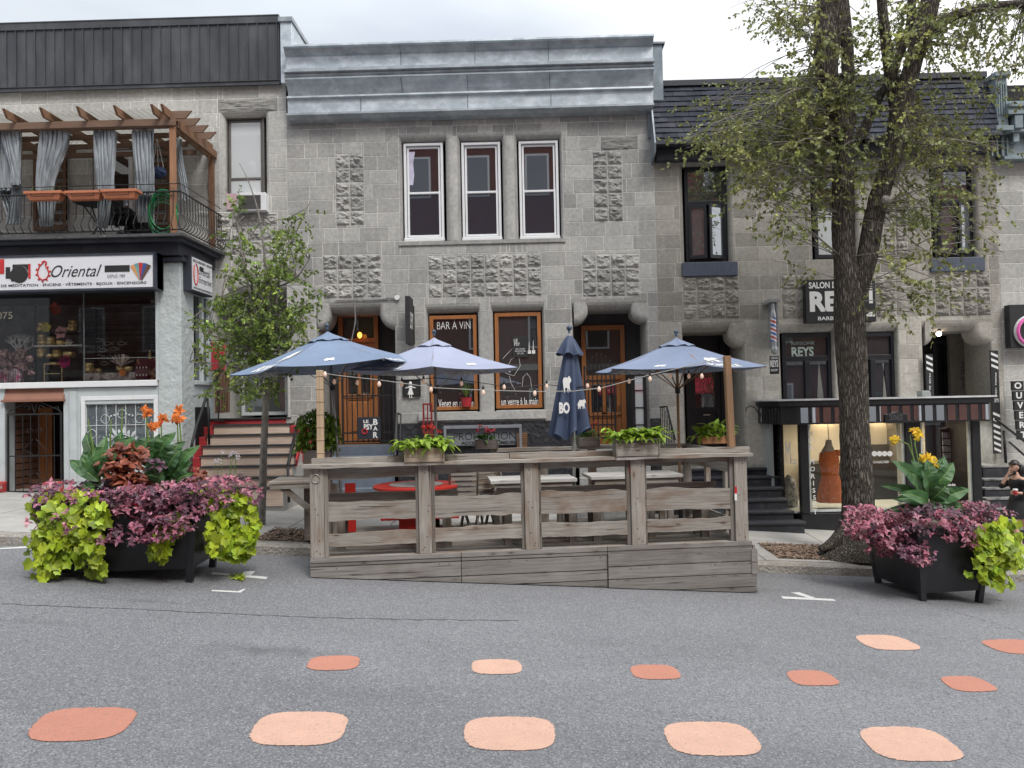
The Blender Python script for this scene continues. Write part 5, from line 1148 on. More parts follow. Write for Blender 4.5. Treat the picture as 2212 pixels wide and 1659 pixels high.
# casement windows
CAS=M('black_casement',(.015,.017,.022),.4,.2,10)
for k,p in enumerate(UW3):
    X0,X1,Z0,Z1=R4(p[0]+3,p[1]-3,p[2]+4,p[3]-1,FY+.12); m=MB(); frame(m,X0,X1,Z0,Z1,FY+.12,.07,.1); zm=Z0+(Z1-Z0)*(.62 if k!=1 else .64); m.box(X0+.07,X1-.07,FY+.13,FY+.2,zm-.04,zm+.04)
    w=m.build('window',CAS,rb,bev=.005)
    g=MB(); g.quad((X0+.07,FY+.19,zm),(X1-.07,FY+.19,zm),(X1-.07,FY+.19,Z1-.07),(X0+.07,FY+.19,Z1-.07)); g.build('pane',mirror_pane('sky_pane%d'%k,(.05,.055,.06),.4),w)
    g=MB(); g.quad((X0+.05,FY+.3,Z0),(X1-.05,FY+.3,Z0),(X1-.05,FY+.3,zm),(X0+.05,FY+.3,zm)); g.build('dark_opening',DARKIN,w)
    if k!=1:
        wd=(X1-X0-.14)/2
        for s,ang in ((0,.28),(1,-.45)):
            hx=X0+.07 if s==0 else X1-.07; d=Vector((math.cos(ang),-math.sin(abs(ang)),0))*(1 if s==0 else -1); d.y=-math.sin(abs(ang)); P=lambda u,z:Vector((hx,FY+.13,z))+d*u*wd
            f=MB()
            for (u0,u1,z_0,z_1) in ((0,.16,Z0+.05,zm-.05),(.84,1,Z0+.05,zm-.05),(.16,.84,Z0+.05,Z0+.12),(.16,.84,zm-.12,zm-.05)):
                A,B=P(u0,z_0),P(u1,z_0); n_=Vector((d.y,-d.x,0)).normalized()*.035; q=[A,B,B+n_,A+n_]; f.add([v for v in q]+[Vector((v.x,v.y,z_1)) for v in q],[(3,2,1,0),(4,5,6,7),(0,1,5,4),(1,2,6,5),(2,3,7,6),(3,0,4,7)])
            cs=f.build('casement',CAS,w); g=MB(); g.quad(P(.16,Z0+.12),P(.84,Z0+.12),P(.84,zm-.12),P(.16,zm-.12)); g.build('pane',mirror_pane('cas_pane%d%d'%(k,s),(.09,.1,.11),.35),cs)
    else:
        g=MB(); g.quad((X0+.1,FY+.18,Z0+.1),(X1-.1,FY+.18,Z0+.1),(X1-.1,FY+.18,zm-.05),(X0+.1,FY+.18,zm-.05)); g.build('curtained_pane',PANEW,w)
    if k!=1:
        a,b,c,d=R4(p[0]-3,p[1]+20,p[3],p[3]+30,FY-.05); m=MB(); m.box(a,b,FY-.06,FY+.1,c,d); m.build('window_sill',M('blue_grey_sill',(.07,.085,.12),.6,.3,12,stretch=(3,1,.5)),rb,bev=.01)
# black front door with spider-web glass
X0,X1,Z0,Z1=R4(1493,1558,790,985,FY+.9); a,b,c,d=RX(GD); zf=W(1540,1010,FY).z
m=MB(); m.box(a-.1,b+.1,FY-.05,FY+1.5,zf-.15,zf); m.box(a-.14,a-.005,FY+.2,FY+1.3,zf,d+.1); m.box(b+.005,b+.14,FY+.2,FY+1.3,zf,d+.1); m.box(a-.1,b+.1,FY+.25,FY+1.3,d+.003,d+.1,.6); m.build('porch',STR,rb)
m=MB(); m.box(a,b,FY+1.0,FY+1.06,zf,d); m.box(X0-.1,X0,FY+.85,FY+1,zf,d-.1); m.box(X1,X1+.1,FY+.85,FY+1,zf,d-.1); m.build('door_surround',BLACKP,rb)
m=MB(); h=Z1-zf; zm=zf+h*.55; frame(m,X0,X1,zf,Z1,FY+.9,.1,.05); m.box(X0+.1,X1-.1,FY+.93,FY+.95,zf+.1,zm); m.box(X0+.1,X1-.1,FY+.905,FY+.95,zm-.04,zm+.06); xm=(X0+X1)/2; m.box(X0+.14,xm-.04,FY+.915,FY+.93,zf+.15,zm-.15); m.box(xm+.04,X1-.14,FY+.915,FY+.93,zf+.15,zm-.15)
do=m.build('door',BLACKP,rb,bev=.006); do['label']='black door with a round web pattern in its window'
g=MB(); g.quad((X0+.1,FY+.94,zm+.06),(X1-.1,FY+.94,zm+.06),(X1-.1,FY+.94,Z1-.1),(X0+.1,FY+.94,Z1-.1)); g.build('door_glass',PANE,do)
g=MB(); cz=zm+.06+(Z1-.1-zm-.06)*.55; xm=(X0+X1)/2+.1
for i in range(14): an=6.28*i/14; g.tube([(xm,FY+.925,cz),(min(X1-.1,max(X0+.1,xm+.4*math.cos(an))),FY+.925,min(Z1-.1,max(zm+.06,cz+.4*math.sin(an))))],.004,4)
for r in (.08,.15,.22): g.ring((xm,FY+.925,cz),r,.003,'Y',14,4)
g.build('web_grille',M('web_metal',(.25,.22,.15),.4),do); g=MB(); g.box(xm-.16,xm-.02,FY+.89,FY+.905,zm-.12,zm-.09); g.build('letter_slot',M('nickel',(.5,.5,.5),.3,metal=.8),do)
# stone side pier inside + dark glass sidelight of the second orange door
m=MB(); p=R4(1376,1392,800,965,FY-.0); 
# barber windows (black frames, double leaf below, transom above)
for k,p in enumerate(BWN):
    X0,X1,Z0,Z1=R4(p[0]+2,p[1]-2,p[2]+2,p[3]-1,FY+.1); zt=W(1745,770+4,FY).z; m=MB(); frame(m,X0,X1,Z0,Z1,FY+.1,.08,.1); m.box(X0+.08,X1-.08,FY+.105,FY+.18,zt-.05,zt+.05); xm=(X0+X1)/2; m.box(xm-.05,xm+.05,FY+.105,FY+.18,Z0,zt-.05); w=m.build('shop_window',CAS,rb,bev=.005); w['label']=('black window with white lettering left of the tree trunk','black window partly hidden by the tree trunk')[k]
    g=MB(); g.quad((X0+.08,FY+.16,zt),(X1-.08,FY+.16,zt),(X1-.08,FY+.16,Z1-.08),(X0+.08,FY+.16,Z1-.08)); g.build('transom_pane',mirror_pane('tp%d'%k,(.035,.04,.042),.12),w)
    g=MB(); g.quad((X0+.08,FY+.165,Z0),(X1-.08,FY+.165,Z0),(X1-.08,FY+.165,zt-.05),(X0+.08,FY+.165,zt-.05)); g.build('pane',mirror_pane('bp%d'%k,(.03,.04,.05),.15),w)
    g=MB(); a,b=(xm+.1,X1-.12); zz=Z0+.1; g.add([(a+.08,FY+.16,zz),(b-.02,FY+.16,zz),(b-.12,FY+.16,zt-.12),(a+.14,FY+.16,zt-.12)],[(0,1,2,3)]); g.build('curtain',M('sheer%d'%k,(.22,.22,.20),.8,.3,6,stretch=(6,1,.3)),w)
    if k==0:
        t=MB(); t.textpx('SALON DE COIFFURE',1709,1759,738,744.5,FY+.155,bold=.0); t.textpx('REYS',1710,1758,749,770,FY+.155,bold=.035); t.build('lettering',M('pale_green_letters',(.45,.55,.5),.5),w)
# barber door recess
a,b,c,d=RX(BD); zf=W(2070,1004,FY).z
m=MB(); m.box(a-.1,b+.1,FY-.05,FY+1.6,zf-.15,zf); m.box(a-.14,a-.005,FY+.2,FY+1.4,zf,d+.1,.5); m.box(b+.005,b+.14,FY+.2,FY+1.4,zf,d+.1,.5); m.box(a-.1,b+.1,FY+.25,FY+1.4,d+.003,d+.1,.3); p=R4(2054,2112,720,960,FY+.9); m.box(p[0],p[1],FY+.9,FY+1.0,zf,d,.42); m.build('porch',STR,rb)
m=MB(); m.box(a,b,FY+1.3,FY+1.36,zf,d); q=R4(2020,2052,735,1000,FY+1.1); frame(m,q[0],q[1],zf,q[3],FY+1.1,.07,.05); m.build('door',CAS,rb)
m=MB(); 
for i,ch in enumerate('2063'): m.textpx(ch,2074,2085,783+i*14.6,794+i*14.6,FY+.893,bold=.0)
m.build('house_number',LETB,rb)
t=thing('porch_lamp','small glowing porch lamp at the corner of the barber doorway','lamp',W(2028,721,FY+.1)); m=MB(); m.ball(W(2028,721,FY+.1),.05); m.build('bulb',M('lamp_glow',(1,.9,.8),.4,emit=((1,.82,.68),9)),t,smooth=True); m=MB(); m.box(W(2028,714,FY+.1).x-.03,W(2028,714,FY+.1).x+.03,FY+.07,FY+.2,W(2028,715,FY+.1).z,W(2028,711,FY+.1).z); m.build('fixture',IRON,t)
# ---------------------------------------------------------------- signs
def ex(t,X0,X1,Z0,Z1,Y):
    m=MB(); p=[(X1-.18,Z0+.1),(X1-.03,Z0+.1),(X1-.02,Z0+.16),(X1-.08,Z0+.22),(X1-.2,Z0+.13)]; m.add([(x,Y-.004,z) for x,z in p],[tuple(range(5))]); 
    m.boxpx(1877,1885,622,655,Y-.004,.002); m.build('emblem',LETW,t)
t=sign('barber_sign','black barber sign with big white letters, half hidden by the tree trunk','sign',(1741,1892,603,696),FY-.2,.18,BLK,[('SALON DE COIFFURE',1747,1884,608,622,.03),('REYS',1749,1868,628,673,.05),('BARBER SHOP',1767,1858,683,691,.02)],extra=ex)
# barber pole with bracket and small hanging sign
PY_=FY-.5
t=thing('barber_pole','red, white and blue barber pole on a bracket with a small hanging sign','barber pole',W(1672,760,PY_)); c0=W(1671,713,PY_); c1=W(1672,649,PY_)
m=MB(); n=16; H=30; vs=[];x0=c0.x;z0=c1.z-.62; z1=c1.z-.02
def helix(k0,k1,mat,nm):
    m=MB(); R_=.055; hh=W(1671,686,PY_).z; lo=W(1671,738,PY_).z
    for j in range(40):
        for k in range(n):
            ph=(k/n+ (j/40)*3.0)%1
            if k0<=ph<k1:
                a,b=6.283*k/n,6.283*(k+1)/n; za,zb=lo+(hh-lo)*j/40,lo+(hh-lo)*(j+1)/40
                m.quad((c0.x+R_*math.cos(a),PY_+R_*math.sin(a),za),(c0.x+R_*math.cos(b),PY_+R_*math.sin(b),za),(c0.x+R_*math.cos(b),PY_+R_*math.sin(b),zb),(c0.x+R_*math.cos(a),PY_+R_*math.sin(a),zb))
    m.build(nm,mat,t)
helix(0,.25,M('pole_red',(.5,.04,.03),.3),'red_stripe'); helix(.25,.5,WHITEP,'white_stripe'); helix(.5,.75,M('pole_blue',(.03,.1,.4),.3),'blue_stripe'); helix(.75,1.01,WHITEP,'white_stripe')
m=MB(); zb=W(1671,738,PY_).z; zt=W(1671,686,PY_).z; m.lathe((c0.x,PY_,zb-.2),[(.0,-.05),(.05,-.02),(.065,.05),(.05,.12),(.06,.2)],14); m.lathe((c0.x,PY_,zt),[(.06,0),(.05,.08),(.03,.16),(.03,.26),(0,.3)],14); m.box(c0.x+.06,c0.x+.09,PY_-.03,FY,zb-.1,zt+.3); m.box(c0.x-.06,c0.x+.13,PY_-.05,FY,zt+.3,zt+.36); m.build('housing',M('chrome_case',(.4,.42,.43),.3,metal=.5),t)
m=MB(); a,b,c,d=R4(1663,1682,769,808,PY_); m.box(a,b,PY_-.015,PY_+.015,c,d); s_=m.build('hanging_board',BLK,t); m=MB(); m.textpx('COIFFURE',1665,1680,771,776,PY_-.02,bold=.02); m.textpx('REYS',1664,1681,778,793,PY_-.02,bold=.04); m.textpx('SHOP',1665,1680,797,802,PY_-.02,bold=.02); m.build('lettering',LETW,s_)
# striped vertical banners beside the barber door
def stripes(label,px,Y,txt,top,bot,dirn):
    X0,X1,Z0,Z1=R4(*px,Y); t=thing('banner',label,'banner',((X0+X1)/2,Y,Z0)); m=MB(); m.box(X0,X1,Y,Y+.03,Z0,Z1); m.build('panel',BLK,t)
    m=MB(); w=X1-X0
    for (ya,yb) in (top,bot):
        if ya is None: continue
        za,zb=W((px[0]+px[1])/2,yb,Y).z,W((px[0]+px[1])/2,ya,Y).z; z=za
        while z<zb-.1: m.add([(X0+.01,Y-.004,z+(.06 if dirn<0 else 0)),(X1-.01,Y-.004,z+(0 if dirn<0 else .06)),(X1-.01,Y-.004,z+(.05 if dirn<0 else .11)),(X0+.01,Y-.004,z+(.11 if dirn<0 else .05))],[(0,1,2,3)]); z+=.115
    m.build('stripe',LETW,t); m=MB(); y0,y1=txt[1],txt[2]; n=len(txt[0])
    for i,ch in enumerate(txt[0]):
        if ch==' ': continue
        h=(y1-y0)/n; m.textpx(ch,(px[0]+px[1])/2-3,(px[0]+px[1])/2+3,y0+i*h,y0+i*h+h*.8,Y-.004,bold=.03)
    m.build('lettering',LETW,t); return t
stripes('black banner with white slanted stripes at the left of the barber doorway',(2001,2017,765,885),FY-.12,('SALON DE COIFFURE',806,884),(766,804),(None,None),-1)
tb=stripes('long black banner with white slanted stripes at the right of the barber doorway',(2143,2160,757,980),FY-.12,('BARBER SHOP',805,856),(758,798),(890,978),-1)
m=MB(); m.textpx('REYS',2145,2158,861,869,FY-.124,bold=.02); m.build('small_lettering',LETW,tb)
# ================================================================ FAR RIGHT BUILDING
fb=thing('stone_building','pale stone building with grey bracketed cornice at the right edge','building',(W(2250,400,FY).x,FY,-.5))
fX0=rX1+.006; fX1=fX0+9
wall=MB(); masonry(wall,fX0,fX1,-1.6,W(2180,345,FY).z,zref+.12,[],[RX((2230,2290,600,690))],FY,lo=.9,hi=1.12,wmin=.4,wmax=.8); wall.build('wall',STL,fb)
m=MB(); m.box(fX0,fX1,FY+.3,FY+9,-1.6,W(2190,220,FY).z); m.build('building_core',DARKIN,fb)
GRN=M('grey_green_metal',(.20,.25,.27),.55,.25,6,(.13,.17,.18),4)
m=MB(); zz=lambda y:W(2185,y,FY-.2).z
for (pr,y0,y1) in ((.25,345,338),(.16,338,290),(.34,290,284),(.12,284,255),(.42,255,240),(.46,240,232),(.1,232,225)): m.box(fX0+(.02 if pr>.2 else .04),fX1,FY-pr,FY+.3,zz(y0),zz(y1))
m.build('cornice',GRN,fb,bev=.006)
m=MB(); m.box(fX0+.0,fX1,FY-.0,FY+.3,zz(225),zz(212)); m.box(fX0+.3,fX1,FY+.05,FY+.5,zz(225),zz(208),1.3); m.build('parapet',GRN,fb)
m=MB(); a=W(2152,200,FY-.3).x; b=W(2176,200,FY-.3).x; m.box(a,b,FY-.3,FY+.3,zz(285),zz(165)); m.box(a-.04,b+.05,FY-.36,FY+.32,zz(170),zz(160)); m.box(a-.08,b+.04,FY-.4,FY+.3,zz(288),zz(278))
for i in range(4): x=a+.04+(b-a-.08)*i/3; m.box(x-.012,x+.012,FY-.325,FY-.298,zz(252),zz(185))
m.build('console',GRN,fb,bev=.006)
m=MB()
for x in (2196,2240,2290):
    X=W(x,300,FY-.3).x; m.box(X-.08,X+.08,FY-.4,FY-.1,zz(284),zz(256)); m.box(X-.06,X+.06,FY-.3,FY-.1,zz(310),zz(284))
for i in range(4): X=a-.05+.1*i; m.box(X-.02,X+.02,FY-.2,FY-.14,zz(336),zz(295))
m.build('bracket',GRN,fb,bev=.01,split=True)
# signs on it
def cring(t,X0,X1,Z0,Z1,Y):
    m=MB(); c=W(2226,716,Y-.01); m.tube([(c.x+.27*math.cos(a_/20*6.283*.8+.6),Y-.012,c.z+.27*math.sin(a_/20*6.283*.8+.6)) for a_ in range(21)],.055,8); m.build('emblem_outline',LETW,t); m=MB(); m.tube([(c.x+.27*math.cos(a_/20*6.283*.8+.6),Y-.05,c.z+.27*math.sin(a_/20*6.283*.8+.6)) for a_ in range(21)],.035,8); m.build('emblem',M('pink_letter',(.7,.12,.4),.4),t)
sign('shop_sign','black sign with a round pink letter at the right edge above the person','sign',(2182,2300,657,750),FY-.2,.17,BLK,[],extra=cring)
t=thing('open_sign','vertical black sign with white stacked letters OUVERT at the right edge','sign',W(2200,930,FY-.35)); 
for i,ch in enumerate('OUVERT'):
    y0=823+i*21.2; x=2186+i*2.4; a,b,c,d=R4(x,x+26,y0,y0+20.5,FY-.35); m=MB(); m.box(a,b,FY-.35,FY-.3,c,d); m.build('panel',BLK,t,bev=.01); m=MB(); m.textpx(ch,x+5,x+21,y0+3,y0+17,FY-.355,bold=.035); m.build('lettering',LETW,t)
# ================================================================ RIGHT SHOP BAY
RBY=14.4
bay=MB()
def RB(*px): return R4(*px,RBY)
XF0=W(1729,1000,RBY).x; XF1=W(2119,1000,RBY).x; XB0=W(1676,1000,FY).x
gz0L=W(1740,1148,RBY).z; 
zsill=W(1900,1104,RBY).z; zhead=W(1900,908,RBY).z; zft=W(1950,868,RBY-.2).z
gnd=-1.2
m=MB()
m.zprism([(XF0,RBY),(XF1,RBY),(XF1,FY),(XB0-.3,FY),(XB0-.05,RBY+.5)],gnd,zsill-.02); m.build('bay_base',BLACKP,rb,bev=.01)
def vpost(mb,x0,x1,z0,z1,y=RBY,d=.12): mb.box(x0,x1,y,y+d,z0,z1)
m=MB()
for (x0,x1,t_) in ((1729,1747,.12),(1957,1990,.14),(2101,2119,.14)): A=RB(x0,x1,905,1104); m.box(A[0],A[1],RBY-.02,RBY+t_,zsill-.02,zhead+.1)
m.box(XF1-.1,XF1,RBY+.145,FY,zsill-.02,zhead+.1)
m.build('pillar',BLACKP,rb,bev=.008,split=True)
# fascia with mirror tiles; chamfer on the left
FO=.2; FXL=W(1721,895,RBY-FO).x; FXR=W(2137,890,RBY-FO).x; FXB=W(1640,895,FY-.1).x
zf0=W(1900,914,RBY-FO).z; zf1=W(1900,874,RBY-FO).z
m=MB(); plan=[(FXL,RBY-FO),(FXR,RBY-FO),(FXR,FY),(FXB,FY-.02),(FXB-.02,FY-.25),(FXL-.25,RBY-FO+.12)]
m.zprism(plan,zf0,zf1); m.build('fascia',BLACKP,rb,bev=.006)
m=MB(); pl2=[(p[0]+(-.07 if p[0]<7 else .12),p[1]-(.06 if p[1]<FY-.1 else 0)) for p in plan]; m.zprism(pl2,zf1+.10,zf1+.13); m.build('roof_edge',M('zinc_edge',(.6,.61,.62),.4),rb)
m=MB(); m.zprism([(p[0]+(-.04 if p[0]<7 else .08),p[1]-.03) for p in plan],zf1,zf1+.1); m.build('fascia_band',BLACKP,rb)
MIR=mirror_pane('mirror_tile',(.08,.08,.08),.65); m=MB()
nt=17; 
for i in range(nt):
    x=FXL+.07+(FXR-FXL)*(i/nt); m.box(x,x+.155*(FXR-FXL)/4.0*1.0,RBY-FO-.008,RBY-FO-.003,zf0+.03,zf1-.03)
A=Vector((FXB-.02,FY-.25,0)); B=Vector((FXL-.25,RBY-FO+.12,0)); nrm=Vector(((B-A).y,-(B-A).x,0)).normalized()
if nrm.y>0: nrm=-nrm
for i in range(7):
    p=A+(B-A)*(i+.15)/7+nrm*.006; q=A+(B-A)*(i+.65)/7+nrm*.006; m.quad((p.x,p.y,zf0+.03),(q.x,q.y,zf0+.03),(q.x,q.y,zf1-.03),(p.x,p.y,zf1-.03))
m.build('mirror_tile',MIR,rb,split=True)
c=R4(1911,1960,890,914,RBY-FO-.03); m=MB(); m.box(c[0],c[1],RBY-FO-.05,RBY-FO-.01,c[2],c[3]-.04); m.prism([(c[0]+.02,c[3]-.04),((c[0]+c[1])/2,c[3]),(c[1]-.02,c[3]-.04)],RBY-FO-.05,RBY-FO-.01); nb_=m.build('number_plaque',BLACKP,rb,bev=.005); m=MB(); m.textpx('2065',1921,1950,896,908,RBY-FO-.055,bold=.02); m.build('house_number',M('dim_letters',(.09,.09,.09),.4),nb_)
# glass and interior
SG=glass('boutique_glass',(.92,.93,.93),.05)
m=MB(); fr=MB()
for (x0,x1) in ((1747,1957),(1990,2101)):
    A=RB(x0,x1,905,1104); frame(fr,A[0],A[1],zsill,zhead,RBY+.03,.045,.06); m.quad((A[0],RBY+.05,zsill),(A[1],RBY+.05,zsill),(A[1],RBY+.05,zhead),(A[0],RBY+.05,zhead))
fb_=fr.build('shop_window',M('pale_window_frame',(.5,.54,.52),.5),rb); m.build('pane',SG,fb_)
m=MB(); A=Vector((XF0,RBY+.06,0)); B=Vector((XB0-.03,RBY+.52,0)); m.quad((B.x,B.y,zsill),(A.x,A.y,zsill),(A.x,A.y,zhead),(B.x,B.y,zhead)); m.build('side_pane',SG,rb)
m=MB(); m.box(B.x-.02,XB0+.0,RBY+.5,FY,gnd,zf0,1)
for i in range(16): z=zsill+(zhead-zsill)*i/16; m.box(B.x-.035,B.x+.0,RBY+.5,FY-.05,z,z+.08)
m.build('bay_return',M('black_brick',(.02,.02,.022),.6,.3,12),rb,bev=.006)
WIN=M('cream_interior',(.50,.46,.38),.8,.1,3); GW=M('grey_interior',(.42,.45,.44),.8,.1,3)
m=MB(); m.box(XF0-.3,XF1-.12,RBY+2.4,RBY+2.45,zsill-.3,zhead+.1,1); m.build('back_wall',WIN,rb)
m=MB(); m.box(XF0-.3,XF1-.12,RBY+.1,RBY+2.4,zsill-.03,zsill-.002,.9); m.box(XF0-.3,XF1-.12,RBY+.15,RBY+2.4,zhead+.01,zhead+.05,.8); m.box(W(1957,1000,RBY).x,W(1990,1000,RBY).x,RBY+.15,RBY+.35,zsill,zhead,.8); m.box(XF0-.35,XF0-.3,RBY+.6,RBY+2.4,zsill,zhead,.8); m.build('shop_interior',GW,rb)
m=MB(); p=R4(1760,1870,1000,1100,RBY+1.6); m.box(p[0],R4(1760,1950,1000,1100,RBY+1.6)[1],RBY+1.6,RBY+2.3,zsill,W(1850,1000,RBY+1.6).z); m.box(W(1870,960,RBY+2.3).x,W(1960,960,RBY+2.3).x,RBY+2.3,RBY+2.38,W(1900,1000,RBY+2.3).z,W(1900,960,RBY+2.3).z,2); m.build('counter',M('dark_counter',(.03,.03,.03),.4,.3,4),rb)
# shop ceiling lamps (lit in the photo): warm lamps inside the boutique
for lx in (1785,1850,1920,2050):
    q=W(lx,912,RBY+1.3); ll=bpy.data.lights.new('boutique_light','AREA'); ll.energy=(13 if lx<2000 else 9); ll.color=(1,.84,.6) if lx<2000 else (.95,1,1); ll.size=.35; lo_=bpy.data.objects.new('boutique_light',ll); COL.objects.link(lo_); lo_.location=(q.x,q.y,zhead-.06)

m=MB(); m.box(W(1885,915,RBY+2.3).x,W(1955,915,RBY+2.3).x,RBY+2.25,RBY+2.3,zhead-.06,zhead-.01); tag(m.build('shop_lamp',M('warm_lamp',(1,.8,.5),.5,emit=((1,.76,.45),14))),'warm strip lamp glowing inside the boutique right of the trunk','lamp')
m=MB(); m.box(W(1760,915,RBY+2.3).x,W(1810,915,RBY+2.3).x,RBY+2.25,RBY+2.3,zhead-.06,zhead-.01); tag(m.build('shop_lamp',bpy.data.materials['warm_lamp']),'warm strip lamp glowing inside the boutique behind the orange dress','lamp')
# window lettering
t=thing('window_lettering','white vertical lettering on the boutique window beside the orange dress','lettering',W(1755,1100,RBY-.03)); m=MB(); yy=RBY-.03
for i,ch in enumerate('LINDA MORISSET'):
    if ch!=' ': x=1744+i*.95; m.textpx(ch,x,x+9.5,900+i*15.4,910.5+i*15.4,yy,bold=.02)
m.build('lettering',LETW,t)
t=thing('window_lettering','white slogan and round letter badges low on the boutique window right of the trunk','lettering',W(1920,985,RBY+.04)); m=MB(); yy=RBY+.045
for i,ch in enumerate('Lmmi'): c=W(1889+i*11,980,yy); m.lathe(c,[(.05,.002),(.05,0),(0,-.001)],14,ax='Y')
m.textpx('personnalisés',2010,2064,1044,1052,yy,bold=.02); m.textpx('créations',2002,2030,1084,1090,yy,bold=.01); m.textpx('514-842-0489',1887,1920,995,1001,yy)
m.build('lettering',LETW,t)
t=thing('window_lettering','tall white monogram on the angled side pane of the boutique','lettering',W(1705,990,RBY+.3)); m=MB(); dd=(A-B)
fn=lambda u,w:Vector((B.x,B.y,0))+dd*u+Vector((-.0,-.012,w)); zA,zB=W(1700,1002,RBY+.3).z,W(1700,955,RBY+.3).z; m.text('M',.2,.5,zA,zB,0,bold=.0,fn=fn); m.text('orisset',.48,.85,zA,zA+.14,0,fn=fn); m.build('lettering',LETW,t)
# orange dress on a hanging bust
t=thing('mannequin','headless bust wearing an orange patterned dress in the boutique window','mannequin',W(1797,1085,RBY+.45)); MY=RBY+.45
def sec(x0,x1,y,dy): A=W(x0,y,MY);B_=W(x1,y,MY); return ((A.x+B_.x)/2,(B_.x-A.x)/2,A.z,dy)
def loft(secs,mat,name,par,n=28,fold=0):
    m=MB(); vs=[]
    for k,(cx,rx,z,ry) in enumerate(secs):
        for i in range(n):
            a=6.283*i/n; f=1+fold*(k/len(secs))*math.sin(a*9); vs.append((cx+rx*math.cos(a)*f,MY+ry*math.sin(a)*f,z))
    m.add(vs,[(k*n+i,(k+1)*n+i,(k+1)*n+(i+1)%n,k*n+(i+1)%n) for k in range(len(secs)-1) for i in range(n)]); return m.build(name,mat,par,smooth=True)
ORG=M('orange_print',(.62,.17,.05),.8,.15,12,(.66,.50,.36),24,(.60,.64))
loft([sec(1779,1797,968,.03),sec(1774,1806,976,.10),sec(1770,1812,990,.13),sec(1772,1812,1010,.13),sec(1775,1811,1028,.11)],ORG,'bodice',t)
loft([sec(1775,1811,1026,.11),sec(1771,1818,1045,.14),sec(1768,1824,1065,.17),sec(1766,1828,1085,.19)],ORG,'skirt',t,40,.07)
loft([sec(1784,1796,950,.02),sec(1782,1798,962,.045),sec(1777,1801,970,.08),sec(1772,1806,980,.1)],M('linen_bust',(.5,.47,.4),.8),'bust',t)
m=MB(); m.tube([W(1790,952,MY),W(1788,912,MY)],.006,5); m.build('hanging_chain',IRON,t)
loft([sec(1771,1781,978,.05),sec(1768,1778,1000,.05)],ORG,'sleeve',t); loft([sec(1800,1814,972,.05),sec(1806,1816,985,.05)],ORG,'sleeve',t)
m=MB(); A_=W(1690,1100,RBY+.5); c=W(1705,1075,RBY+.8); m.lathe((c.x,c.y,zsill),[(.15,0),(.17,.25),(.13,.5),(.02,.62)],16); tag(m.build('flower_print_bag',M('printed_bag',(.4,.42,.4),.8,.3,14,(.1,.12,.15),16,(.52,.56))),'pale printed bag standing in the angled side window','bag')
m=MB(); c=W(2080,1085,RBY+.4)
for i in range(9): q=c+Vector((ru(-.4,.4),ru(-.1,.2),ru(-.05,.03))); m.box(q.x-.12,q.x+.12,q.y-.08,q.y+.08,q.z-.05,q.z+.04,ru(.6,1.5))
tag(m.build('display_wares',M('mixed_wares',(.5,.45,.43),.7,.5,7,(.3,.04,.05),8,(.52,.58))),'red and white wares lying low in the right boutique window','wares')
t=thing('rack','rack of printed cards standing behind the right boutique pane','rack',W(2050,1000,RBY+.8)); p=R4(2035,2075,925,1010,RBY+.8); m=MB(); m.box(p[0],p[1],RBY+.85,RBY+.88,zsill,p[3]); m.build('rack_frame',BLACKP,t); m=MB()
for i in range(5):
    for j in range(3): x=p[0]+.03+(p[1]-p[0]-.05)*j/3; z=p[2]+.04+(p[3]-p[2]-.1)*i/5; m.box(x,x+.09,RBY+.82,RBY+.84,z,z+.11,ru(.4,1.5))
m.build('card',M('card_print',(.3,.32,.38),.6,.6,25),t)
# ================================================================ BLACK STAIRS
BST=M('black_stone_step',(.022,.024,.03),.6,.35,8,(.05,.05,.055),7,(.5,.7),bump=.5,bs=18)
t=thing('staircase','black painted stone steps between the terrace and the boutique','stairs',W(1640,1140,14)); tr=MB(); bd_=MB()
for i,(y,xr__) in enumerate(((1010,1668),(1028,1684),(1053,1692),(1078,1703),(1104,1716),(1128,1740))):
    Y=15.3-.27*i; z=W(1650,y,Y).z; xl_=W(1478,y,Y).x; xx=W(xr__,y,Y).x; tr.box(xl_,xx,Y-.03,Y+.29,z-.05,z); bd_.box(xl_,xx-.02,Y,FY-.02,gnd-.2,z-.055)
bd_.build('stair_body',BST,t); tr.build('tread',M('dark_tread',(.04,.042,.05),.5,.3,6),t,bev=.008)
t=thing('staircase','black steps with pale worn nosings at the right edge behind the person','stairs',W(2150,1141,14.2)); tr=MB(); bd_=MB()
for i,y in enumerate((1006,1034,1054,1076,1098,1121,1142)):
    Y=15.3-.2*i; z=W(2150,y,Y).z; xl_=W(2123+i*2,y,Y).x; xx=xl_+2.6; tr.box(xl_,xx,Y-.02,Y+.2,z-.03,z); bd_.box(xl_,xx-.02,Y,FY-.02,gnd-.4,z-.035)
bd_.build('stair_body',BST,t); tr.build('tread',M('worn_tread',(.26,.26,.25),.6,.4,9,(.06,.06,.06),6),t)
t=thing('handrail','black handrail post and rail at the right edge above the person','handrail',W(2172,990,14.9)); m=MB(); m.tube([W(2168,930,14.9),W(2173,1000,14.9)],.025,8); m.tube([W(2150,905,15.2),W(2215,955,14.3),W(2240,975,14)],.022,8); m.tube([W(2180,955,14.6),W(2215,985,14.1)],.02,8); m.build('rail',IRON,t,smooth=True)
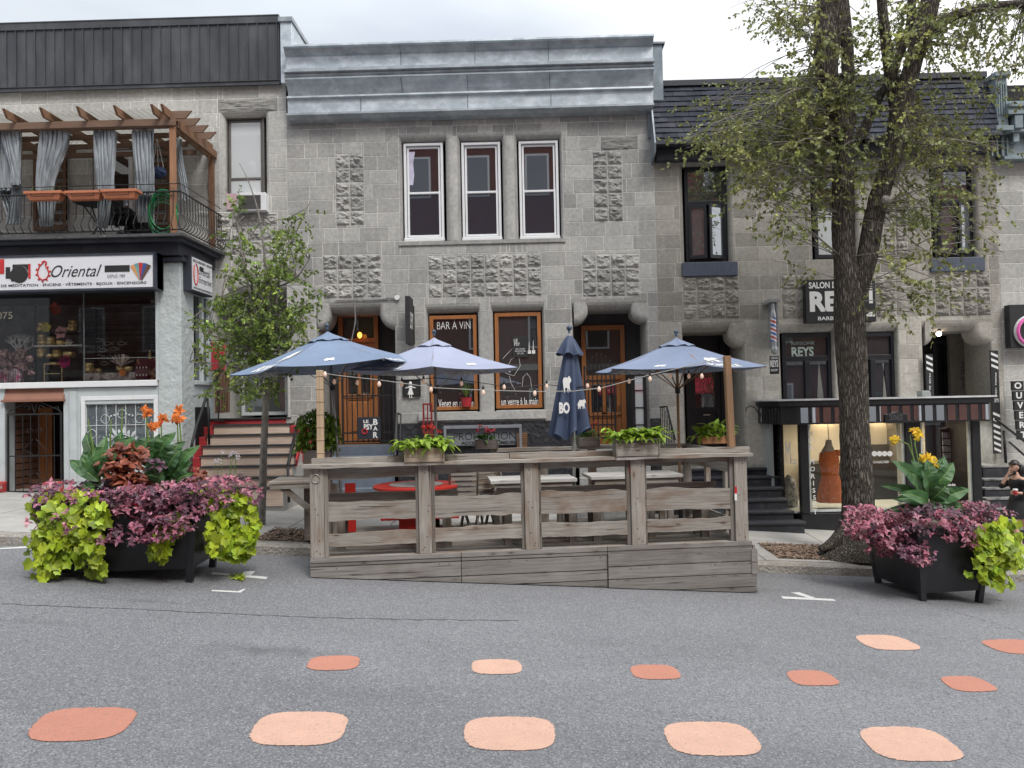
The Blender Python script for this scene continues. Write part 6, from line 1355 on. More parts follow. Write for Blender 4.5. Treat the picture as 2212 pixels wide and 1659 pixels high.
# small iron railing by the second orange door, shepherd's hook
t=thing('stair_railing','small sloping black railing with upright bars right of the second orange door','railing',W(1440,960,14.9)); m=MB(); m.tube([W(1425,880,15.2),W(1440,878,15.2),W(1458,950,14.6)],.02,6)
for i in range(9): a=i/8; p=W(1427+30*a,880+ (0 if a<.3 else (a-.3)*85),15.2-.6*a); m.tube([p,Vector((p.x,p.y,W(1440,965,15).z-.1))],.009,5)
m.build('rail',IRON,t)
t=thing('side_gate','narrow black glazed gate leaf folded beside the second orange door','gate',W(1385,960,FY-.1)); m=MB(); X0,X1,Z0,Z1=R4(1366,1397,806,955,FY-.15); frame(m,X0,X1,Z0,Z1,FY-.15,.06,.05); 
for i in range(3): z=Z0+(Z1-Z0)*(i+1)/4; m.box(X0+.06,X1-.06,FY-.14,FY-.12,z-.01,z+.01)
m.build('frame',BLACKP,t); m=MB(); m.quad((X0+.06,FY-.12,Z0),(X1-.06,FY-.12,Z0),(X1-.06,FY-.12,Z1),(X0+.06,FY-.12,Z1)); m.build('pane',PANEW,t)
t=thing('hook_rod','thin black curved iron hook beside the boutique roof edge','hook',W(1645,900,FY-.2)); m=MB(); m.tube([W(x,y,FY-.25) for x,y in ((1611,890),(1612,882),(1620,877),(1630,880),(1640,895),(1648,912))],.01,6); m.build('rod',IRON,t,smooth=True)
t=thing('letterbox','small pale box on the roof edge before the barber door','box',W(2000,868,RBY+.2)); m=MB(); a,b,c,d=R4(1992,2010,856,865,RBY+.1); m.box(a,b,RBY+.1,RBY+.3,zf1+.13,zf1+.24); m.build('box',M('pale_box',(.3,.32,.3),.5),t,bev=.01)
# bar entrance steps, fire-red extinguisher panel, red shutter
t=thing('entrance_steps','grey metal-edged steps under the bar gate behind the terrace','stairs',W(790,970,14.8)); m=MB()
for i in range(5): Y=15.38-.26*i; z=W(780,962,FY).z-.18*i; a=W(700,965,Y).x; b=W(852,965,Y).x; m.box(a,b,Y-.26,Y,-.6,z-.004-.002*i,1+.1*i)
m.build('steps',M('blue_grey_steps',(.10,.12,.15),.6,.2,5),t)
t=thing('entrance_steps','grey stone steps under the second orange door behind the terrace','stairs',W(1300,970,14.8)); m=MB()
for i in range(5): Y=15.38-.26*i; z=W(1300,962,FY).z-.18*i; a=W(1250,965,Y).x; b=W(1400,965,Y).x; m.box(a,b,Y-.26,Y,-.6,z-.004-.002*i)
m.build('steps',STC,t)
a,b,c,d=R4(913,934,871,936,FY-.35); m=MB(); frame(m,a,b,c,d,FY-.35,.035,.03); m.box((a+b)/2-.012,(a+b)/2+.012,FY-.345,FY-.325,c,d); m.box(a,b,FY-.345,FY-.325,(c+d)/2-.01,(c+d)/2+.01)
for x in (a+.02,b-.05): m.box(x,x+.03,FY-.34,FY-.05,c-.5,c+.02)
tag(m.build('red_shutter',M('dark_red_frame',(.2,.02,.02),.5)),'dark red wooden shutter frame standing under the left bar window','shutter')
c=W(828,875,FY-.35); t=thing('handrail','black handrail with scrollwork at the right of the bar gate','handrail',W(862,960,14.8)); m=MB(); m.tube([W(857,893,15.2),W(853,985,14.6)],.03,8); m.tube([W(866,895,15.2),W(857,893,15.2)],.02,6); m.tube([W(866,895,15.2),W(864,985,14.7)],.015,6); m.build('rail',IRON,t)
# ================================================================ WOODEN TERRACE (its own frame, turned with the kerb)
TH=math.atan(.127); PO=Vector((0,9.81,0)); PUx=Vector((math.cos(TH),math.sin(TH),0)); PVx=Vector((-math.sin(TH),math.cos(TH),0))
def PT(u,v,z): return PO+PUx*u+PVx*v+Vector((0,0,z))
def PU(x,y,v):
    d=ray(x,y); o=Vector((0,0,CZ))-PO; t=(v-o.dot(PVx))/d.dot(PVx); p=Vector((0,0,CZ))+d*t; return (p-PO).dot(PUx),p.z
def PL(x,y,v): u,z=PU(x,y,v); return (u,v,z)
def PR(x0,x1,y0,y1,v): xm=(x0+x1)/2;ym=(y0+y1)/2; return PU(x0,ym,v)[0],PU(x1,ym,v)[0],PU(xm,y1,v)[1],PU(xm,y0,v)[1]
def pthing(name,label,cat,u,v,z,group=None):
    t=thing(name,label,cat,PT(u,v,z),group,TH); t['_o']=(u,v,z); return t
GW1,GW2=(.36,.335,.30),(.25,.228,.20)
WDX=wood('weathered_board_x',GW1,GW2,'X'); WDZ=wood('weathered_post_z',GW1,(.27,.235,.20),'Z'); WDY=wood('weathered_board_y',GW1,GW2,'Y',knots=False)
WDG=wood('grey_skirt_board',(.27,.255,.235),(.205,.19,.175),'X',.9,True,(.13,.11,.095),.35); PALE=wood('pale_tabletop',(.58,.56,.53),(.46,.44,.41),'X',.85,True,(.3,.27,.25),.3)
DK=.447; uL=PU(670,1150,0)[0]; uR=PU(1621,1100,0)[0]
ter=pthing('wooden_terrace','weathered wooden street terrace with heavy board railing on a stepped skirt','terrace',0,0,0)
ter['_o']=(0,0,0); ter.location=PO
VD=2.35
m=MB(); nb_=0; v=0.0
while v<VD:
    m.box(uL,uR,v,v+.135,DK-.035,DK,ru(.8,1.15)); v+=.142
m.build('deck',WDX,ter)
def zroad(u,v=0): p=PT(u,v,0); return -.078*p.x
# skirt boards: lapped, levelled at the top and cut to the slope at the bottom
def skirt(u0,u1,v,tops,n=16):
    m=MB()
    for k in range(len(tops)-1):
        zt,zb=tops[k]-.006,tops[k+1]+.006; tn=ru(.8,1.12)
        for i in range(n):
            a=u0+(u1-u0)*i/n; b=u0+(u1-u0)*(i+1)/n
            za=max(zb,zroad(a)+.012); zb_=max(zb,zroad(b)+.012); 
            if zt-za<.005 and zt-zb_<.005: continue
            za=min(za,zt-.002); zb_=min(zb_,zt-.002); o=-.012*k*0
            m.add([(a,v+o,za),(b,v+o,zb_),(b,v,zt),(a,v,zt),(a,v+.03,za),(b,v+.03,zb_),(b,v+.03,zt),(a,v+.03,zt)],[(0,1,2,3),(7,6,5,4),(3,2,6,7),(0,4,5,1)]+([(0,3,7,4)] if i==0 else [])+([(1,5,6,2)] if i==n-1 else []),tn)
    return m.build('skirt',WDG,ter)
u1=PU(996,1200,0)[0]; u2=PU(1311,1200,0)[0]
m=MB()
for a,b in ((uL,u1-.004),(u1+.004,u2-.004),(u2+.004,uR)): m.box(a,b,-.03,0,DK-.055,DK+.002,ru(.95,1.15)); m.box(a,b,-.022,0,DK-.10,DK-.06,ru(.8,.95))
m.build('deck_edge',WDG,ter,bev=.003)
skirt(uL,u1-.004,-.028,[DK-.105,DK-.29,DK-.5,DK-.7]); skirt(u1+.004,u2-.004,-.03,[DK-.105,DK-.29,DK-.42,DK-.6]); skirt(u2+.004,uR+.04,-.06,[DK-.09,DK-.25,DK-.41,DK-.58,DK-.9])
m=MB(); m.box(uR-.03,uR+.05,-.07,-.06,DK-.42,DK-.1); m.build('skirt_end_trim',WDG,ter)
for (uu,dv) in ((uL,0),(uR-.03,0)):
    m=MB(); v=0.0
    for k in range(5): m.box(uu+(.0 if uu<0 else .05),uu+.03+(.0 if uu<0 else .05),.0,1.15,DK-.05-.14*(k+1),DK-.055-.14*k,ru(.7,1.1))
    m.build('skirt',WDY,ter)
# live-edge boards
def live(u0,u1,z0,z1,v,d=.045,amp=.012,n=26,mat=None,nm='rail_board',par=None,tone=None,slope=0):
    m=MB(); vs=[]; s=ru(0,99)
    for i in range(n+1):
        u=u0+(u1-u0)*i/n; a=noise.noise(Vector((u*2.2,s,0)))*amp*1.6+noise.noise(Vector((u*7,s,3)))*amp*.6; b=noise.noise(Vector((u*2.0,s+9,0)))*amp*2.2+noise.noise(Vector((u*6,s,7)))*amp*.8; dz=slope*(u-u0)
        vs+=[(u,v,z0+a+dz),(u,v,z1+b+dz),(u,v+d,z1+b+dz),(u,v+d,z0+a+dz)]
    fs=[(0,1,2,3),(4*n+3,4*n+2,4*n+1,4*n)]
    for i in range(n):
        k=4*i; fs+=[(k,k+4,k+5,k+1),(k+1,k+5,k+6,k+2),(k+2,k+6,k+7,k+3),(k+3,k+7,k+4,k)]
    m.add(vs,fs,tone or ru(.85,1.1)); return m.build(nm,mat or WDX,par or ter)
posts=[(670,700,709),(905,932,940),(1134,1164,1170),(1364,1394,1399),(1588,1615,1621)]
pre=[None,898,1127,1355,1579]
capz=PU(900,1000,0)[1]
for k,(a,b,c) in enumerate(posts):
    A=PU(a,1100,0)[0];B=PU(b,1100,0)[0];C=PU(c,1100,0)[0]; m=MB(); m.box(A,B,-.012,.075,DK+.003,capz-.03,1.0)
    if k==0: m.box(B+.003,C,.0,.07,DK+.003,capz-.03,.82); 
    elif k<4: m.box(B+.003,C,.02,.09,DK+.003,capz-.03,.55)
    if pre[k]: P=PU(pre[k],1100,0)[0]; m.box(P,A-.003,.018,.09,DK+.003,capz-.03,.6)
    m.build('post',WDZ,ter,bev=.004)
for k in range(4):
    a=PU(posts[k][2],1100,0)[0]; b=PU(pre[k+1],1100,0)[0]
    live(a-.02,b+.02,1.405+.03*k,capz-.035,.045,amp=.012,tone=.8)
    live(a-.02,b+.02,[.895,.895,.89,.872][k],[1.135,1.15,1.165,1.16][k],.02,.05,.02)
    live(a-.02,b+.02,[.58,.592,.592,.60][k],[.74,.76,.765,.765][k],.02,.05,.014)
# screw heads on posts and skirt
m=MB()
for (a,b,c) in posts:
    A=PU(a,1100,0)[0];B=PU(b,1100,0)[0]
    for z in (.50,.53,.66,.98,1.05,1.46,1.52): m.lathe((ru(A+.03,B-.03),-.0125,z),[(.0,-.003),(.007,-.002),(.008,0)],8,ax='Y')
for i in range(60):
    u=ru(uL,uR); z=DK-.13-.15*random.randrange(3)
    if z>zroad(u)+.05: m.lathe((u,-.062 if u>u2 else -.032,z),[(.0,-.003),(.006,-.002),(.007,0)],6,ax='Y')
m.build('screws',M('rusty_screw',(.05,.035,.03),.6),ter)
# cap rail
for (a,b) in ((PU(651,1005,-.06)[0],PU(1330,1000,-.06)[0]),(PU(1330,1000,-.06)[0]+.006,PU(1626,975,-.06)[0])): live(a,b,capz-.03,capz+.012,-.075,.20,.006,mat=WDX,nm='cap_rail',tone=1.05)
uc=[PU(674,990,.15)[0],PU(1100,990,.15)[0],PU(1616,960,.15)[0]]
for a,b in ((uc[0],uc[1]-.005),(uc[1]+.005,uc[2])): live(a,b,capz+.014,capz+.085,.10,.09,.004,nm='top_beam',tone=1.0)
BZ=capz+.087
# rear railing and right end railing
rz=PU(1300,963,2.25)[1]; ur0=PU(1060,960,2.25)[0]; ur1=uR-.02
live(ur0,ur1,rz-.05,rz,2.2,.14,.004,nm='cap_rail',tone=.95)
for i in range(5):
    u=ur0+(ur1-ur0-.12)*i/4; m=MB(); m.box(u,u+.12,2.21,2.30,DK+.003,rz-.052,.9); m.build('post',WDZ,ter,bev=.004)
    if i>0: 
        u0=ur0+(ur1-ur0-.12)*(i-1)/4+.12
        if i>=2: live(u0-.01,u+.01,rz-.34,rz-.08,2.23,.04,.01,tone=.7)
        live(u0-.01,u+.01,.75,.98,2.23,.04,.012,tone=.75)
m=MB()
for (z0,z1) in ((.5,.68),(.76,1.0),(1.3,1.52)): m.box(uR-.08,uR-.04,.1,2.2,z0,z1,ru(.7,1)); 
m.box(uR-.1,uR+.03,.2,2.2,capz-.03,capz+.01,.95); m.build('side_rail_board',WDY,ter)
for v in (.75,1.5): m=MB(); m.box(uR-.04,uR+.03,v,v+.09,DK+.003,capz-.032); m.build('post',WDZ,ter)
# tie rings, reflector strips
for (x,y) in ((679,1033+0),): pass
RING=M('ring_metal',(.5,.49,.47),.35,.1,5,metal=.8)
for (x,y,v) in ((683,1026,-.02),): u,z=PU(678,1027+0,-.025); m=MB(); m.ring((u+.02,-.02,PU(678,1033-4+5,0)[1]),.052,.006,'Y'); m.build('tie_ring',RING,ter,smooth=True)
u,z=PU(791,1034,0)
m=MB(); q=PR(1587,1592,1051,1066,-.014); m.box(q[0],q[1],-.014,-.012,q[2],q[3]); m.build('reflector_red',M('reflector_red',(.5,.02,.03),.4),ter); m=MB(); q=PR(1587,1592,1066.5,1081,-.014); m.box(q[0],q[1],-.014,-.012,q[2],q[3]); m.build('reflector_white',LETW,ter)
m=MB(); q=PR(1360,1363.5,1008,1022,-.002); m.box(q[0],q[1],.012,.014,q[2],q[3]); m.build('reflector_red',bpy.data.materials['reflector_red'],ter)
# left drop-leaf counter with brace
t=pthing('wall_counter','grey wooden counter sticking out at the left end of the terrace on a slanted brace','counter',uL-.3,.9,DK)
z=PU(620,1040,.75)[1]; m=MB(); a=PU(579,1040,.75)[0]
for i in range(5): m.box(a+(uL-a)*0,uL-.0,.75+.16*i,.75+.16*i+.152,z-.035,z,ru(.8,1.1))
m.build('tabletop',WDX,t,bev=.003); m=MB(); m.box(a+.02,uL,.76,.80,z-.10,z-.037,.8); m.bar((a+.12,.82,z-.04),(uL+.0,.82,PU(668,1118,.8)[1]),.07,.07,(0,1,0),.6); m.build('brace',WDX,t)
# ---------------------------------------------------------------- furniture
def bench(px0,px1,label,v=.32):
    u0=PU(px0,1070,v)[0]; u1=PU(px1,1070,v)[0]; t=pthing('bench',label,'bench',(u0+u1)/2,v+.2,DK,'wooden benches along the front railing')
    m=MB(); 
    for k in range(3): m.box(u0,u1,v+.05+.13*k,v+.17+.13*k,DK+.41,DK+.45,ru(.8,1.1))
    m.build('seat',WDX,t,bev=.003); live(u0,u1,PU(720,1086,v)[1],PU(720,1066,v)[1],v,.035,.003,par=t,nm='backrest',tone=.8)
    n=max(2,round((u1-u0)/1.1)+1)
    for i in range(n):
        u=u0+.1+(u1-u0-.3)*i/(n-1); m=MB(); m.box(u,u+.10,v+.04,v+.12,DK,PU(720,1070,v)[1],.75); m.build('leg',WDZ,t); m=MB(); m.box(u,u+.10,v+.34,v+.42,DK,DK+.405,.75); m.build('leg',WDZ,t)
    return t
bench(709,930,'wooden bench with back board in the leftmost bay of the terrace'); bench(941,989,'short wooden bench stub just right of the second railing post'); bench(1073,1262,'wooden bench around the middle railing post, its back toward the street'); bench(1266,1548,'long wooden bench in the right half of the terrace, its back toward the street')
def ptable(px0,px1,y,v,label):
    u0,z=PU(px0,y,v); u1=PU(px1,y,v)[0]; t=pthing('picnic_table',label,'table',(u0+u1)/2,v+.3,DK,'whitewashed plank tables on the terrace'); m=MB()
    for k in range(5): m.box(u0,u1,v+.135*k,v+.135*k+.13,z-.045,z,ru(.9,1.08))
    m.build('tabletop',PALE,t,bev=.003); m=MB(); m.box(u0+.06,u1-.06,v+.03,v+.06,z-.13,z-.046); m.build('apron',WDX,t)
    for (a,b) in ((u0+.12,v+.1),(u1-.2,v+.1),(u0+.12,v+.52),(u1-.2,v+.52)): m=MB(); m.box(a,a+.08,b,b+.08,DK,z-.046,.8); m.build('leg',WDZ,t)
ptable(1060,1247,1039,.8,'whitewashed plank table left of the closed umbrella pole'); ptable(1277,1476,1030,1.0,'whitewashed plank table behind the right half of the railing')
t=pthing('round_table','low round red table with grey centre seen through the left bay','table',PU(880,1050,1.0)[0],1.45,DK); u0=PU(802,1052,1.2)[0]; R_=.62; cu=u0+R_; zt=PU(880,1054,1.0)[1]
REDT=M('red_table',(.50,.03,.02),.35,.1,6); m=MB(); m.lathe((cu,1.45,zt),[(R_-.02,-.05),(R_,-.035),(R_,-.01),(R_-.02,0),(.38,0.0)],32); m.build('tabletop',REDT,t); m=MB(); m.lathe((cu,1.45,zt),[(.385,-.002),(.39,.005),(0,.005)],32); m.build('table_inlay',M('grey_inlay',(.28,.27,.26),.6),t)
m=MB(); m.box(cu-.25,cu+.25,1.3,1.6,DK+.05,zt-.3); m.box(cu-.5,cu+.6,1.2,1.26,DK+.25,DK+.4); m.box(cu-.5,cu+.5,1.15,1.75,DK,DK+.05); m.build('base',REDT,t,bev=.01)
t=pthing('red_board','upright red board standing at the back of the terrace, left bay','board',PU(756,1060,1.8)[0],1.8,DK); q=PR(745,768,1044,1085,1.8); m=MB(); m.box(q[0],q[1],1.8,1.83,DK,q[3]); m.build('board',REDT,t); m=MB(); m.box(q[0]-.35,q[0]-.1,1.82,1.88,DK,q[3]-.0); m.build('grey_board',WDZ,t)
def wchair(u,v,ang,label):
    t=thing('chair',label,'chair',PT(u,v,DK),'folding wooden chairs on the terrace',TH+ang); t['_o']=(0,0,0); m=MB()
    for i in range(5): m.box(-.2,.2,-.2+.085*i,-.2+.085*i+.07,.43,.45,ru(.8,1.1))
    m.build('seat',WDX,t); m=MB()
    for i in range(5): z=.55+.075*i; m.box(-.18,.18,.19+.02*i,.205+.02*i,z,z+.055,ru(.8,1.1))
    m.build('backrest',WDX,t)
    for s in (-1,1):
        m=MB(); m.bar((s*.2,-.22,0),(s*.2,.29,.95),.025,.05,(0,1,0),.7); m.build('leg',WDZ,t); m=MB(); m.bar((s*.2,.24,0),(s*.2,-.2,.44),.025,.045,(0,1,0),.6); m.build('leg',WDZ,t)
    return t
wchair(PU(1000,1050,1.55)[0],1.5,math.pi,'folding wooden chair left of the whitewashed table, nearest the second post'); wchair(PU(1032,1050,1.75)[0],1.75,math.pi+.3,'folding wooden chair with slatted back just left of the whitewashed table end'); wchair(PU(1062,1050,1.9)[0],1.9,.2,'folding wooden chair behind the left corner of the whitewashed table')
# ---------------------------------------------------------------- string lights and their poles
CANE=wood('bamboo_like_pole',(.52,.40,.27),(.42,.31,.2),'Z',.6,False,st=.2); BRP=wood('brown_pole',(.33,.20,.11),(.24,.14,.07),'Z',.7,False)
def pole(name,label,p0,p1,w,mat,v,nodes=0):
    A=Vector(PL(*p0,v));B=Vector(PL(*p1,v)); t=pthing(name,label,'pole',A.x,v,A.z); m=MB(); m.bar(A,B,w,w,(0,1,0)); 
    if nodes:
        for i in range(7): c=A+(B-A)*(i+.5)/7; m.bar(c,c+(B-A).normalized()*.012,w+.012,w+.012,(0,1,0),.7)
    m.build('pole',mat,t,bev=.006); return t,A,B
_,A,PLT=pole('light_pole','pale wooden light pole standing at the left end of the terrace railing',(693,993),(691,800),.085,CANE,.2,1)
_,A,PRT=pole('light_pole','brown wooden light pole at the right end of the terrace railing',(1580,966),(1570,769),.085,BRP,.15)
CB=M('string_cable',(.30,.29,.27),.5,.1,5); CBD=M('dark_cable',(.02,.02,.02),.5,.1,5)
t=pthing('string_lights','string of clear bulbs on a pale cable sagging along the terrace front','string lights',0,.2,1.7)
fr_=[(696,806),(735,812),(820,821),(941,838),(1044,843),(1160,846),(1240,845),(1300,838),(1400,811),(1480,792),(1568,772)]
def cable(pts,v,mat,r=.006):
    m=MB(); P=[Vector(PL(x,y,v)) for x,y in pts]; m.tube(P,r,5); return m.build('cable',mat,t,smooth=True)
cable(fr_,.18,CB)
GL=M('lamp_bulb_glass',(.75,.6,.5),.1,.1,5,emit=((1,.55,.35),.12)); GLW=M('lit_filament',(1,.6,.3),.2,.1,5,emit=((1,.5,.25),3))
def bulb(x,y,v):
    u,vv,z=PL(x,y,v); m=MB(); m.lathe((u,vv,z+.035),[(.0,-.075),(.014,-.07),(.024,-.05),(.023,-.03),(.012,-.005),(.010,0)],10); b=m.build('bulb',GL,t,smooth=True); m=MB(); m.lathe((u,vv,z+.035),[(.015,0),(.016,.035),(0,.04)],8); m.tube([(u,vv,z+.07),(u,vv,z+.1)],.004,4); m.build('socket',CBD,b); m=MB(); m.ball((u,vv,z-.015),(.008,.008,.018),6,4); m.build('filament',GLW,b)
for x,y in ((702,808),(819,829),(931,841),(1044,847),(1155,849),(1294,840),(1404,818),(1516,812)): bulb(x,y,.18)
t=pthing('string_lights','second string of bulbs on a darker cable hung under the umbrellas at the back','string lights',0,1.1,1.7)
cable([(700,806),(760,818),(868,823),(941,816),(1000,822),(1060,830),(1100,838),(1180,831),(1240,836),(1330,828),(1430,806),(1500,795),(1565,780)],1.0,CBD)
for x,y in ((722,824),(772,826),(868,829),(915,824),(997,828),(1089,836),(1181,834),(1269,833),(1359,823),(1448,811),(1488,812)): bulb(x,y,1.0)
# ---------------------------------------------------------------- umbrellas
BEAR=[(-.50,.0),(-.47,.12),(-.36,.18),(-.27,.26),(-.05,.27),(.12,.25),(.26,.30),(.36,.30),(.40,.26),(.50,.22),(.50,.16),(.40,.13),(.34,.10),(.36,-.02),(.42,-.10),(.34,-.11),(.27,-.02),(.20,-.03),(.20,-.12),(.12,-.12),(.09,-.0),(-.12,-.0),(-.15,-.12),(-.24,-.12),(-.22,-.03),(-.30,-.04),(-.36,-.12),(-.45,-.12),(-.42,-.02),(-.44,.04)]
STEEL=M('grey_pole',(.34,.34,.33),.4,.1,4,metal=.5)
def umbrella(label,px,py,v,R_,a0,cl,tilt,texts,polemat,h=.48,basev=None):
    u,z=PU(px,py,v); axis=Vector((tilt,0,1)).normalized(); pk=Vector((u,v,z)); rc=pk-axis*h
    b=pk-axis*((pk.z-DK)/axis.z); t=pthing('umbrella',label,'umbrella',b.x,b.y,b.z,'market umbrellas on the terrace')
    e1=Vector((1,0,-axis.x/axis.z)).normalized(); e2=axis.cross(e1).normalized()
    V=[rc+(e1*math.cos(a0+k*math.pi/3)+e2*math.sin(a0+k*math.pi/3))*R_ for k in range(6)]
    m=MB(); N_=7; rings=[]
    def pan(k,s,q):  # s 0 peak..1 rim ; q 0..1 along edge
        A=V[k%6];B_=V[(k+1)%6]; e=A+(B_-A)*q; p=pk+(e-pk)*s; sag=4*q*(1-q)*.055*s; c=(rc-e); c.z=0; 
        p=p+c*(.07*4*q*(1-q)*s*s); return p-Vector((0,0,sag*.55))+Vector((0,0,-.03*math.sin(math.pi*s)))
    vs=[];fs=[]; Q=6
    for k in range(6):
        base=len(vs)
        for i in range(N_+1):
            for j in range(Q+1): vs.append(pan(k,.10+.90*i/N_,j/Q))
        for i in range(N_):
            for j in range(Q): a=base+i*(Q+1)+j; fs.append((a,a+1,a+Q+2,a+Q+1))
        # rim valance fold
    m.add(vs,fs); o=m.build('canopy',cl,t,smooth=False); sd=o.modifiers.new('sol','SOLIDIFY'); sd.thickness=.004; sd.offset=-1
    m=MB(); vs=[];fs=[]
    for k in range(6):
        for j in range(4):
            q=j/4; e=pan(k,.22,q); vs.append(pk+axis*.03+(e-pk)*.22); vs.append(pk+axis*(.03+.014*math.sin(k*6+j*2.1))+(e-pk)*.98)
    n=24; m.add(vs+[pk+axis*.045],[(2*i,2*i+1,(2*i+3)%48,(2*i+2)%48) for i in range(n)]+[(48,2*i,(2*i+2)%48) for i in range(n)]); o=m.build('vent_cap',cl,t); sd=o.modifiers.new('sol','SOLIDIFY'); sd.thickness=.003
    m=MB(); m.tube([b,pk+axis*.02],.022,10); m.build('pole',polemat,t,smooth=True)
    m=MB(); m.tube([pk+axis*.06,pk+axis*.1],.02,8); m.ball(pk+axis*.125,.034,12,8); m.build('finial',M('finial',(.05,.08,.12),.3),t,smooth=True)
    hub=pk-axis*.75
    for k in range(6):
        m=MB(); m.bar(pk-axis*.05+(V[k]-pk)*.03,V[k]-axis*.0+(pk-V[k])*.01-Vector((0,0,.02)),.02,.015,(0,0,1)); mid=pk+(V[k]-pk)*.5-Vector((0,0,.05)); m.bar(hub,mid,.016,.012,(0,0,1)); m.build('rib',polemat,t)
    m=MB(); m.tube([hub-axis*.05,hub+axis*.05],.04,10); m.build('hub',IRON,t)
    m=MB(); m.tube([b,b+axis*.04],[.26,.25],20); m.tube([b+axis*.04,b+axis*.3],.035,10); m.build('base',IRON,t)
    outer=MB(); inner=MB()
    for (k,txt,u0,w,s0,s1,kind,side) in texts:
        A=V[k%6];B_=V[(k+1)%6]; nn=((B_-A).cross(pk-A)).normalized()
        if nn.z<0: nn=-nn
        fl=-1 if (B_-A).x<0 else 1
        def fn(q,s,fl=fl,k=k,nn=nn):
            qq=q if fl>0 else 1-q; return pan(k,s,qq)+nn*(.012 if side>0 else -.012)
        mb=outer if side>0 else inner
        def mapc(xx,yy):  # xx in -.5...5 of width w (fraction of rim edge), yy 0..1 between s0(lower)..s1(upper)
            s=s0+(s1-s0)*yy; q=.5+(u0-.5+xx*w)/1.0; return fn(q,s)
        if kind=='t': mb.text(txt,-.5,.5,0,1,0,bold=.04,fn=mapc,shear=.15)
        else:
            P_=[mapc(x_,(y_+.12)/.42) for x_,y_ in BEAR]; mb.add(P_,[tuple(range(len(P_)))])
    outer.build('print',LETW,t); inner.build('inner_print',M('grey_print',(.45,.45,.46),.6),t)
    return t
def cloth(n,c): return M(n,c,.62,.06,2,(c[0]*.9,c[1]*.9,c[2]*.9),1.5,(.4,.6),bump=.25,bs=5,spec=.4,trans=.03)  # same navy cloth throughout; open canopies carry sky glare painted into their colour
U1=umbrella('open blue umbrella at the left of the terrace, printed with a white bear',708,722,1.4,1.37,math.radians(-113),cloth('blue_canvas_glare',(.18,.24,.35)),-.068,
 [(0,'',.5,.14,.86,.76,'b',1),(5,'BORÉALE',.60,.62,.96,.74,'t',1),(5,'',.66,.46,.70,.42,'b',1),(2,'BORÉALE',.5,.6,.98,.80,'t',-1),(4,'BORÉALE',.5,.6,.98,.80,'t',-1),(1,'BORÉALE',.4,.5,.97,.86,'t',1)],STEEL)
umbrella('open pale lavender-blue umbrella in the middle of the terrace',938,735,1.8,1.37,math.radians(-92),cloth('pale_canvas_glare',(.34,.37,.49)),0,
 [(0,'',.58,.16,.86,.77,'b',1),(5,'BORÉALE',.35,.5,.96,.86,'t',1),(5,'',.4,.3,.84,.70,'b',1),(2,'BORÉALE',.45,.7,.985,.80,'t',-1),(3,'BORÉALE',.5,.6,.985,.80,'t',-1)],STEEL,.46)
umbrella('open blue umbrella at the right of the terrace with large white bear print',1461,735,1.5,1.3,math.radians(-92),cloth('slate_canvas_glare',(.215,.26,.37)),.0,
 [(0,'BORÉALE',.40,.62,.97,.84,'t',1),(0,'',.40,.42,.80,.60,'b',1),(5,'',.5,.16,.93,.85,'b',1),(3,'BORÉALE',.55,.7,.985,.80,'t',-1)],BRP,.44)
# closed umbrella
u,z0=PU(1236,938,1.1); z1=PU(1236,728,1.1)[1]; NAV=cloth('closed_navy_canvas',(.05,.072,.13))
t=pthing('umbrella','closed dark blue umbrella standing upright between the two tables','umbrella',u,1.1,DK,'market umbrellas on the terrace')
m=MB(); m.tube([(u+.03,1.1,DK),(u-.01,1.1,z1+.05)],.022,10); m.build('pole',STEEL,t,smooth=True); m=MB(); m.tube([(u-.01,1.1,z1+.0),(u-.01,1.1,z1+.1)],.018,8); m.ball((u-.01,1.1,z1+.13),.042,12,8); m.build('finial',bpy.data.materials['finial'],t,smooth=True)
m=MB(); n=84; vs=[]; R=22; ph=[ru(0,6) for _ in range(4)]
for j in range(R+1):
    s=j/R; z=z1-.10-(z1-.10-z0)*s; rad=.055+.19*s**.8
    for i in range(n):
        a=6.283*i/n; fold=1+(.08+.30*s)*math.sin(a*7+ph[0]+s*1.5)+.12*s*math.sin(a*3+ph[1]); f=rad*max(.35,fold); drop=(.06*math.sin(a*7+ph[0]+s*1.5)+.05*math.cos(a)) if j==R else 0
        vs.append((u-.0-.035*s+f*math.cos(a),1.1+f*math.sin(a)*.9,z+drop))
m.add(vs,[(j*n+i,(j+1)*n+i,(j+1)*n+(i+1)%n,j*n+(i+1)%n) for j in range(R) for i in range(n)]); m.build('canopy',NAV,t,smooth=True)
m=MB(); vs=[]
for j in range(7):
    s=j/6; z=z1+.02-.27*s; rad=.03+.14*s**.7
    for i in range(48): a=6.283*i/48; f=rad*(1+.22*s*math.sin(a*6+1)); vs.append((u-.01+f*math.cos(a),1.1+f*math.sin(a),z+(.02*math.sin(a*6) if j==6 else 0)))
m.add(vs,[(j*48+i,(j+1)*48+i,(j+1)*48+(i+1)%48,j*48+(i+1)%48) for j in range(6) for i in range(48)]); m.build('vent_cap',NAV,t,smooth=True)
m=MB(); yv=.90
def fold_map(cx,cz,w,h): return lambda x,y:(u+cx+x*w,yv-abs(x)*.0,cz+y*h)
f=fold_map(-.13,z0+.75,.22,.5); m.add([(u-.10-(-.5-x)*.0+x*.14,1.1-.175+ .0*x,z0+.66+y*.55) for x,y in BEAR[2:24]],[tuple(range(22))])
m.text('BO',u-.22,u-.07,z0+.30,z0+.46,1.1-.235,bold=.05); m.add([(u+.10+x*.12,1.1-.24,z0+.40+y*.32) for x,y in BEAR],[tuple(range(len(BEAR)))]); m.build('print',LETW,t)
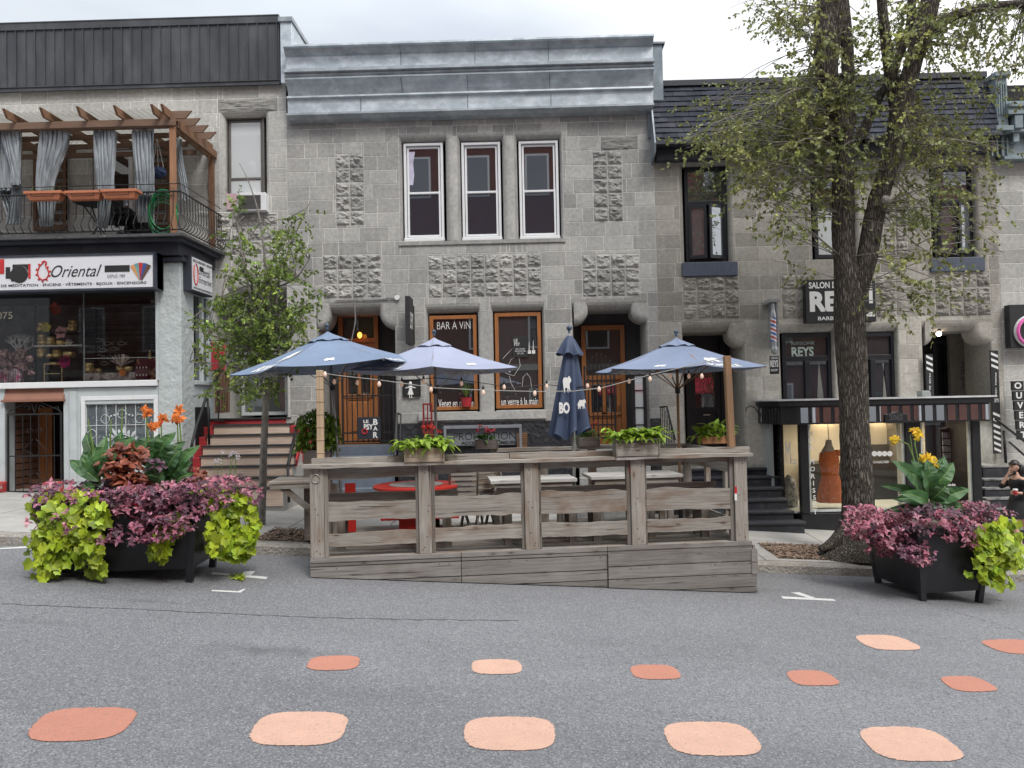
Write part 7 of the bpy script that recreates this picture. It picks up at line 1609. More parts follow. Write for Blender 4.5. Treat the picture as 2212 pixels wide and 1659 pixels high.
# ---------------------------------------------------------------- planter boxes on the rails
def fbox(px,v,z,label,mat,d=.2,ends=True):
    u0,u1,zb0,zt=PR(*px,v); z=zb0 if z is None else z; t=pthing('planter_box',label,'planter',(u0+u1)/2,v+d/2,z); m=MB(); e=.02
    m.box(u0+e,u1-e,v,v+.025,z,zt); m.box(u0+e,u1-e,v+d-.025,v+d,z,zt); m.box(u0+e,u1-e,v+.025,v+d-.025,z+.01,z+.03,.6); m.build('board',mat,t,bev=.004)
    m=MB(); m.box(u0,u0+e,v-.01,v+d+.01,z,zt+.005,.8); m.box(u1-e,u1,v-.01,v+d+.01,z,zt+.005,.8); m.build('end_board',mat,t,bev=.003,split=True)
    m=MB(); m.box(u0+e,u1-e,v+.025,v+d-.025,zt-.05,zt-.025); m.build('soil',EARTH,t); return t,u0,u1,zt
def leafm(m,p,d,L,wd,up=Vector((0,0,1)),tone=1.0,fold=.25,curl=.2,lob=0):
    "a pointed leaf with mid-fold and droop; p base, d direction"
    d=d.normalized(); s=d.cross(up); 
    if s.length<.05: s=d.cross(Vector((1,0,0)))
    s.normalize(); n=s.cross(d).normalized()
    c=[p,p+d*L*.35+n*L*.06,p+d*L*.7-n*L*curl*.35,p+d*L-n*L*curl]
    e=[wd*.15,wd*.5,wd*.36,0]
    l=[c[i]+s*e[i]+n*e[i]*fold for i in range(4)]; r=[c[i]-s*e[i]+n*e[i]*fold for i in range(4)]
    m.add([c[0],c[1],c[2],c[3],l[0],l[1],l[2],r[0],r[1],r[2]],[(0,1,5,4),(1,2,6,5),(2,3,6),(0,7,8,1),(1,8,9,2),(2,9,3)],tone)
YG=M('yellow_green_leaf',(.30,.42,.04),.5,.25,25,(.18,.32,.03),9,(.45,.6),trans=.35); RED_=M('red_flower',(.6,.06,.04),.6,.15,20,trans=.2); DGL=M('mid_green_leaf',(.08,.17,.035),.5,.3,20,trans=.25)
def bushy(t,u0,u1,v0,v1,z,n,L,mat,spread=1.0,up=.6,w=.45,name='leaves'):
    m=MB()
    for i in range(n):
        p=Vector((ru(u0,u1),ru(v0,v1),z+ru(-.02,.03))); a=ru(0,6.28); d=Vector((math.cos(a)*spread,math.sin(a)*spread,ru(.1,up*2))); l=L*ru(.6,1.2); st=p+d.normalized()*l*ru(.2,.9); leafm(m,st,d+Vector((0,0,-.4)),l,l*w,tone=ru(.6,1.4),curl=ru(.1,.6))
    return m.build(name,mat,t)
def geran(t,u0,u1,v,z,h,col):
    bushy(t,u0,u1,v-.06,v+.06,z,70,.07,DGL,1,1.2,.8); m=MB()
    for i in range(8):
        c=Vector((ru(u0,u1),v+ru(-.06,.06),z+ru(.55,1)*h))
        for k in range(12): q=c+Vector((ru(-1,1),ru(-1,1),ru(-.7,.7)))*.035; s=.018; a=Vector((ru(-1,1),ru(-1,1),ru(-1,1))).normalized()*s; b=Vector((ru(-1,1),ru(-1,1),ru(-1,1))).normalized()*s; m.add([q-a,q-b,q+a,q+b],[(0,1,2,3)],ru(.7,1.4))
    m.build('flowers',col,t)
WBX=wood('pale_planter_board',(.50,.42,.33),(.38,.29,.21),'X',.8,True,(.25,.14,.08),.5); OBX=wood('orange_planter_board',(.48,.25,.12),(.38,.18,.08),'X',.7,True,st=.3); GBX=wood('grey_planter_board',(.20,.175,.16),(.15,.13,.12),'X',.9,False)
t,a,b,zt=fbox((873,960,968,991),-.09,capz+.014,'pale wooden planter box with lime leaves on the front rail over the second post',WBX,.18); bushy(t,a-.02,b+.02,-.05,.08,zt,210,.15,YG,1,.5)
t,a,b,zt=fbox((1330,1426,948,976),-.09,capz+.014,'weathered planter box with lime leaves on the front rail over the fourth post',WDX,.18); bushy(t,a-.02,b+.02,-.05,.08,zt,250,.15,YG,1,.5)
t,a,b,zt=fbox((1027,1076,951,974),2.15,rz,'small grey planter box with pink flowers in front of the long grey sign',GBX,.18); geran(t,a+.03,b-.03,2.24,zt,.22,M('pink_flower',(.6,.08,.12),.6,.3,20))
t,a,b,zt=fbox((1250,1296,944,967),2.15,rz,'small grey planter box with red geraniums right of the closed umbrella',GBX,.18); geran(t,a+.03,b-.03,2.24,zt,.22,RED_)
t,a,b,zt=fbox((1515,1577,943,962),2.0,rz,'orange wooden planter box with lime leaves near the right light pole',OBX,.2); bushy(t,a,b,2.05,2.15,zt,110,.17,YG,.8,.9)
t,a,b,zt=fbox((905,950,960,980),.9,PU(930,985,.9)[1],'low planter box with red geraniums between the red shutter and grey sign',GBX,.18); geran(t,a,b,1.0,zt,.26,RED_)
u,z=PU(684,1000,1.3); t=pthing('planter_box','grey wooden planter with a tall bright green vine at the terrace left rear corner','planter',u,1.4,DK); q=PR(655,712,973,1010,1.3); m=MB(); m.box(q[0],q[1],1.3,1.6,DK,q[3]); m.build('board',GBX,t,bev=.01); 
m=MB(); zt=q[3]
for i in range(520):
    uu=ru(q[0]-.1,q[1]+.1); h=ru(0,.62)*(1-.5*abs((uu-(q[0]+q[1])/2)/(.5))); p=Vector((uu,1.45+ru(-.15,.15),zt+h)); a=ru(0,6.28); leafm(m,p,Vector((math.cos(a),math.sin(a)-.4,ru(-1,.1))),ru(.07,.13),ru(.05,.08),tone=ru(.6,1.3),curl=.3)
m.build('leaves',M('vine_leaf',(.12,.22,.03),.5,.3,20,(.22,.33,.04),8,(.45,.6),trans=.3),t)
# ================================================================ PLANTERS ON THE ROAD
class FRM:
    def __init__(s,O,th): s.O=Vector(O); s.th=th; s.x=Vector((math.cos(th),math.sin(th),0)); s.y=Vector((-math.sin(th),math.cos(th),0))
    def pl(s,x,y,v):
        d=ray(x,y); o=Vector((0,0,CZ))-s.O; t=(v-o.dot(s.y))/d.dot(s.y); p=o+d*t; return Vector((p.dot(s.x),v,p.z))
    def th_(s,name,label,cat,group=None):
        t=thing(name,label,cat,s.O,group,s.th); t['_o']=(0,0,0); return t
def heart(m,p,d,nrm,L,tone):
    "lobed heart leaf of the lime vine: p at the stalk, d towards the tip"
    d=d.normalized(); s=d.cross(nrm).normalized(); n=s.cross(d).normalized()
    o=[(0,0),(.38,-.12),(.56,.12),(.46,.42),(.56,.60),(.22,.72),(0,1.0)]
    pts=[p+d*(y*L)+s*(x*L)+n*(abs(x)*.32*L-(y*y)*.16*L) for x,y in o]; pts2=[p+d*(y*L)-s*(x*L)+n*(abs(x)*.32*L-(y*y)*.16*L) for x,y in o[1:-1]]
    m.add(pts+pts2,[(0,1,2,3,4,5,6),(0,6,11,10,9,8,7)],tone)
LIME=M('lime_vine_leaf',(.47,.56,.035),.45,.18,14,(.27,.42,.03),6,(.42,.62),trans=.3)
PURP=M('purple_foliage',(.25,.075,.13),.55,.35,18,(.46,.22,.28),9,(.5,.62),trans=.2); PURL=M('pink_foliage',(.38,.11,.16),.55,.35,18,(.55,.30,.34),9,(.5,.62),trans=.2); PURD=M('dark_purple_foliage',(.10,.04,.065),.55,.3,18,trans=.1)
CANL=M('canna_leaf',(.035,.10,.03),.5,.18,5,(.065,.15,.04),3,(.45,.65),trans=.2,stretch=(1,1,1)); RUST=M('rust_coleus_leaf',(.24,.06,.03),.5,.25,14,(.32,.10,.06),7,(.5,.6),trans=.2)
STEM=M('green_stem',(.14,.22,.05),.5,.2,10)
PBLK=M('black_planter_metal',(.012,.012,.016),.38,.3,3,(.022,.022,.026),2,spec=.5,bump=.12,bs=10)
def tub(fr,label,x0,x1,y0,y1,h,tp,strip=None):
    t=fr.th_('street_planter',label,'planter','large black metal planters on the road'); m=MB(); z0=.10; th=.03
    lo=[(x0,y0),(x1,y0),(x1,y1),(x0,y1)]; hi=[(x0-tp,y0-tp),(x1+tp,y0-tp),(x1+tp,y1+tp),(x0-tp,y1+tp)]
    f=lambda q,a:(lo[q][0]*(1-a)+hi[q][0]*a,lo[q][1]*(1-a)+hi[q][1]*a)
    vs=[(*f(i,.1),z0) for i in range(4)]+[(*f(i,1),h) for i in range(4)]; m.add(vs,[(3,2,1,0),(0,1,5,4),(1,2,6,5),(2,3,7,6),(3,0,4,7)]); m.build('tub',PBLK,t,bev=.004)
    m=MB(); T=tp; m.box(hi[0][0]-.02,hi[1][0]+.02,hi[0][1]-.025,hi[0][1]+.04,h-.05,h+.012); m.box(hi[0][0]-.02,hi[1][0]+.02,hi[2][1]-.04,hi[2][1]+.02,h-.05,h+.012); m.box(hi[0][0]-.02,hi[0][0]+.04,hi[0][1]+.04,hi[2][1]-.04,h-.05,h+.012); m.box(hi[1][0]-.04,hi[1][0]+.02,hi[0][1]+.04,hi[2][1]-.04,h-.05,h+.012); m.build('rim',PBLK,t,bev=.004)
    for i in range(4):
        m=MB(); sx=1 if i in (1,2) else -1; sy=1 if i>1 else -1; gx,gy=lo[i]; zg=0
        w=fr.O+fr.x*gx+fr.y*gy; zg=-.078*w.x-fr.O.z
        a=Vector((gx-sx*.03,gy-sy*.03,zg)); b=Vector((hi[i][0]-sx*.03,hi[i][1]-sy*.03,h)); m.bar(a,b,.075,.075,(0,1,0)); m.build('leg',PBLK,t,bev=.004)
    m=MB(); m.box(hi[0][0]+.03,hi[1][0]-.03,hi[0][1]+.04,hi[2][1]-.04,h-.09,h-.06); m.build('soil',EARTH,t)
    if strip:
        for (a,b,mt,nm) in strip: m=MB(); m.box(a,b,hi[0][1]-.029,hi[0][1]-.026,h-.042,h-.004); m.build(nm,mt,t)
    return t
def inell(r,regs):
    w=[a[4] for a in regs]; k=random.choices(regs,w)[0]
    while True:
        x,y=ru(-1,1),ru(-1,1)
        if x*x+y*y<1: return k[0]+x*k[2],k[1]+y*k[3],k
# ---- left planter
gL=G(262,1252); FL_=FRM((gL.x,gL.y,gL.z),.08); hw=.79
tub(FL_,'large black planter box with lime vines and purple foliage, left of the terrace',-hw,hw,.0,.85,.90,.11,[(-.12,.09,LETW,'reflector_white'),(.092,.30,bpy.data.materials['reflector_red'],'reflector_red')])
def vines(fr,regs,n,L0,L1,mat,label,group=None,z=0,facing=-.8):
    t=fr.th_('sweet_potato_vine',label,'plant',group); m=MB(); s_=MB()
    for i in range(n):
        x,y,k=inell(0,regs); v=k[5]+ru(-.10,.10); p=fr.pl(x,y,v); a=ru(-.9,.9); d=Vector((math.sin(a),ru(-.5,-.05),-math.cos(a)*ru(.5,1))); nr=Vector((ru(-.5,.5),facing,ru(.2,1.0))).normalized(); heart(m,p,d,nr,ru(L0*.6,L1),ru(.5,1.35))
    for k in regs:
        for j in range(4):
            P=[fr.pl(k[0]+ru(-.6,.6)*k[2],k[1]+k[3]*q,k[5]+ru(-.03,.03)) for q in (-.9,-.3,.3,.9)]; s_.tube(P,.005,4)
    m.build('leaves',mat,t); s_.build('stems',STEM,t); return t
# region tuples: cx,cy,rx,ry,weight,v
vines(FL_,[(78,1180,22,40,.8,-.1),(90,1238,30,8,.35,-.2),(120,1150,45,70,10,-.2),(185,1130,45,60,8,-.22),(110,1210,30,30,3,-.18),(190,1190,35,30,3,-.2),(150,1085,60,30,5,-.05),(100,1090,35,25,3,.1),(210,1230,18,14,1,-.16)],480,.075,.135,LIME,'lime green heart-leaved vine hanging over the left end of the large planter')
vines(FL_,[(375,1130,28,25,4,-.2),(350,1160,22,18,2,-.18),(345,1195,18,20,2,-.15),(330,1185,16,10,1,-.15)],80,.07,.125,LIME,'small lime vine trailing down the middle of the black planter front')
vines(FL_,[(510,1120,48,55,10,.35),(500,1170,48,35,7,.3),(480,1080,50,30,5,.3),(440,1060,30,18,2,.3),(525,1190,25,20,2,.35),(470,1150,20,45,3,-.05)],450,.075,.135,LIME,'lime green heart-leaved vine bulging over the right end of the large planter')
def frilly(fr,regs,n,L0,L1,mats,label,name='purple_plant'):
    t=fr.th_(name,label,'plant'); ms=[MB() for _ in mats]
    for i in range(n):
        x,y,k=inell(0,regs); v=k[5]+ru(-.18,.18); p=fr.pl(x,y,v); m=ms[k[6] if len(k)>6 and rnd()<.8 else random.randrange(len(mats))]
        up=Vector((ru(-.6,.6),ru(-1,.1),ru(.2,1))).normalized(); a0=ru(0,6.28); e1=up.cross(Vector((0,0,1))).normalized(); e2=up.cross(e1); tn=ru(.5,1.35)
        for q in range(4 if rnd()<.7 else 2):
            a=a0+q*1.57+ru(-.3,.3); d=e1*math.cos(a)+e2*math.sin(a)+up*.35; L=ru(L0,L1); leafm(m,p,d,L,L*.55,up,tn*ru(.8,1.2),.3,.25)
    for i,m in enumerate(ms): m.build(['leaves','pink_leaves','dark_leaves'][i],mats[i],t)
    return t
frilly(FL_,[(70,1120,18,30,.5,0),(130,1075,75,35,8,.1),(120,1100,45,45,5,.0),(215,1085,80,30,8,-.05),(300,1085,70,40,9,-.15),(370,1090,75,48,12,-.2),(430,1070,75,40,8,.0),(350,1140,70,28,6,-.27),(250,1150,20,14,1,-.25),(300,1165,40,14,2,-.27),(230,1165,30,12,1,-.24),(500,1050,50,25,4,.4),(140,1130,28,25,2,-.2),(540,1070,25,25,2,.4)],1300,.035,.075,[PURP,PURL,PURD],'mass of purple and pink frilly foliage along the top of the large planter')
def canna(fr,base,stems,leaves,flowers,label,fcol,zb=.85):
    t=fr.th_('canna_plant',label,'plant'); s_=MB(); m=MB(); f=None
    for P,v in stems: s_.tube([fr.pl(x,y,v) for x,y in P],[.014]+[.012]*(len(P)-2)+[.006],6)
    for (x0,y0,x1,y1,wd,v,dv) in leaves:
        A=fr.pl(x0,y0,v); B=fr.pl(x1,y1,v+dv); n=9; L=(B-A).length; d=(B-A).normalized(); side=d.cross(Vector((0,-1,.35))).normalized(); W2=wd/1660*7.2; nn=side.cross(d); vs=[]; tn=ru(.75,1.25); ww=ru(-.1,.1)
        for i in range(n+1):
            q=i/n; e=W2*.5*math.sin(math.pi*min(1,q**.8*.97+.03))**.8; c=A+(B-A)*q+nn*(L*.14*math.sin(q*3.14)+ww*q*q*L*.5)+Vector((0,0,-L*.10*q*q)); wv=.012*math.sin(q*17+x0)
            vs+=[c-side*e+nn*(e*.35+wv),c,c+side*e+nn*(e*.35-wv)]
        for i in range(n): m.add([vs[3*i],vs[3*i+1],vs[3*i+4],vs[3*i+3]],[(0,1,2,3)],tn); m.add([vs[3*i+1],vs[3*i+2],vs[3*i+5],vs[3*i+4]],[(0,1,2,3)],tn*1.12)
        s_.tube([Vector(v_)+Vector((0,-.003,0)) for v_ in vs[1::6]],.004,4,1.3)
    for (x,y,r,v) in flowers:
        c=fr.pl(x,y,v); f=MB(); r*=.8
        for i in range(17):
            a=ru(0,6.28); d=Vector((math.cos(a),ru(-.6,.3),math.sin(a)*.8+.15)); L=r/1660*9*ru(.6,1.1); leafm(f,c+Vector((ru(-1,1),0,ru(-1,1)))*L*.45,d,L,L*.55,Vector((0,-1,.3)),ru(.7,1.35),.4,.5)
        f.build('flower',fcol,t)
    m.build('leaves',CANL,t); s_.build('stems',STEM,t); return t
canna(FL_,None,
 [([(205,1050),(200,960),(190,905)],.35),([(245,1050),(238,960),(240,905)],.35),([(258,1050),(262,960),(264,880)],.35),([(318,1050),(322,960),(318,925),(316,900)],.4),([(345,1050),(350,960),(348,915)],.4),([(375,1050),(385,960),(383,910)],.4),([(390,1050),(392,960),(386,890)],.4),([(330,1050),(330,980),(331,935)],.4)],
 [(215,1040,150,985,36,.2,.1),(215,1045,175,975,40,.25,0),(222,1030,232,928,38,.3,.05),(225,1035,262,955,40,.15,-.05),(205,1050,168,1060,26,.1,-.1),(250,1000,285,935,40,.3,0),(265,985,262,925,34,.35,0),(295,1000,282,935,46,.3,.1),(300,980,330,940,38,.4,.1),(330,1000,345,930,40,.4,0),(340,990,380,925,42,.35,0),(350,1010,400,945,44,.3,0),(355,1030,395,960,50,.2,0),(365,1035,433,950,40,.25,0),(360,1040,415,990,44,.2,0),(350,1045,322,980,50,.15,-.1),(330,1010,312,965,40,.3,0),(200,1030,188,950,30,.4,.1),(375,1045,420,1015,40,.1,-.1),(345,1050,352,1015,60,.05,-.15),(235,1015,205,960,36,.3,0),(210,1000,185,925,34,.45,.1),(395,1020,405,965,34,.35,0)],
 [(315,885,19,.4),(318,893,15,.4),(351,906,17,.4),(347,902,12,.4),(386,886,16,.4),(383,908,17,.38),(378,906,14,.38),(333,920,16,.38),(327,923,12,.38)],
 'canna lilies with big green leaves and orange flowers in the large left planter',M('orange_petals',(.75,.22,.04),.6,.2,15,(.6,.08,.04),8,(.55,.65),trans=.3))
def coleus(fr,regs,n,L,mat,label):
    t=fr.th_('coleus_plant',label,'plant'); m=MB()
    for i in range(n):
        x,y,k=inell(0,regs); p=fr.pl(x,y,k[5]+ru(-.12,.12)); a=ru(0,6.28); d=Vector((math.cos(a),ru(-.8,.1),math.sin(a)*.4-.15)); leafm(m,p,d+Vector((0,0,ru(-.3,.5))),L*ru(.45,1.05),L*ru(.45,.7),Vector((ru(-.5,.5),-.5,1)),ru(.5,1.4),ru(-.1,.4),ru(0,.6))
    m.build('leaves',mat,t)
frilly(FL_,[(285,1050,60,18,4,.35),(215,1052,50,16,3,.4),(370,1048,50,14,3,.4)],330,.04,.075,[PURD,PURP,DGL],'dark undergrowth between the cannas of the large planter','leafy_plant')
coleus(FL_,[(278,985,36,26,5,.15),(265,1020,40,25,4,.1),(300,1040,30,18,2,.1),(245,1005,24,16,1,.1)],330,.13,RUST,'rust-red coleus clump in the middle of the large left planter'); coleus(FL_,[(337,1005,20,14,1,.05)],40,.10,PURD,'small dark violet plant right of the rust-red coleus'); coleus(FL_,[(420,1025,24,14,1,.3)],40,.10,RUST,'second rust-red coleus at the right of the cannas')
# ---- right planter
gR=G(1990,1300); FR_=FRM((gR.x,gR.y,gR.z),.15)
tub(FR_,'black planter box turned corner-on at the right, with yellow cannas and lime vine',.03,.90,.03,1.05,.95,.10)
frilly(FR_,[(1870,1130,50,38,8,.5,1),(1920,1150,55,40,9,.3,1),(1960,1170,45,35,7,.05),(1985,1200,35,20,4,-.1),(1905,1180,35,25,4,.4,1),(1960,1115,50,25,5,.3),(2030,1130,60,28,6,-.1),(2080,1150,45,25,5,-.12,1),(2110,1110,50,22,5,.3),(2060,1100,50,20,4,.5),(2095,1170,18,16,1,-.14,1),(1850,1110,30,20,2,.8,1),(2150,1110,40,20,3,.3)],1100,.035,.075,[PURP,PURL,PURD],'mass of magenta and pink frilly foliage spilling over the right planter')
vines(FR_,[(2140,1160,45,30,8,-.12),(2150,1200,50,35,9,-.14),(2170,1150,35,35,5,.1),(2140,1245,30,22,3,-.12),(2095,1240,14,5,.4,-.12),(2190,1200,20,30,3,.1),(2170,1250,20,16,1,-.05)],400,.075,.135,LIME,'bright lime vine hanging over the right corner of the right planter')
frilly(FR_,[(2020,1105,45,14,4,.1),(1990,1095,30,10,2,.3)],110,.04,.09,[M('grey_green_leaf',(.09,.12,.08),.6,.3,20),PURD,PURD],'low grey-green leafy plant between the cannas and the pink foliage','leafy_plant')
canna(FR_,None,
 [([(1990,1110),(1985,1020),(1962,960),(1935,948)],.5),([(1995,1110),(1988,1020),(1976,960),(1979,935)],.5),([(2010,1110),(2012,1020),(2008,985)],.5),([(2020,1110),(2018,1050),(2020,1010)],.45),([(1988,1110),(1978,1030),(1966,940)],.5)],
 [(1990,1060,1925,985,52,.4,.1),(1992,1050,1968,985,46,.5,0),(1995,1040,1985,970,42,.6,.1),(2000,1060,2002,985,60,.45,0),(2008,1060,2058,990,50,.4,0),(2010,1050,2040,975,40,.5,.1),(1995,1080,1900,1040,34,.4,.2),(2000,1085,1925,1070,44,.3,-.1),(2012,1085,2092,1048,46,.3,-.1),(2015,1095,2085,1090,44,.3,0),(1998,1100,1905,1095,30,.4,0),(2005,1090,1940,1055,46,.2,-.15),(2010,1080,2045,1040,56,.2,-.1),(1998,1075,1965,1010,60,.3,-.05),(2012,1040,2030,985,40,.5,0),(2018,1100,2100,1110,30,.3,0),(2005,1070,1990,1005,62,.25,-.1)],
 [(1930,952,16,.5),(1938,948,12,.5),(1978,932,22,.5),(1981,942,18,.5),(2003,986,22,.5),(1998,990,16,.5),(2017,1002,20,.45),(2010,1008,15,.45)],
 'canna lilies with yellow flowers and broad dark leaves in the right planter',M('yellow_petals',(.8,.55,.02),.6,.2,15,(.7,.35,.03),8,(.55,.65),trans=.3))
# fallen vine trimmings on the road and flowers behind the planter
m=MB()
for i in range(34): g=G(ru(500,530),ru(1243,1253),.01); leafm(m,g,Vector((ru(-1,1),ru(-1,1),ru(0,.5))),ru(.04,.09),.035,tone=ru(.5,1.2))
tag(m.build('fallen_vine',LIME),'dropped tuft of lime leaves lying on the white parking mark','plant litter')
t=thing('wild_flower','thin stalks with tiny white flowers behind the large planter','plant',(FL_.O.x+1.0,11.0,.2)); m=MB(); f=MB()
for i in range(7): x=ru(455,520); P=[W(x-6,1060,10.9),W(x-2,1010,10.9),W(x+ru(-4,6),ru(975,1000),10.9)]; m.tube(P,.004,4); [f.ball(P[2]+Vector((ru(-.03,.03),0,ru(-.03,.03))),.013,5,4) for _ in range(5)]
m.build('stems',STEM,t); f.build('flowers',M('pale_flower',(.6,.55,.6),.7),t)
# ================================================================ TREES
def bark_mat(name,c1,c2,sc,st):
    m,N=newmat(name); tc=N.n('ShaderNodeTexCoord'); mp=N.n('ShaderNodeMapping'); mp.inputs['Scale'].default_value=(sc,sc,sc*st); N.l(tc.outputs['Object'],mp.inputs[0])
    nw=N.n('ShaderNodeTexNoise'); nw.inputs['Scale'].default_value=2.0; nw.inputs['Detail'].default_value=3; N.l(mp.outputs[0],nw.inputs[0])
    ad=N.n('ShaderNodeMixRGB') if False else None
    vo=N.n('ShaderNodeTexVoronoi',feature='DISTANCE_TO_EDGE'); vo.inputs['Scale'].default_value=1; 
    va=N.n('ShaderNodeVectorMath',operation='ADD'); N.l(mp.outputs[0],va.inputs[0]); vs=N.n('ShaderNodeVectorMath',operation='SCALE'); vs.inputs[3].default_value=.9; N.l(nw.outputs['Color'],vs.inputs[0]); N.l(vs.outputs[0],va.inputs[1]); N.l(va.outputs[0],vo.inputs[0])
    nz=N.n('ShaderNodeTexNoise'); nz.inputs['Scale'].default_value=5; nz.inputs['Detail'].default_value=6; N.l(mp.outputs[0],nz.inputs[0])
    c=mixc(N,ramp(N,vo.outputs['Distance'],.02,.22),(c1[0]*.3,c1[1]*.3,c1[2]*.3),c1); c=mixc(N,ramp(N,nz.outputs[0],.45,.65),c,c2,'MIX') if False else mixc(N,ramp(N,nz.outputs[0],.5,.75,0,.6),c,c2)
    at=N.n('ShaderNodeAttribute',attribute_name='tone'); vm=N.n('ShaderNodeVectorMath',operation='SCALE'); N.l(at.outputs['Fac'],vm.inputs[3]); N.l(c,vm.inputs[0])
    b=N.n('ShaderNodeBsdfPrincipled'); b.inputs['Roughness'].default_value=.95; b.inputs['Specular IOR Level'].default_value=.15; N.l(vm.outputs[0],b.inputs['Base Color'])
    bp=N.n('ShaderNodeBump'); bp.inputs['Strength'].default_value=1; bp.inputs['Distance'].default_value=.04; N.l(ramp(N,vo.outputs['Distance'],0,.3),bp.inputs['Height']); N.l(bp.outputs[0],b.inputs['Normal'])
    o=N.n('ShaderNodeOutputMaterial'); N.l(b.outputs[0],o.inputs[0]); return m
BARK=bark_mat('furrowed_bark',(.21,.185,.155),(.12,.105,.09),34,.16); BARKY=M('young_bark',(.20,.185,.165),.85,.3,20,(.12,.11,.10),12,(.5,.6),bump=.5,bs=40)
def spline(P,n):
    "Catmull-Rom through (Vector,r) list"
    out=[]; m=len(P)
    for i in range(m-1):
        p0,p1,p2,p3=P[max(i-1,0)],P[i],P[i+1],P[min(i+2,m-1)]
        for k in range(n):
            t=k/n; f=lambda a,b,c,d:.5*((2*b)+(-a+c)*t+(2*a-5*b+4*c-d)*t*t+(-a+3*b-3*c+d)*t*t*t)
            out.append((Vector([f(p0[0][j],p1[0][j],p2[0][j],p3[0][j]) for j in range(3)]),max(.002,f(p0[1],p1[1],p2[1],p3[1]))))
    out.append(P[-1]); return out
def limb(mb,P,sides=40,rough=.07,n=10,tone=1.0,flare=0):
    S=spline(P,n); vs=[];fs=[];a=None
    for i,(p,r) in enumerate(S):
        d=(S[min(i+1,len(S)-1)][0]-S[max(i-1,0)][0]).normalized()
        if a is None: a=d.cross(Vector((0,1,0))).normalized()
        a=(a-d*a.dot(d)).normalized(); b=d.cross(a)
        for k in range(sides):
            th=6.2832*k/sides; q=a*math.cos(th)+b*math.sin(th); w=Vector((math.cos(th)*4.5,math.sin(th)*4.5,p.z*1.6)); rg=1-abs(noise.noise(w*1.5))*2.2; bm=noise.noise(Vector((math.cos(th)*.8,math.sin(th)*.8,p.z*.9)))
            rr=r*(1+rough*rg+.10*bm)
            if flare and p.z<flare[0]+.9: f=max(0,1-(p.z-flare[0])/.55)**2; rr+=r*f*(.35+.5*max(0,math.sin(th*2.5+1.0)))
            vs.append(p+q*rr)
    for i in range(len(S)-1):
        for k in range(sides): k2=(k+1)%sides; fs.append((i*sides+k,i*sides+k2,(i+1)*sides+k2,(i+1)*sides+k))
    mb.add(vs,fs,tone)
def TP(L,Y,dy=0): return [(W(x,y,Y+dy*i/(max(1,len(L)-1))),r) for i,(x,y,r) in enumerate(L)]
TY=12.25
bt=thing('tree','large old street tree with furrowed forked trunk and thin olive foliage','tree',(W(1850,1172,TY).x,TY,W(1850,1172,TY).z))
zb=W(1850,1180,TY).z
m=MB(); limb(m,TP([(1856,1200,.33),(1854,1165,.28),(1853,1120,.24),(1852,1050,.225),(1848,950,.212),(1843,850,.208),(1839,760,.213),(1835,680,.22),(1832,620,.20),(1826,560,.17)],TY),56,.09,12,1,(zb+.0,)); 
for k,(dx,dy) in enumerate(((-80,6),(-45,20),(60,16),(95,4))): limb(m,[(W(1852+dx*.25,1150,TY-.1),.16),(W(1852+dx*.6,1172,TY-.15),.10),(W(1852+dx,1186+dy*.3,TY-.2),.03)],14,.1,5)
m.build('trunk',BARK,bt,smooth=True)
LIM=[([(1833,660,.17),(1824,560,.185),(1822,470,.185),(1821,378,.185),(1818,300,.19),(1808,240,.19),(1788,170,.19),(1786,90,.24),(1797,20,.27),(1800,-100,.24),(1790,-260,.18)],0),
 ([(1822,310,.14),(1833,240,.13),(1832,160,.11),(1828,80,.11),(1820,0,.11),(1800,-120,.1)],.3),
 ([(1840,680,.17),(1855,620,.175),(1873,555,.17),(1893,450,.17),(1915,375,.165),(1935,305,.18),(1948,235,.19),(1962,175,.16),(1985,90,.155),(2008,10,.16),(2020,-110,.14),(2030,-260,.1)],-.35),
 ([(1944,250,.13),(1928,180,.115),(1916,110,.09),(1908,40,.085),(1898,-60,.08),(1880,-200,.05)],-.5),
 ([(1920,175,.07),(1942,120,.07),(1965,60,.075),(1970,0,.07),(1975,-120,.05)],-.2),
 ([(1995,95,.10),(2018,62,.09),(2060,35,.08),(2120,17,.075),(2212,8,.07),(2330,0,.05)],-.6),
 ([(1858,305,.09),(1880,250,.08),(1905,200,.08),(1930,170,.07)],.2)]
for L,dy in LIM:
    m=MB(); L=[(x,y,r*(.88 if i<3 else .82)) for i,(x,y,r) in enumerate(L)]; limb(m,TP(L,TY+.02,dy),30,.08,8); m.build('limb',BARK,bt,smooth=True)
m=MB(); c=W(1913,432,TY-.35); m.ball(c,(.07,.05,.07),10,7,1.3,.1); m.build('branch_scar',BARKY,bt)
limpts=[W(x,y,TY+dy*i/len(L)) for L,dy in LIM for i,(x,y,r) in enumerate(L)]
def leaf4(V,Fc,T,p,d,L,w,tone):
    s=d.cross(Vector((ru(-1,1),ru(-1,1),ru(-.3,1)))); 
    if s.length<1e-3: return
    s.normalize(); n=len(V); V+=[p,p+d*L*.5+s*w,p+d*L,p+d*L*.5-s*w]; Fc.append((n,n+1,n+2,n+3)); T.append(tone)
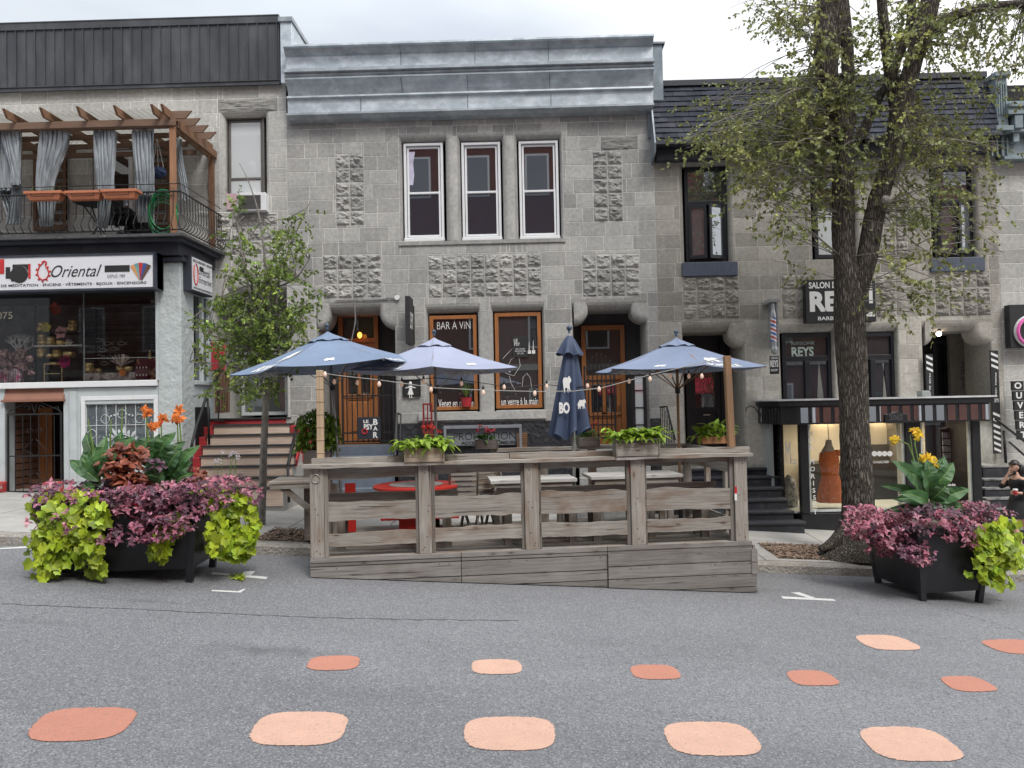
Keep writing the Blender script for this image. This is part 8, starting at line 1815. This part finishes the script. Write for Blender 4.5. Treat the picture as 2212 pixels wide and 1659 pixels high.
def foliage(par,regs,ntw,Y0,Y1,src,L,wr,tmat,lmat,seg=(.25,.7),per=14,droop=.25,srcmax=1.6,bare=.12,tr=.005,bright=.06,lname='crown'):
    tw=MB(); V=[];Fc=[];T=[]
    for i in range(ntw):
        x,y,k=inell(0,regs); Y=ru(Y0,Y1); e=W(x,y,Y); s=min(src,key=lambda q:(q-e).length+ru(0,.6)); dv=e-s; l=dv.length
        if l>srcmax: s=e-dv*(srcmax*ru(.5,1)/l)
        mid=(s+e)/2+Vector((ru(-.15,.15),ru(-.15,.15),ru(.0,.25)))
        P=[s]; N_=7
        for q in range(1,N_+1): t=q/N_; P.append(s*(1-t)**2+mid*2*t*(1-t)+e*t*t)
        tw.tube(P,[tr*1.8*(1-.8*q/N_)+.0015 for q in range(N_+1)],4,ru(.8,1.3),cap=False)
        if rnd()<bare: continue
        cb=ru(.7,1.3)
        for b in range(random.randint(2,4)):
            t=ru(.35,1); o=P[min(N_,int(t*N_))]; d=(e-s).normalized()*.5+Vector((ru(-1,1),ru(-1,1),ru(-.9,.5))); d.normalize(); ln=ru(*seg); Q=[o+d*ln*q/4+Vector((0,0,-droop*(ln*q/4)**1.5)) for q in range(5)]; tw.tube(Q,[tr*.7*(1-.2*q) for q in range(5)],3,1,cap=False)
            yb=rnd()<bright
            for j in range(per):
                q=ru(.1,1)*4; a=int(min(3,q)); p=Q[a]+(Q[a+1]-Q[a])*(q-a); sd=d.cross(Vector((ru(-1,1),ru(-1,1),ru(-1,1)))).normalized(); dd=(sd*ru(.4,1)+d*.6+Vector((0,0,-.35))).normalized(); leaf4(V,Fc,T,p,dd,L*ru(.65,1.25),L*wr,cb*ru(.6,1.4)*(1.9 if yb else 1))
    tw.build('twigs',tmat,par); m=MB(); m.v=[tuple(v) for v in V]; m.f=Fc; m.t=T; m.build(lname,lmat,par)
ELM=M('olive_leaf',(.185,.215,.07),.55,.2,3,(.27,.275,.085),1.2,(.45,.6),trans=.28)
TWIG=M('grey_twig',(.17,.155,.13),.9,.2,10)
REG=[(1640,250,145,70,20),(1590,300,120,50,14),(1740,215,90,60,9),(1760,300,70,60,8),(1650,360,130,55,10),(1570,330,70,40,4),(1525,235,50,22,1.5),(1700,430,120,70,6),(1620,430,60,50,2),(1770,420,40,90,2.5),(1700,520,110,50,1.6),(1690,45,80,50,5),(1640,15,80,18,4),(1760,80,60,80,6),(1700,130,60,40,3),(1860,60,50,70,5),(1900,130,50,90,5),(1960,60,40,60,4),(2080,40,110,55,11),(2060,130,80,55,6),(2150,100,70,90,7),(2190,200,40,70,2.5),(2050,250,90,60,6),(1990,300,60,70,5),(2090,320,70,60,6),(2060,400,100,60,7),(1985,440,50,80,4),(2120,430,70,80,4),(1860,330,60,90,4),(1980,560,60,80,3),(2060,520,90,60,3),(2140,560,50,70,1.6),(2000,640,60,60,1.2),(1500,180,20,14,.5),(2090,600,60,60,1.2),(1865,200,60,60,3),(2180,330,40,80,2)]
foliage(bt,REG,640,TY-1.2,TY+1.5,limpts,.070,.32,TWIG,ELM,per=14,tr=.0045,bare=.10,bright=.07)
# young street tree
YT=11.95; gy=W(566,1128,YT)
yt=thing('tree','slender young street tree with small green leaves in front of the plywood stairs','tree',(gy.x,YT,zs(gy.x,YT)))
m=MB(); limb(m,TP([(564,1140,.068),(566,1090,.058),(569,1000,.054),(573,900,.05),(577,830,.045),(580,760,.04)],YT),16,.04,6); m.build('trunk',BARKY,yt,smooth=True)
YL=[([(580,770,.035),(592,700,.03),(602,610,.024),(632,520,.016),(668,440,.005)],.2),([(579,780,.03),(556,690,.026),(530,590,.02),(512,480,.008)],-.2),([(582,720,.028),(576,600,.022),(562,480,.015),(540,400,.008),(517,352,.004)],0),([(577,800,.02),(520,745,.014),(450,722,.009),(388,702,.004)],-.3),([(575,815,.018),(500,790,.012),(410,783,.004)],-.4),([(574,845,.015),(500,838,.01),(418,858,.003)],-.2),([(588,720,.02),(640,670,.014),(702,616,.004)],.2),([(582,770,.02),(620,730,.014),(655,690,.005)],.4),([(578,800,.018),(610,780,.01),(665,790,.004)],-.4),([(590,690,.02),(545,620,.014),(480,640,.006)],.1),([(600,620,.018),(640,600,.012),(668,560,.005)],-.2)]
for L,dy in YL: m=MB(); limb(m,TP(L,YT,dy),8,.02,5); m.build('branch',BARKY,yt,smooth=True)
yp=[W(x,y,YT+dy*i/len(L)) for L,dy in YL for i,(x,y,r) in enumerate(L)]
YLF=M('young_leaf',(.15,.22,.045),.5,.25,6,(.24,.30,.055),2.5,(.48,.6),trans=.3)
foliage(yt,[(600,640,55,120,9),(560,690,80,60,9),(500,715,70,40,5),(480,655,35,22,1.6),(625,545,35,60,4),(655,470,16,34,1.5),(520,560,26,60,3),(548,800,70,40,4),(570,852,65,22,4),(480,790,60,14,1.5),(445,720,45,16,1),(450,850,35,8,.7),(672,622,26,24,1.5),(650,690,28,40,2),(560,600,40,60,3),(505,480,14,26,.8),(600,745,60,40,5),(520,455,10,20,.3)],300,YT-.7,YT+.7,yp,.06,.34,TWIG,YLF,seg=(.12,.34),per=12,droop=.1,srcmax=.7,bare=.05,tr=.004,bright=.10)
# ================================================================ PERSON at the right edge
PYY=13.2
for _ in range(20):
    p=W(2203,1187,PYY); PYY+= (p.z-zs(p.x,PYY))*1.5 if abs(p.z-zs(p.x,PYY))>.003 else 0
p=W(2203,1187,PYY); H=190/1660*PYY
pe=thing('person','person in a short black dress walking left with a cigarette and a paper cup','person',(p.x,PYY,zs(p.x,PYY)),None,0.12); pe['_o']=(0,0,0)
SKIN=M('skin',(.58,.35,.26),.5,.05,10,spec=.4,tn=0); BLKC=M('black_cloth',(.012,.012,.014),.8,.3,12,bump=.2,bs=60,tn=0); HAIR=M('dark_hair',(.012,.009,.008),.45,.4,50,stretch=(1,1,.2),bump=.4,bs=60)
def skin(name,verts,edges,mat,par,sub=2,root=0):
    me=bpy.data.meshes.new(name); me.from_pydata([Vector(v[:3])*H for v in verts],edges,[]); o=bpy.data.objects.new(name,me); COL.objects.link(o); o.parent=par; me.materials.append(mat)
    md=o.modifiers.new('skin','SKIN'); md.use_smooth_shade=True
    sv=me.skin_vertices[0].data
    for i,v in enumerate(verts): r=v[3]; sv[i].radius=(r[0]*H,r[1]*H) if hasattr(r,'__len__') else (r*H,r*H); sv[i].use_root=(i==root)
    s=o.modifiers.new('sub','SUBSURF'); s.levels=sub; s.render_levels=sub
    at=None
    return o
V=[(0,0,.53,(.060,.05)),(0,0,.62,(.048,.045)),(-.005,0,.72,(.058,.042)),(-.005,0,.80,(.05,.034)),(-.015,0,.845,(.032,.03)),(-.025,0,.875,(.03,.03))]
E=[(0,1),(1,2),(2,3),(3,4),(4,5)]
def chain(start,pts):
    k=start
    for q in pts: V.append(q); E.append((k,len(V)-1)); k=len(V)-1
    return k
# near leg forward with bent knee, far leg back
k=chain(0,[(-.02,-.045,.48,.045),(-.07,-.05,.38,.043),(-.11,-.055,.29,.034),(-.075,-.055,.20,.035),(-.045,-.055,.11,.024),(-.02,-.055,.045,.02),(-.06,-.055,.02,.017),(-.105,-.055,.012,.013)])
k=chain(0,[(.02,.045,.48,.045),(.07,.05,.38,.043),(.10,.055,.29,.034),(.15,.055,.20,.034),(.20,.055,.12,.023),(.235,.055,.06,.018),(.21,.055,.025,.015),(.17,.055,.012,.013)])
def hand(k,w,f,side):
    "palm vertex then five finger chains"
    w=Vector(w); f=Vector(f).normalized(); s=Vector(side).normalized(); n=f.cross(s).normalized()
    pm=w+f*.03; V.append((*pm,(.016,.009))); E.append((k,len(V)-1)); pk=len(V)-1
    for i,(o,l) in enumerate(((-.018,.034),(-.006,.040),(.006,.038),(.018,.029))):
        a=pm+f*.022+s*o; b=a+f*l*.5+n*.006; c=b+f*l*.35+n*.016; chain(pk,[(*a,.0058),(*b,.0052),(*c,.0045)])
    a=w+f*.018-s*.022; chain(pk,[(*a,.0065),(*(a+f*.022-s*.012+n*.008),.0055)])
k=chain(3,[(.0,-.082,.785,.028),(.03,-.115,.71,.024),(.06,-.125,.63,.021),(-.01,-.12,.635,.021),(-.065,-.105,.645,.014)]); hand(k,(-.065,-.105,.645),(-1,.25,.05),(0,-.2,1))
k=chain(3,[(-.0,.082,.785,.028),(-.06,.10,.72,.024),(-.135,.09,.69,.020),(-.115,.05,.77,.020),(-.098,.02,.835,.013)]); hand(k,(-.098,.02,.835),(.35,-.35,.8),(-.4,.9,.3))
skin('body',V,E,SKIN,pe,2)
# head: shaped ball with chin, nose, ear, eyes, lips
hd=MB(); n1,n2=28,20; C=Vector((-.03,0,.925))*H; vs=[]
for i in range(n2+1):
    ph=math.pi*i/n2
    for k in range(n1):
        th=6.2832*k/n1; d=Vector((math.sin(ph)*math.cos(th),math.sin(ph)*math.sin(th),math.cos(ph))); r=Vector((d.x*.056,d.y*.044,d.z*.068))
        if d.z<0: r.y*=1+.30*d.z; r.x*=(1+.18*d.z) if d.x>0 else (1+.05*d.z)
        if d.x<-.75: r.x+=-.0+ .004*(1 if -.35<d.z<.2 else 0)
        nz_=math.exp(-((d.y/.16)**2)-(((d.z+.12)/.20)**2))*(1 if d.x<0 else 0); r.x-=.013*nz_
        ey=math.exp(-(((abs(d.y)-.38)/.14)**2)-(((d.z-.05)/.12)**2))*(1 if d.x<0 else 0); r.x+=.005*ey
        lp=math.exp(-((d.y/.22)**2)-(((d.z+.52)/.07)**2))*(1 if d.x<0 else 0); r.x-=.004*lp
        vs.append(C+r*H)
hd.add(vs,[(i*n1+k,(i+1)*n1+k,(i+1)*n1+(k+1)%n1,i*n1+(k+1)%n1) for i in range(n2) for k in range(n1)])
hd.ball(C+Vector((.008,-.045,-.008))*H,(.012*H,.006*H,.018*H),10,7); hd.ball(C+Vector((.008,.045,-.008))*H,(.012*H,.006*H,.018*H),10,7)
hd.build('head',SKIN,pe,smooth=True)
m=MB()
for s in (-1,1): m.ball(C+Vector((-.0475,s*.019,.004))*H,(.003*H,.0075*H,.0035*H),8,5)
m.build('eye',M('eye_dark',(.02,.015,.012),.2),pe,smooth=True,split=True); m=MB()
for s in (-1,1): m.bar(C+Vector((-.052,s*.010,.014))*H,C+Vector((-.046,s*.030,.015))*H,.002*H,.003*H)
m.build('eyebrow',HAIR,pe,split=True); m=MB(); m.ball(C+Vector((-.053,0,-.037))*H,(.004*H,.012*H,.005*H),8,5); m.build('lips',M('lips',(.45,.12,.10),.4),pe,smooth=True)
hr=MB(); vs=[]
for i in range(13):
    ph=math.pi*.62*i/12
    for k in range(n1):
        th=6.2832*k/n1; d=Vector((math.sin(ph)*math.cos(th),math.sin(ph)*math.sin(th),math.cos(ph))); front=d.x<.06; lim=.42 if front else -1; z=max(d.z,lim) if front else d.z
        r=Vector((d.x*.064*(1 if not front else .98),d.y*.052,z*.077)); vs.append(C+(r+Vector((.003,0,.002)))*H)
hr.add(vs,[(i*n1+k,(i+1)*n1+k,(i+1)*n1+(k+1)%n1,i*n1+(k+1)%n1) for i in range(12) for k in range(n1)])
for i in range(60): a=ru(-1.3,1.3); p0=C+Vector((-.056*math.cos(a),.05*math.sin(a),.045))*H; hr.bar(p0,p0+Vector((-.002,0,-.022))*H,.006*H,.003*H,(1,0,0),ru(.6,1.8))
for i in range(90): a=ru(1.7,4.6); p0=C+Vector((-.05*math.cos(a)*-1*-1,.05*math.sin(a),.0))*H; p0=C+Vector((.035+ru(0,.02),ru(-.05,.05),ru(-.01,.03)))*H; hr.bar(p0,p0+Vector((ru(-.01,.03),ru(-.01,.01),-ru(.08,.17)))*H,.008*H,.005*H,(1,0,0),ru(.6,1.8))
hr.build('hair',HAIR,pe,smooth=True)
m=MB(); m.tube([Vector((-.035,-.03,.862))*H,Vector((-.06,0,.855))*H,Vector((-.035,.03,.862))*H,Vector((0,.035,.875))*H],[.018*H,.026*H,.018*H,.008*H],10); m.build('face_mask',BLKC,pe,smooth=True)
# dress: torso+sleeves, skirt
V2=[(0,0,.50,(.10,.085)),(0,0,.56,(.088,.075)),(0,0,.63,(.070,.062)),(-.005,0,.72,(.090,.066)),(-.005,0,.785,(.070,.05))]; Ed=[(0,1),(1,2),(2,3),(3,4)]
def ch2(k,pts):
    for q in pts: V2.append(q); Ed.append((k,len(V2)-1)); k=len(V2)-1
ch2(4,[(.0,-.082,.775,.042),(.03,-.117,.71,.036),(.06,-.128,.63,.03),(-.01,-.122,.635,.027),(-.05,-.11,.643,.02)]); ch2(4,[(-.0,.082,.775,.042),(-.06,.103,.72,.033),(-.135,.092,.69,.027),(-.122,.062,.745,.022)])
skin('dress_top',V2,Ed,BLKC,pe,2)
m=MB(); n=36; vs=[]; S=[(.62,.068,.062,0),(.56,.094,.085,0),(.50,.108,.10,0),(.45,.122,.112,-.005),(.40,.14,.118,-.01),(.355,.150,.12,-.012)]
for z,rx,ry,ox in S:
    for i in range(n): a=6.2832*i/n; f=1+.04*math.sin(a*7)*(.6-z)*4; vs.append(Vector((ox+rx*math.cos(a)*f,ry*math.sin(a)*f,z))*H)
m.add(vs,[(j*n+i,(j+1)*n+i,(j+1)*n+(i+1)%n,j*n+(i+1)%n) for j in range(len(S)-1) for i in range(n)]); m.build('skirt',BLKC,pe,smooth=True)
for s,x in ((-1,-.06),(1,.215)): m=MB(); m.ball(Vector((x,s*.055,.018))*H,(.06*H,.024*H,.02*H),12,6); m.build('shoe',M('black_shoe',(.02,.018,.018),.4),pe,smooth=True)
m=MB(); m.tube([Vector((-.085,-.0,.893))*H,Vector((-.125,-.01,.895))*H],.004*H,6); tag(m.build('cigarette',LETW),None)
cg=bpy.data.objects['cigarette']; cg.location=(0,0,0); cg.data.transform(Matrix.Identity(4)); bpy.data.objects.remove(cg)
rp=Matrix.Rotation(.12,3,'Z'); base=Vector(pe.location)
m=MB(); m.tube([base+rp@(Vector((-.068,-.0,.893))*H),base+rp@(Vector((-.100,-.01,.895))*H)],.0035*H,6); tag(m.build('cigarette',LETW),'white cigarette held at the lips of the person at the right edge','cigarette')
cpt=thing('paper_cup','red takeaway paper cup with a white lid held by the person','cup',base+rp@(Vector((-.105,-.095,.625))*H)); c=cpt.location
m=MB(); m.lathe(c,[(.024*H*.8,0),(.024*H,.05*H),(.0,.05*H)],18); m.build('cup',M('red_cup',(.5,.03,.04),.5),cpt,smooth=True); m=MB(); m.lathe(c,[(.026*H,.048*H),(.026*H,.056*H),(.022*H,.066*H),(0,.066*H)],18); m.build('lid',LETW,cpt,smooth=True)
# ================================================================ OPPOSITE SIDE OF THE STREET (only reflected in the panes)
ob=thing('brick_building','red brick building across the street behind the camera, seen only reflected in the windows','building',(0,-7,0))
BRK=M('red_brick_far',(.17,.055,.038),.85,.3,2,(.12,.045,.032),6)
m=MB(); m.box(-22,24,-12,-7.0,-1.5,16.5); m.build('wall',BRK,ob); m=MB(); m.box(-22.2,24.2,-7.0,-6.6,15.9,16.5); m.box(-22,24,-7,-6.85,3.9,4.2); m.build('cornice',M('far_trim',(.5,.47,.42),.7),ob)
for i in range(15):
    for z in (.9,5.0,12.6):
        x=-20.6+i*2.95; m=MB(); m.box(x,x+1.2,-7.0,-6.93,z,z+2.1); m.build('window',VINYL,ob); m=MB(); m.box(x+.1,x+1.1,-6.93,-6.92,z+.1,z+2.0); m.build('pane',PANE,ob)
for x in (3.5,8.0): m=MB(); m.xprism([(-7,3.4),(-5.4,2.7),(-5.4,2.6),(-7,2.6)],x,x+3.4); m.build('awning',M('red_awning',(.5,.03,.05),.7),ob)
# ================================================================ WORLD, SUN, CAMERA, RENDER
w=bpy.data.worlds.new('World'); SC.world=w; w.use_nodes=True; nt=w.node_tree; nt.nodes.clear()
N=NT.__new__(NT); N.t=nt
SEL,SROT=D2R(52),D2R(35)
sky=N.n('ShaderNodeTexSky',sky_type='NISHITA',sun_disc=False,sun_elevation=SEL,sun_rotation=SROT,air_density=1.5,dust_density=4.0,ozone_density=1.0)
tc=N.n('ShaderNodeTexCoord'); mp=N.n('ShaderNodeMapping'); mp.inputs['Scale'].default_value=(1,1,3.2); N.l(tc.outputs['Generated'],mp.inputs[0])
nz=N.n('ShaderNodeTexNoise'); nz.inputs['Scale'].default_value=1.7; nz.inputs['Detail'].default_value=5; nz.inputs['Roughness'].default_value=.5; N.l(mp.outputs[0],nz.inputs[0])
sx=N.n('ShaderNodeSeparateXYZ'); N.l(tc.outputs['Generated'],sx.inputs[0])
# overcast: cloud deck, greyer to the left, nearly white towards the hidden sun at the right
cl=mixc(N,ramp(N,nz.outputs[0],.40,.62),(4.8,5.25,5.9),(6.3,6.65,7.0))
cl=mixc(N,ramp(N,sx.outputs[0],.0,.42),cl,(9.5,9.6,9.8))
cl=mixc(N,ramp(N,sx.outputs[2],-.02,-.2),cl,(1.5,1.5,1.5))
zb_=N.n('ShaderNodeVectorMath',operation='SCALE'); N.l(cl,zb_.inputs[0]); N.l(ramp(N,sx.outputs[2],.42,.9,1,2.3),zb_.inputs[3])
mx=mixc(N,.93,sky.outputs[0],zb_.outputs[0])
bg=N.n('ShaderNodeBackground'); bg.inputs[1].default_value=.1; N.l(mx,bg.inputs[0]); o=N.n('ShaderNodeOutputWorld'); N.l(bg.outputs[0],o.inputs[0])
sl=bpy.data.lights.new('sun','SUN'); sl.energy=1.5; sl.angle=D2R(18); sl.color=(1,.96,.9); so=bpy.data.objects.new('sun',sl); COL.objects.link(so)
# sun behind thin cloud: high, slightly right and behind the camera's left shoulder is dim; rotate so light comes from the right/front
sd=Vector((math.sin(D2R(150))*math.cos(SEL),math.cos(D2R(150))*math.cos(SEL),math.sin(SEL)))
so.rotation_euler=sd.to_track_quat('Z','Y').to_euler()
cam=bpy.data.cameras.new('camera'); co=bpy.data.objects.new('camera',cam); COL.objects.link(co); SC.camera=co
cam.sensor_width=36; cam.lens=36*F/2212; cam.clip_start=.05; cam.clip_end=2000
co.matrix_world=Matrix.Translation((0,0,CZ))@CR.to_4x4()
SC.view_settings.view_transform='Standard'; SC.view_settings.look='None'; SC.view_settings.gamma=1; SC.view_settings.exposure=.52
SC.render.engine='CYCLES'; SC.cycles.max_bounces=6; SC.cycles.transparent_max_bounces=12
for o_ in bpy.data.objects:
    for k in ('_l','_o'):
        if k in o_: del o_[k]
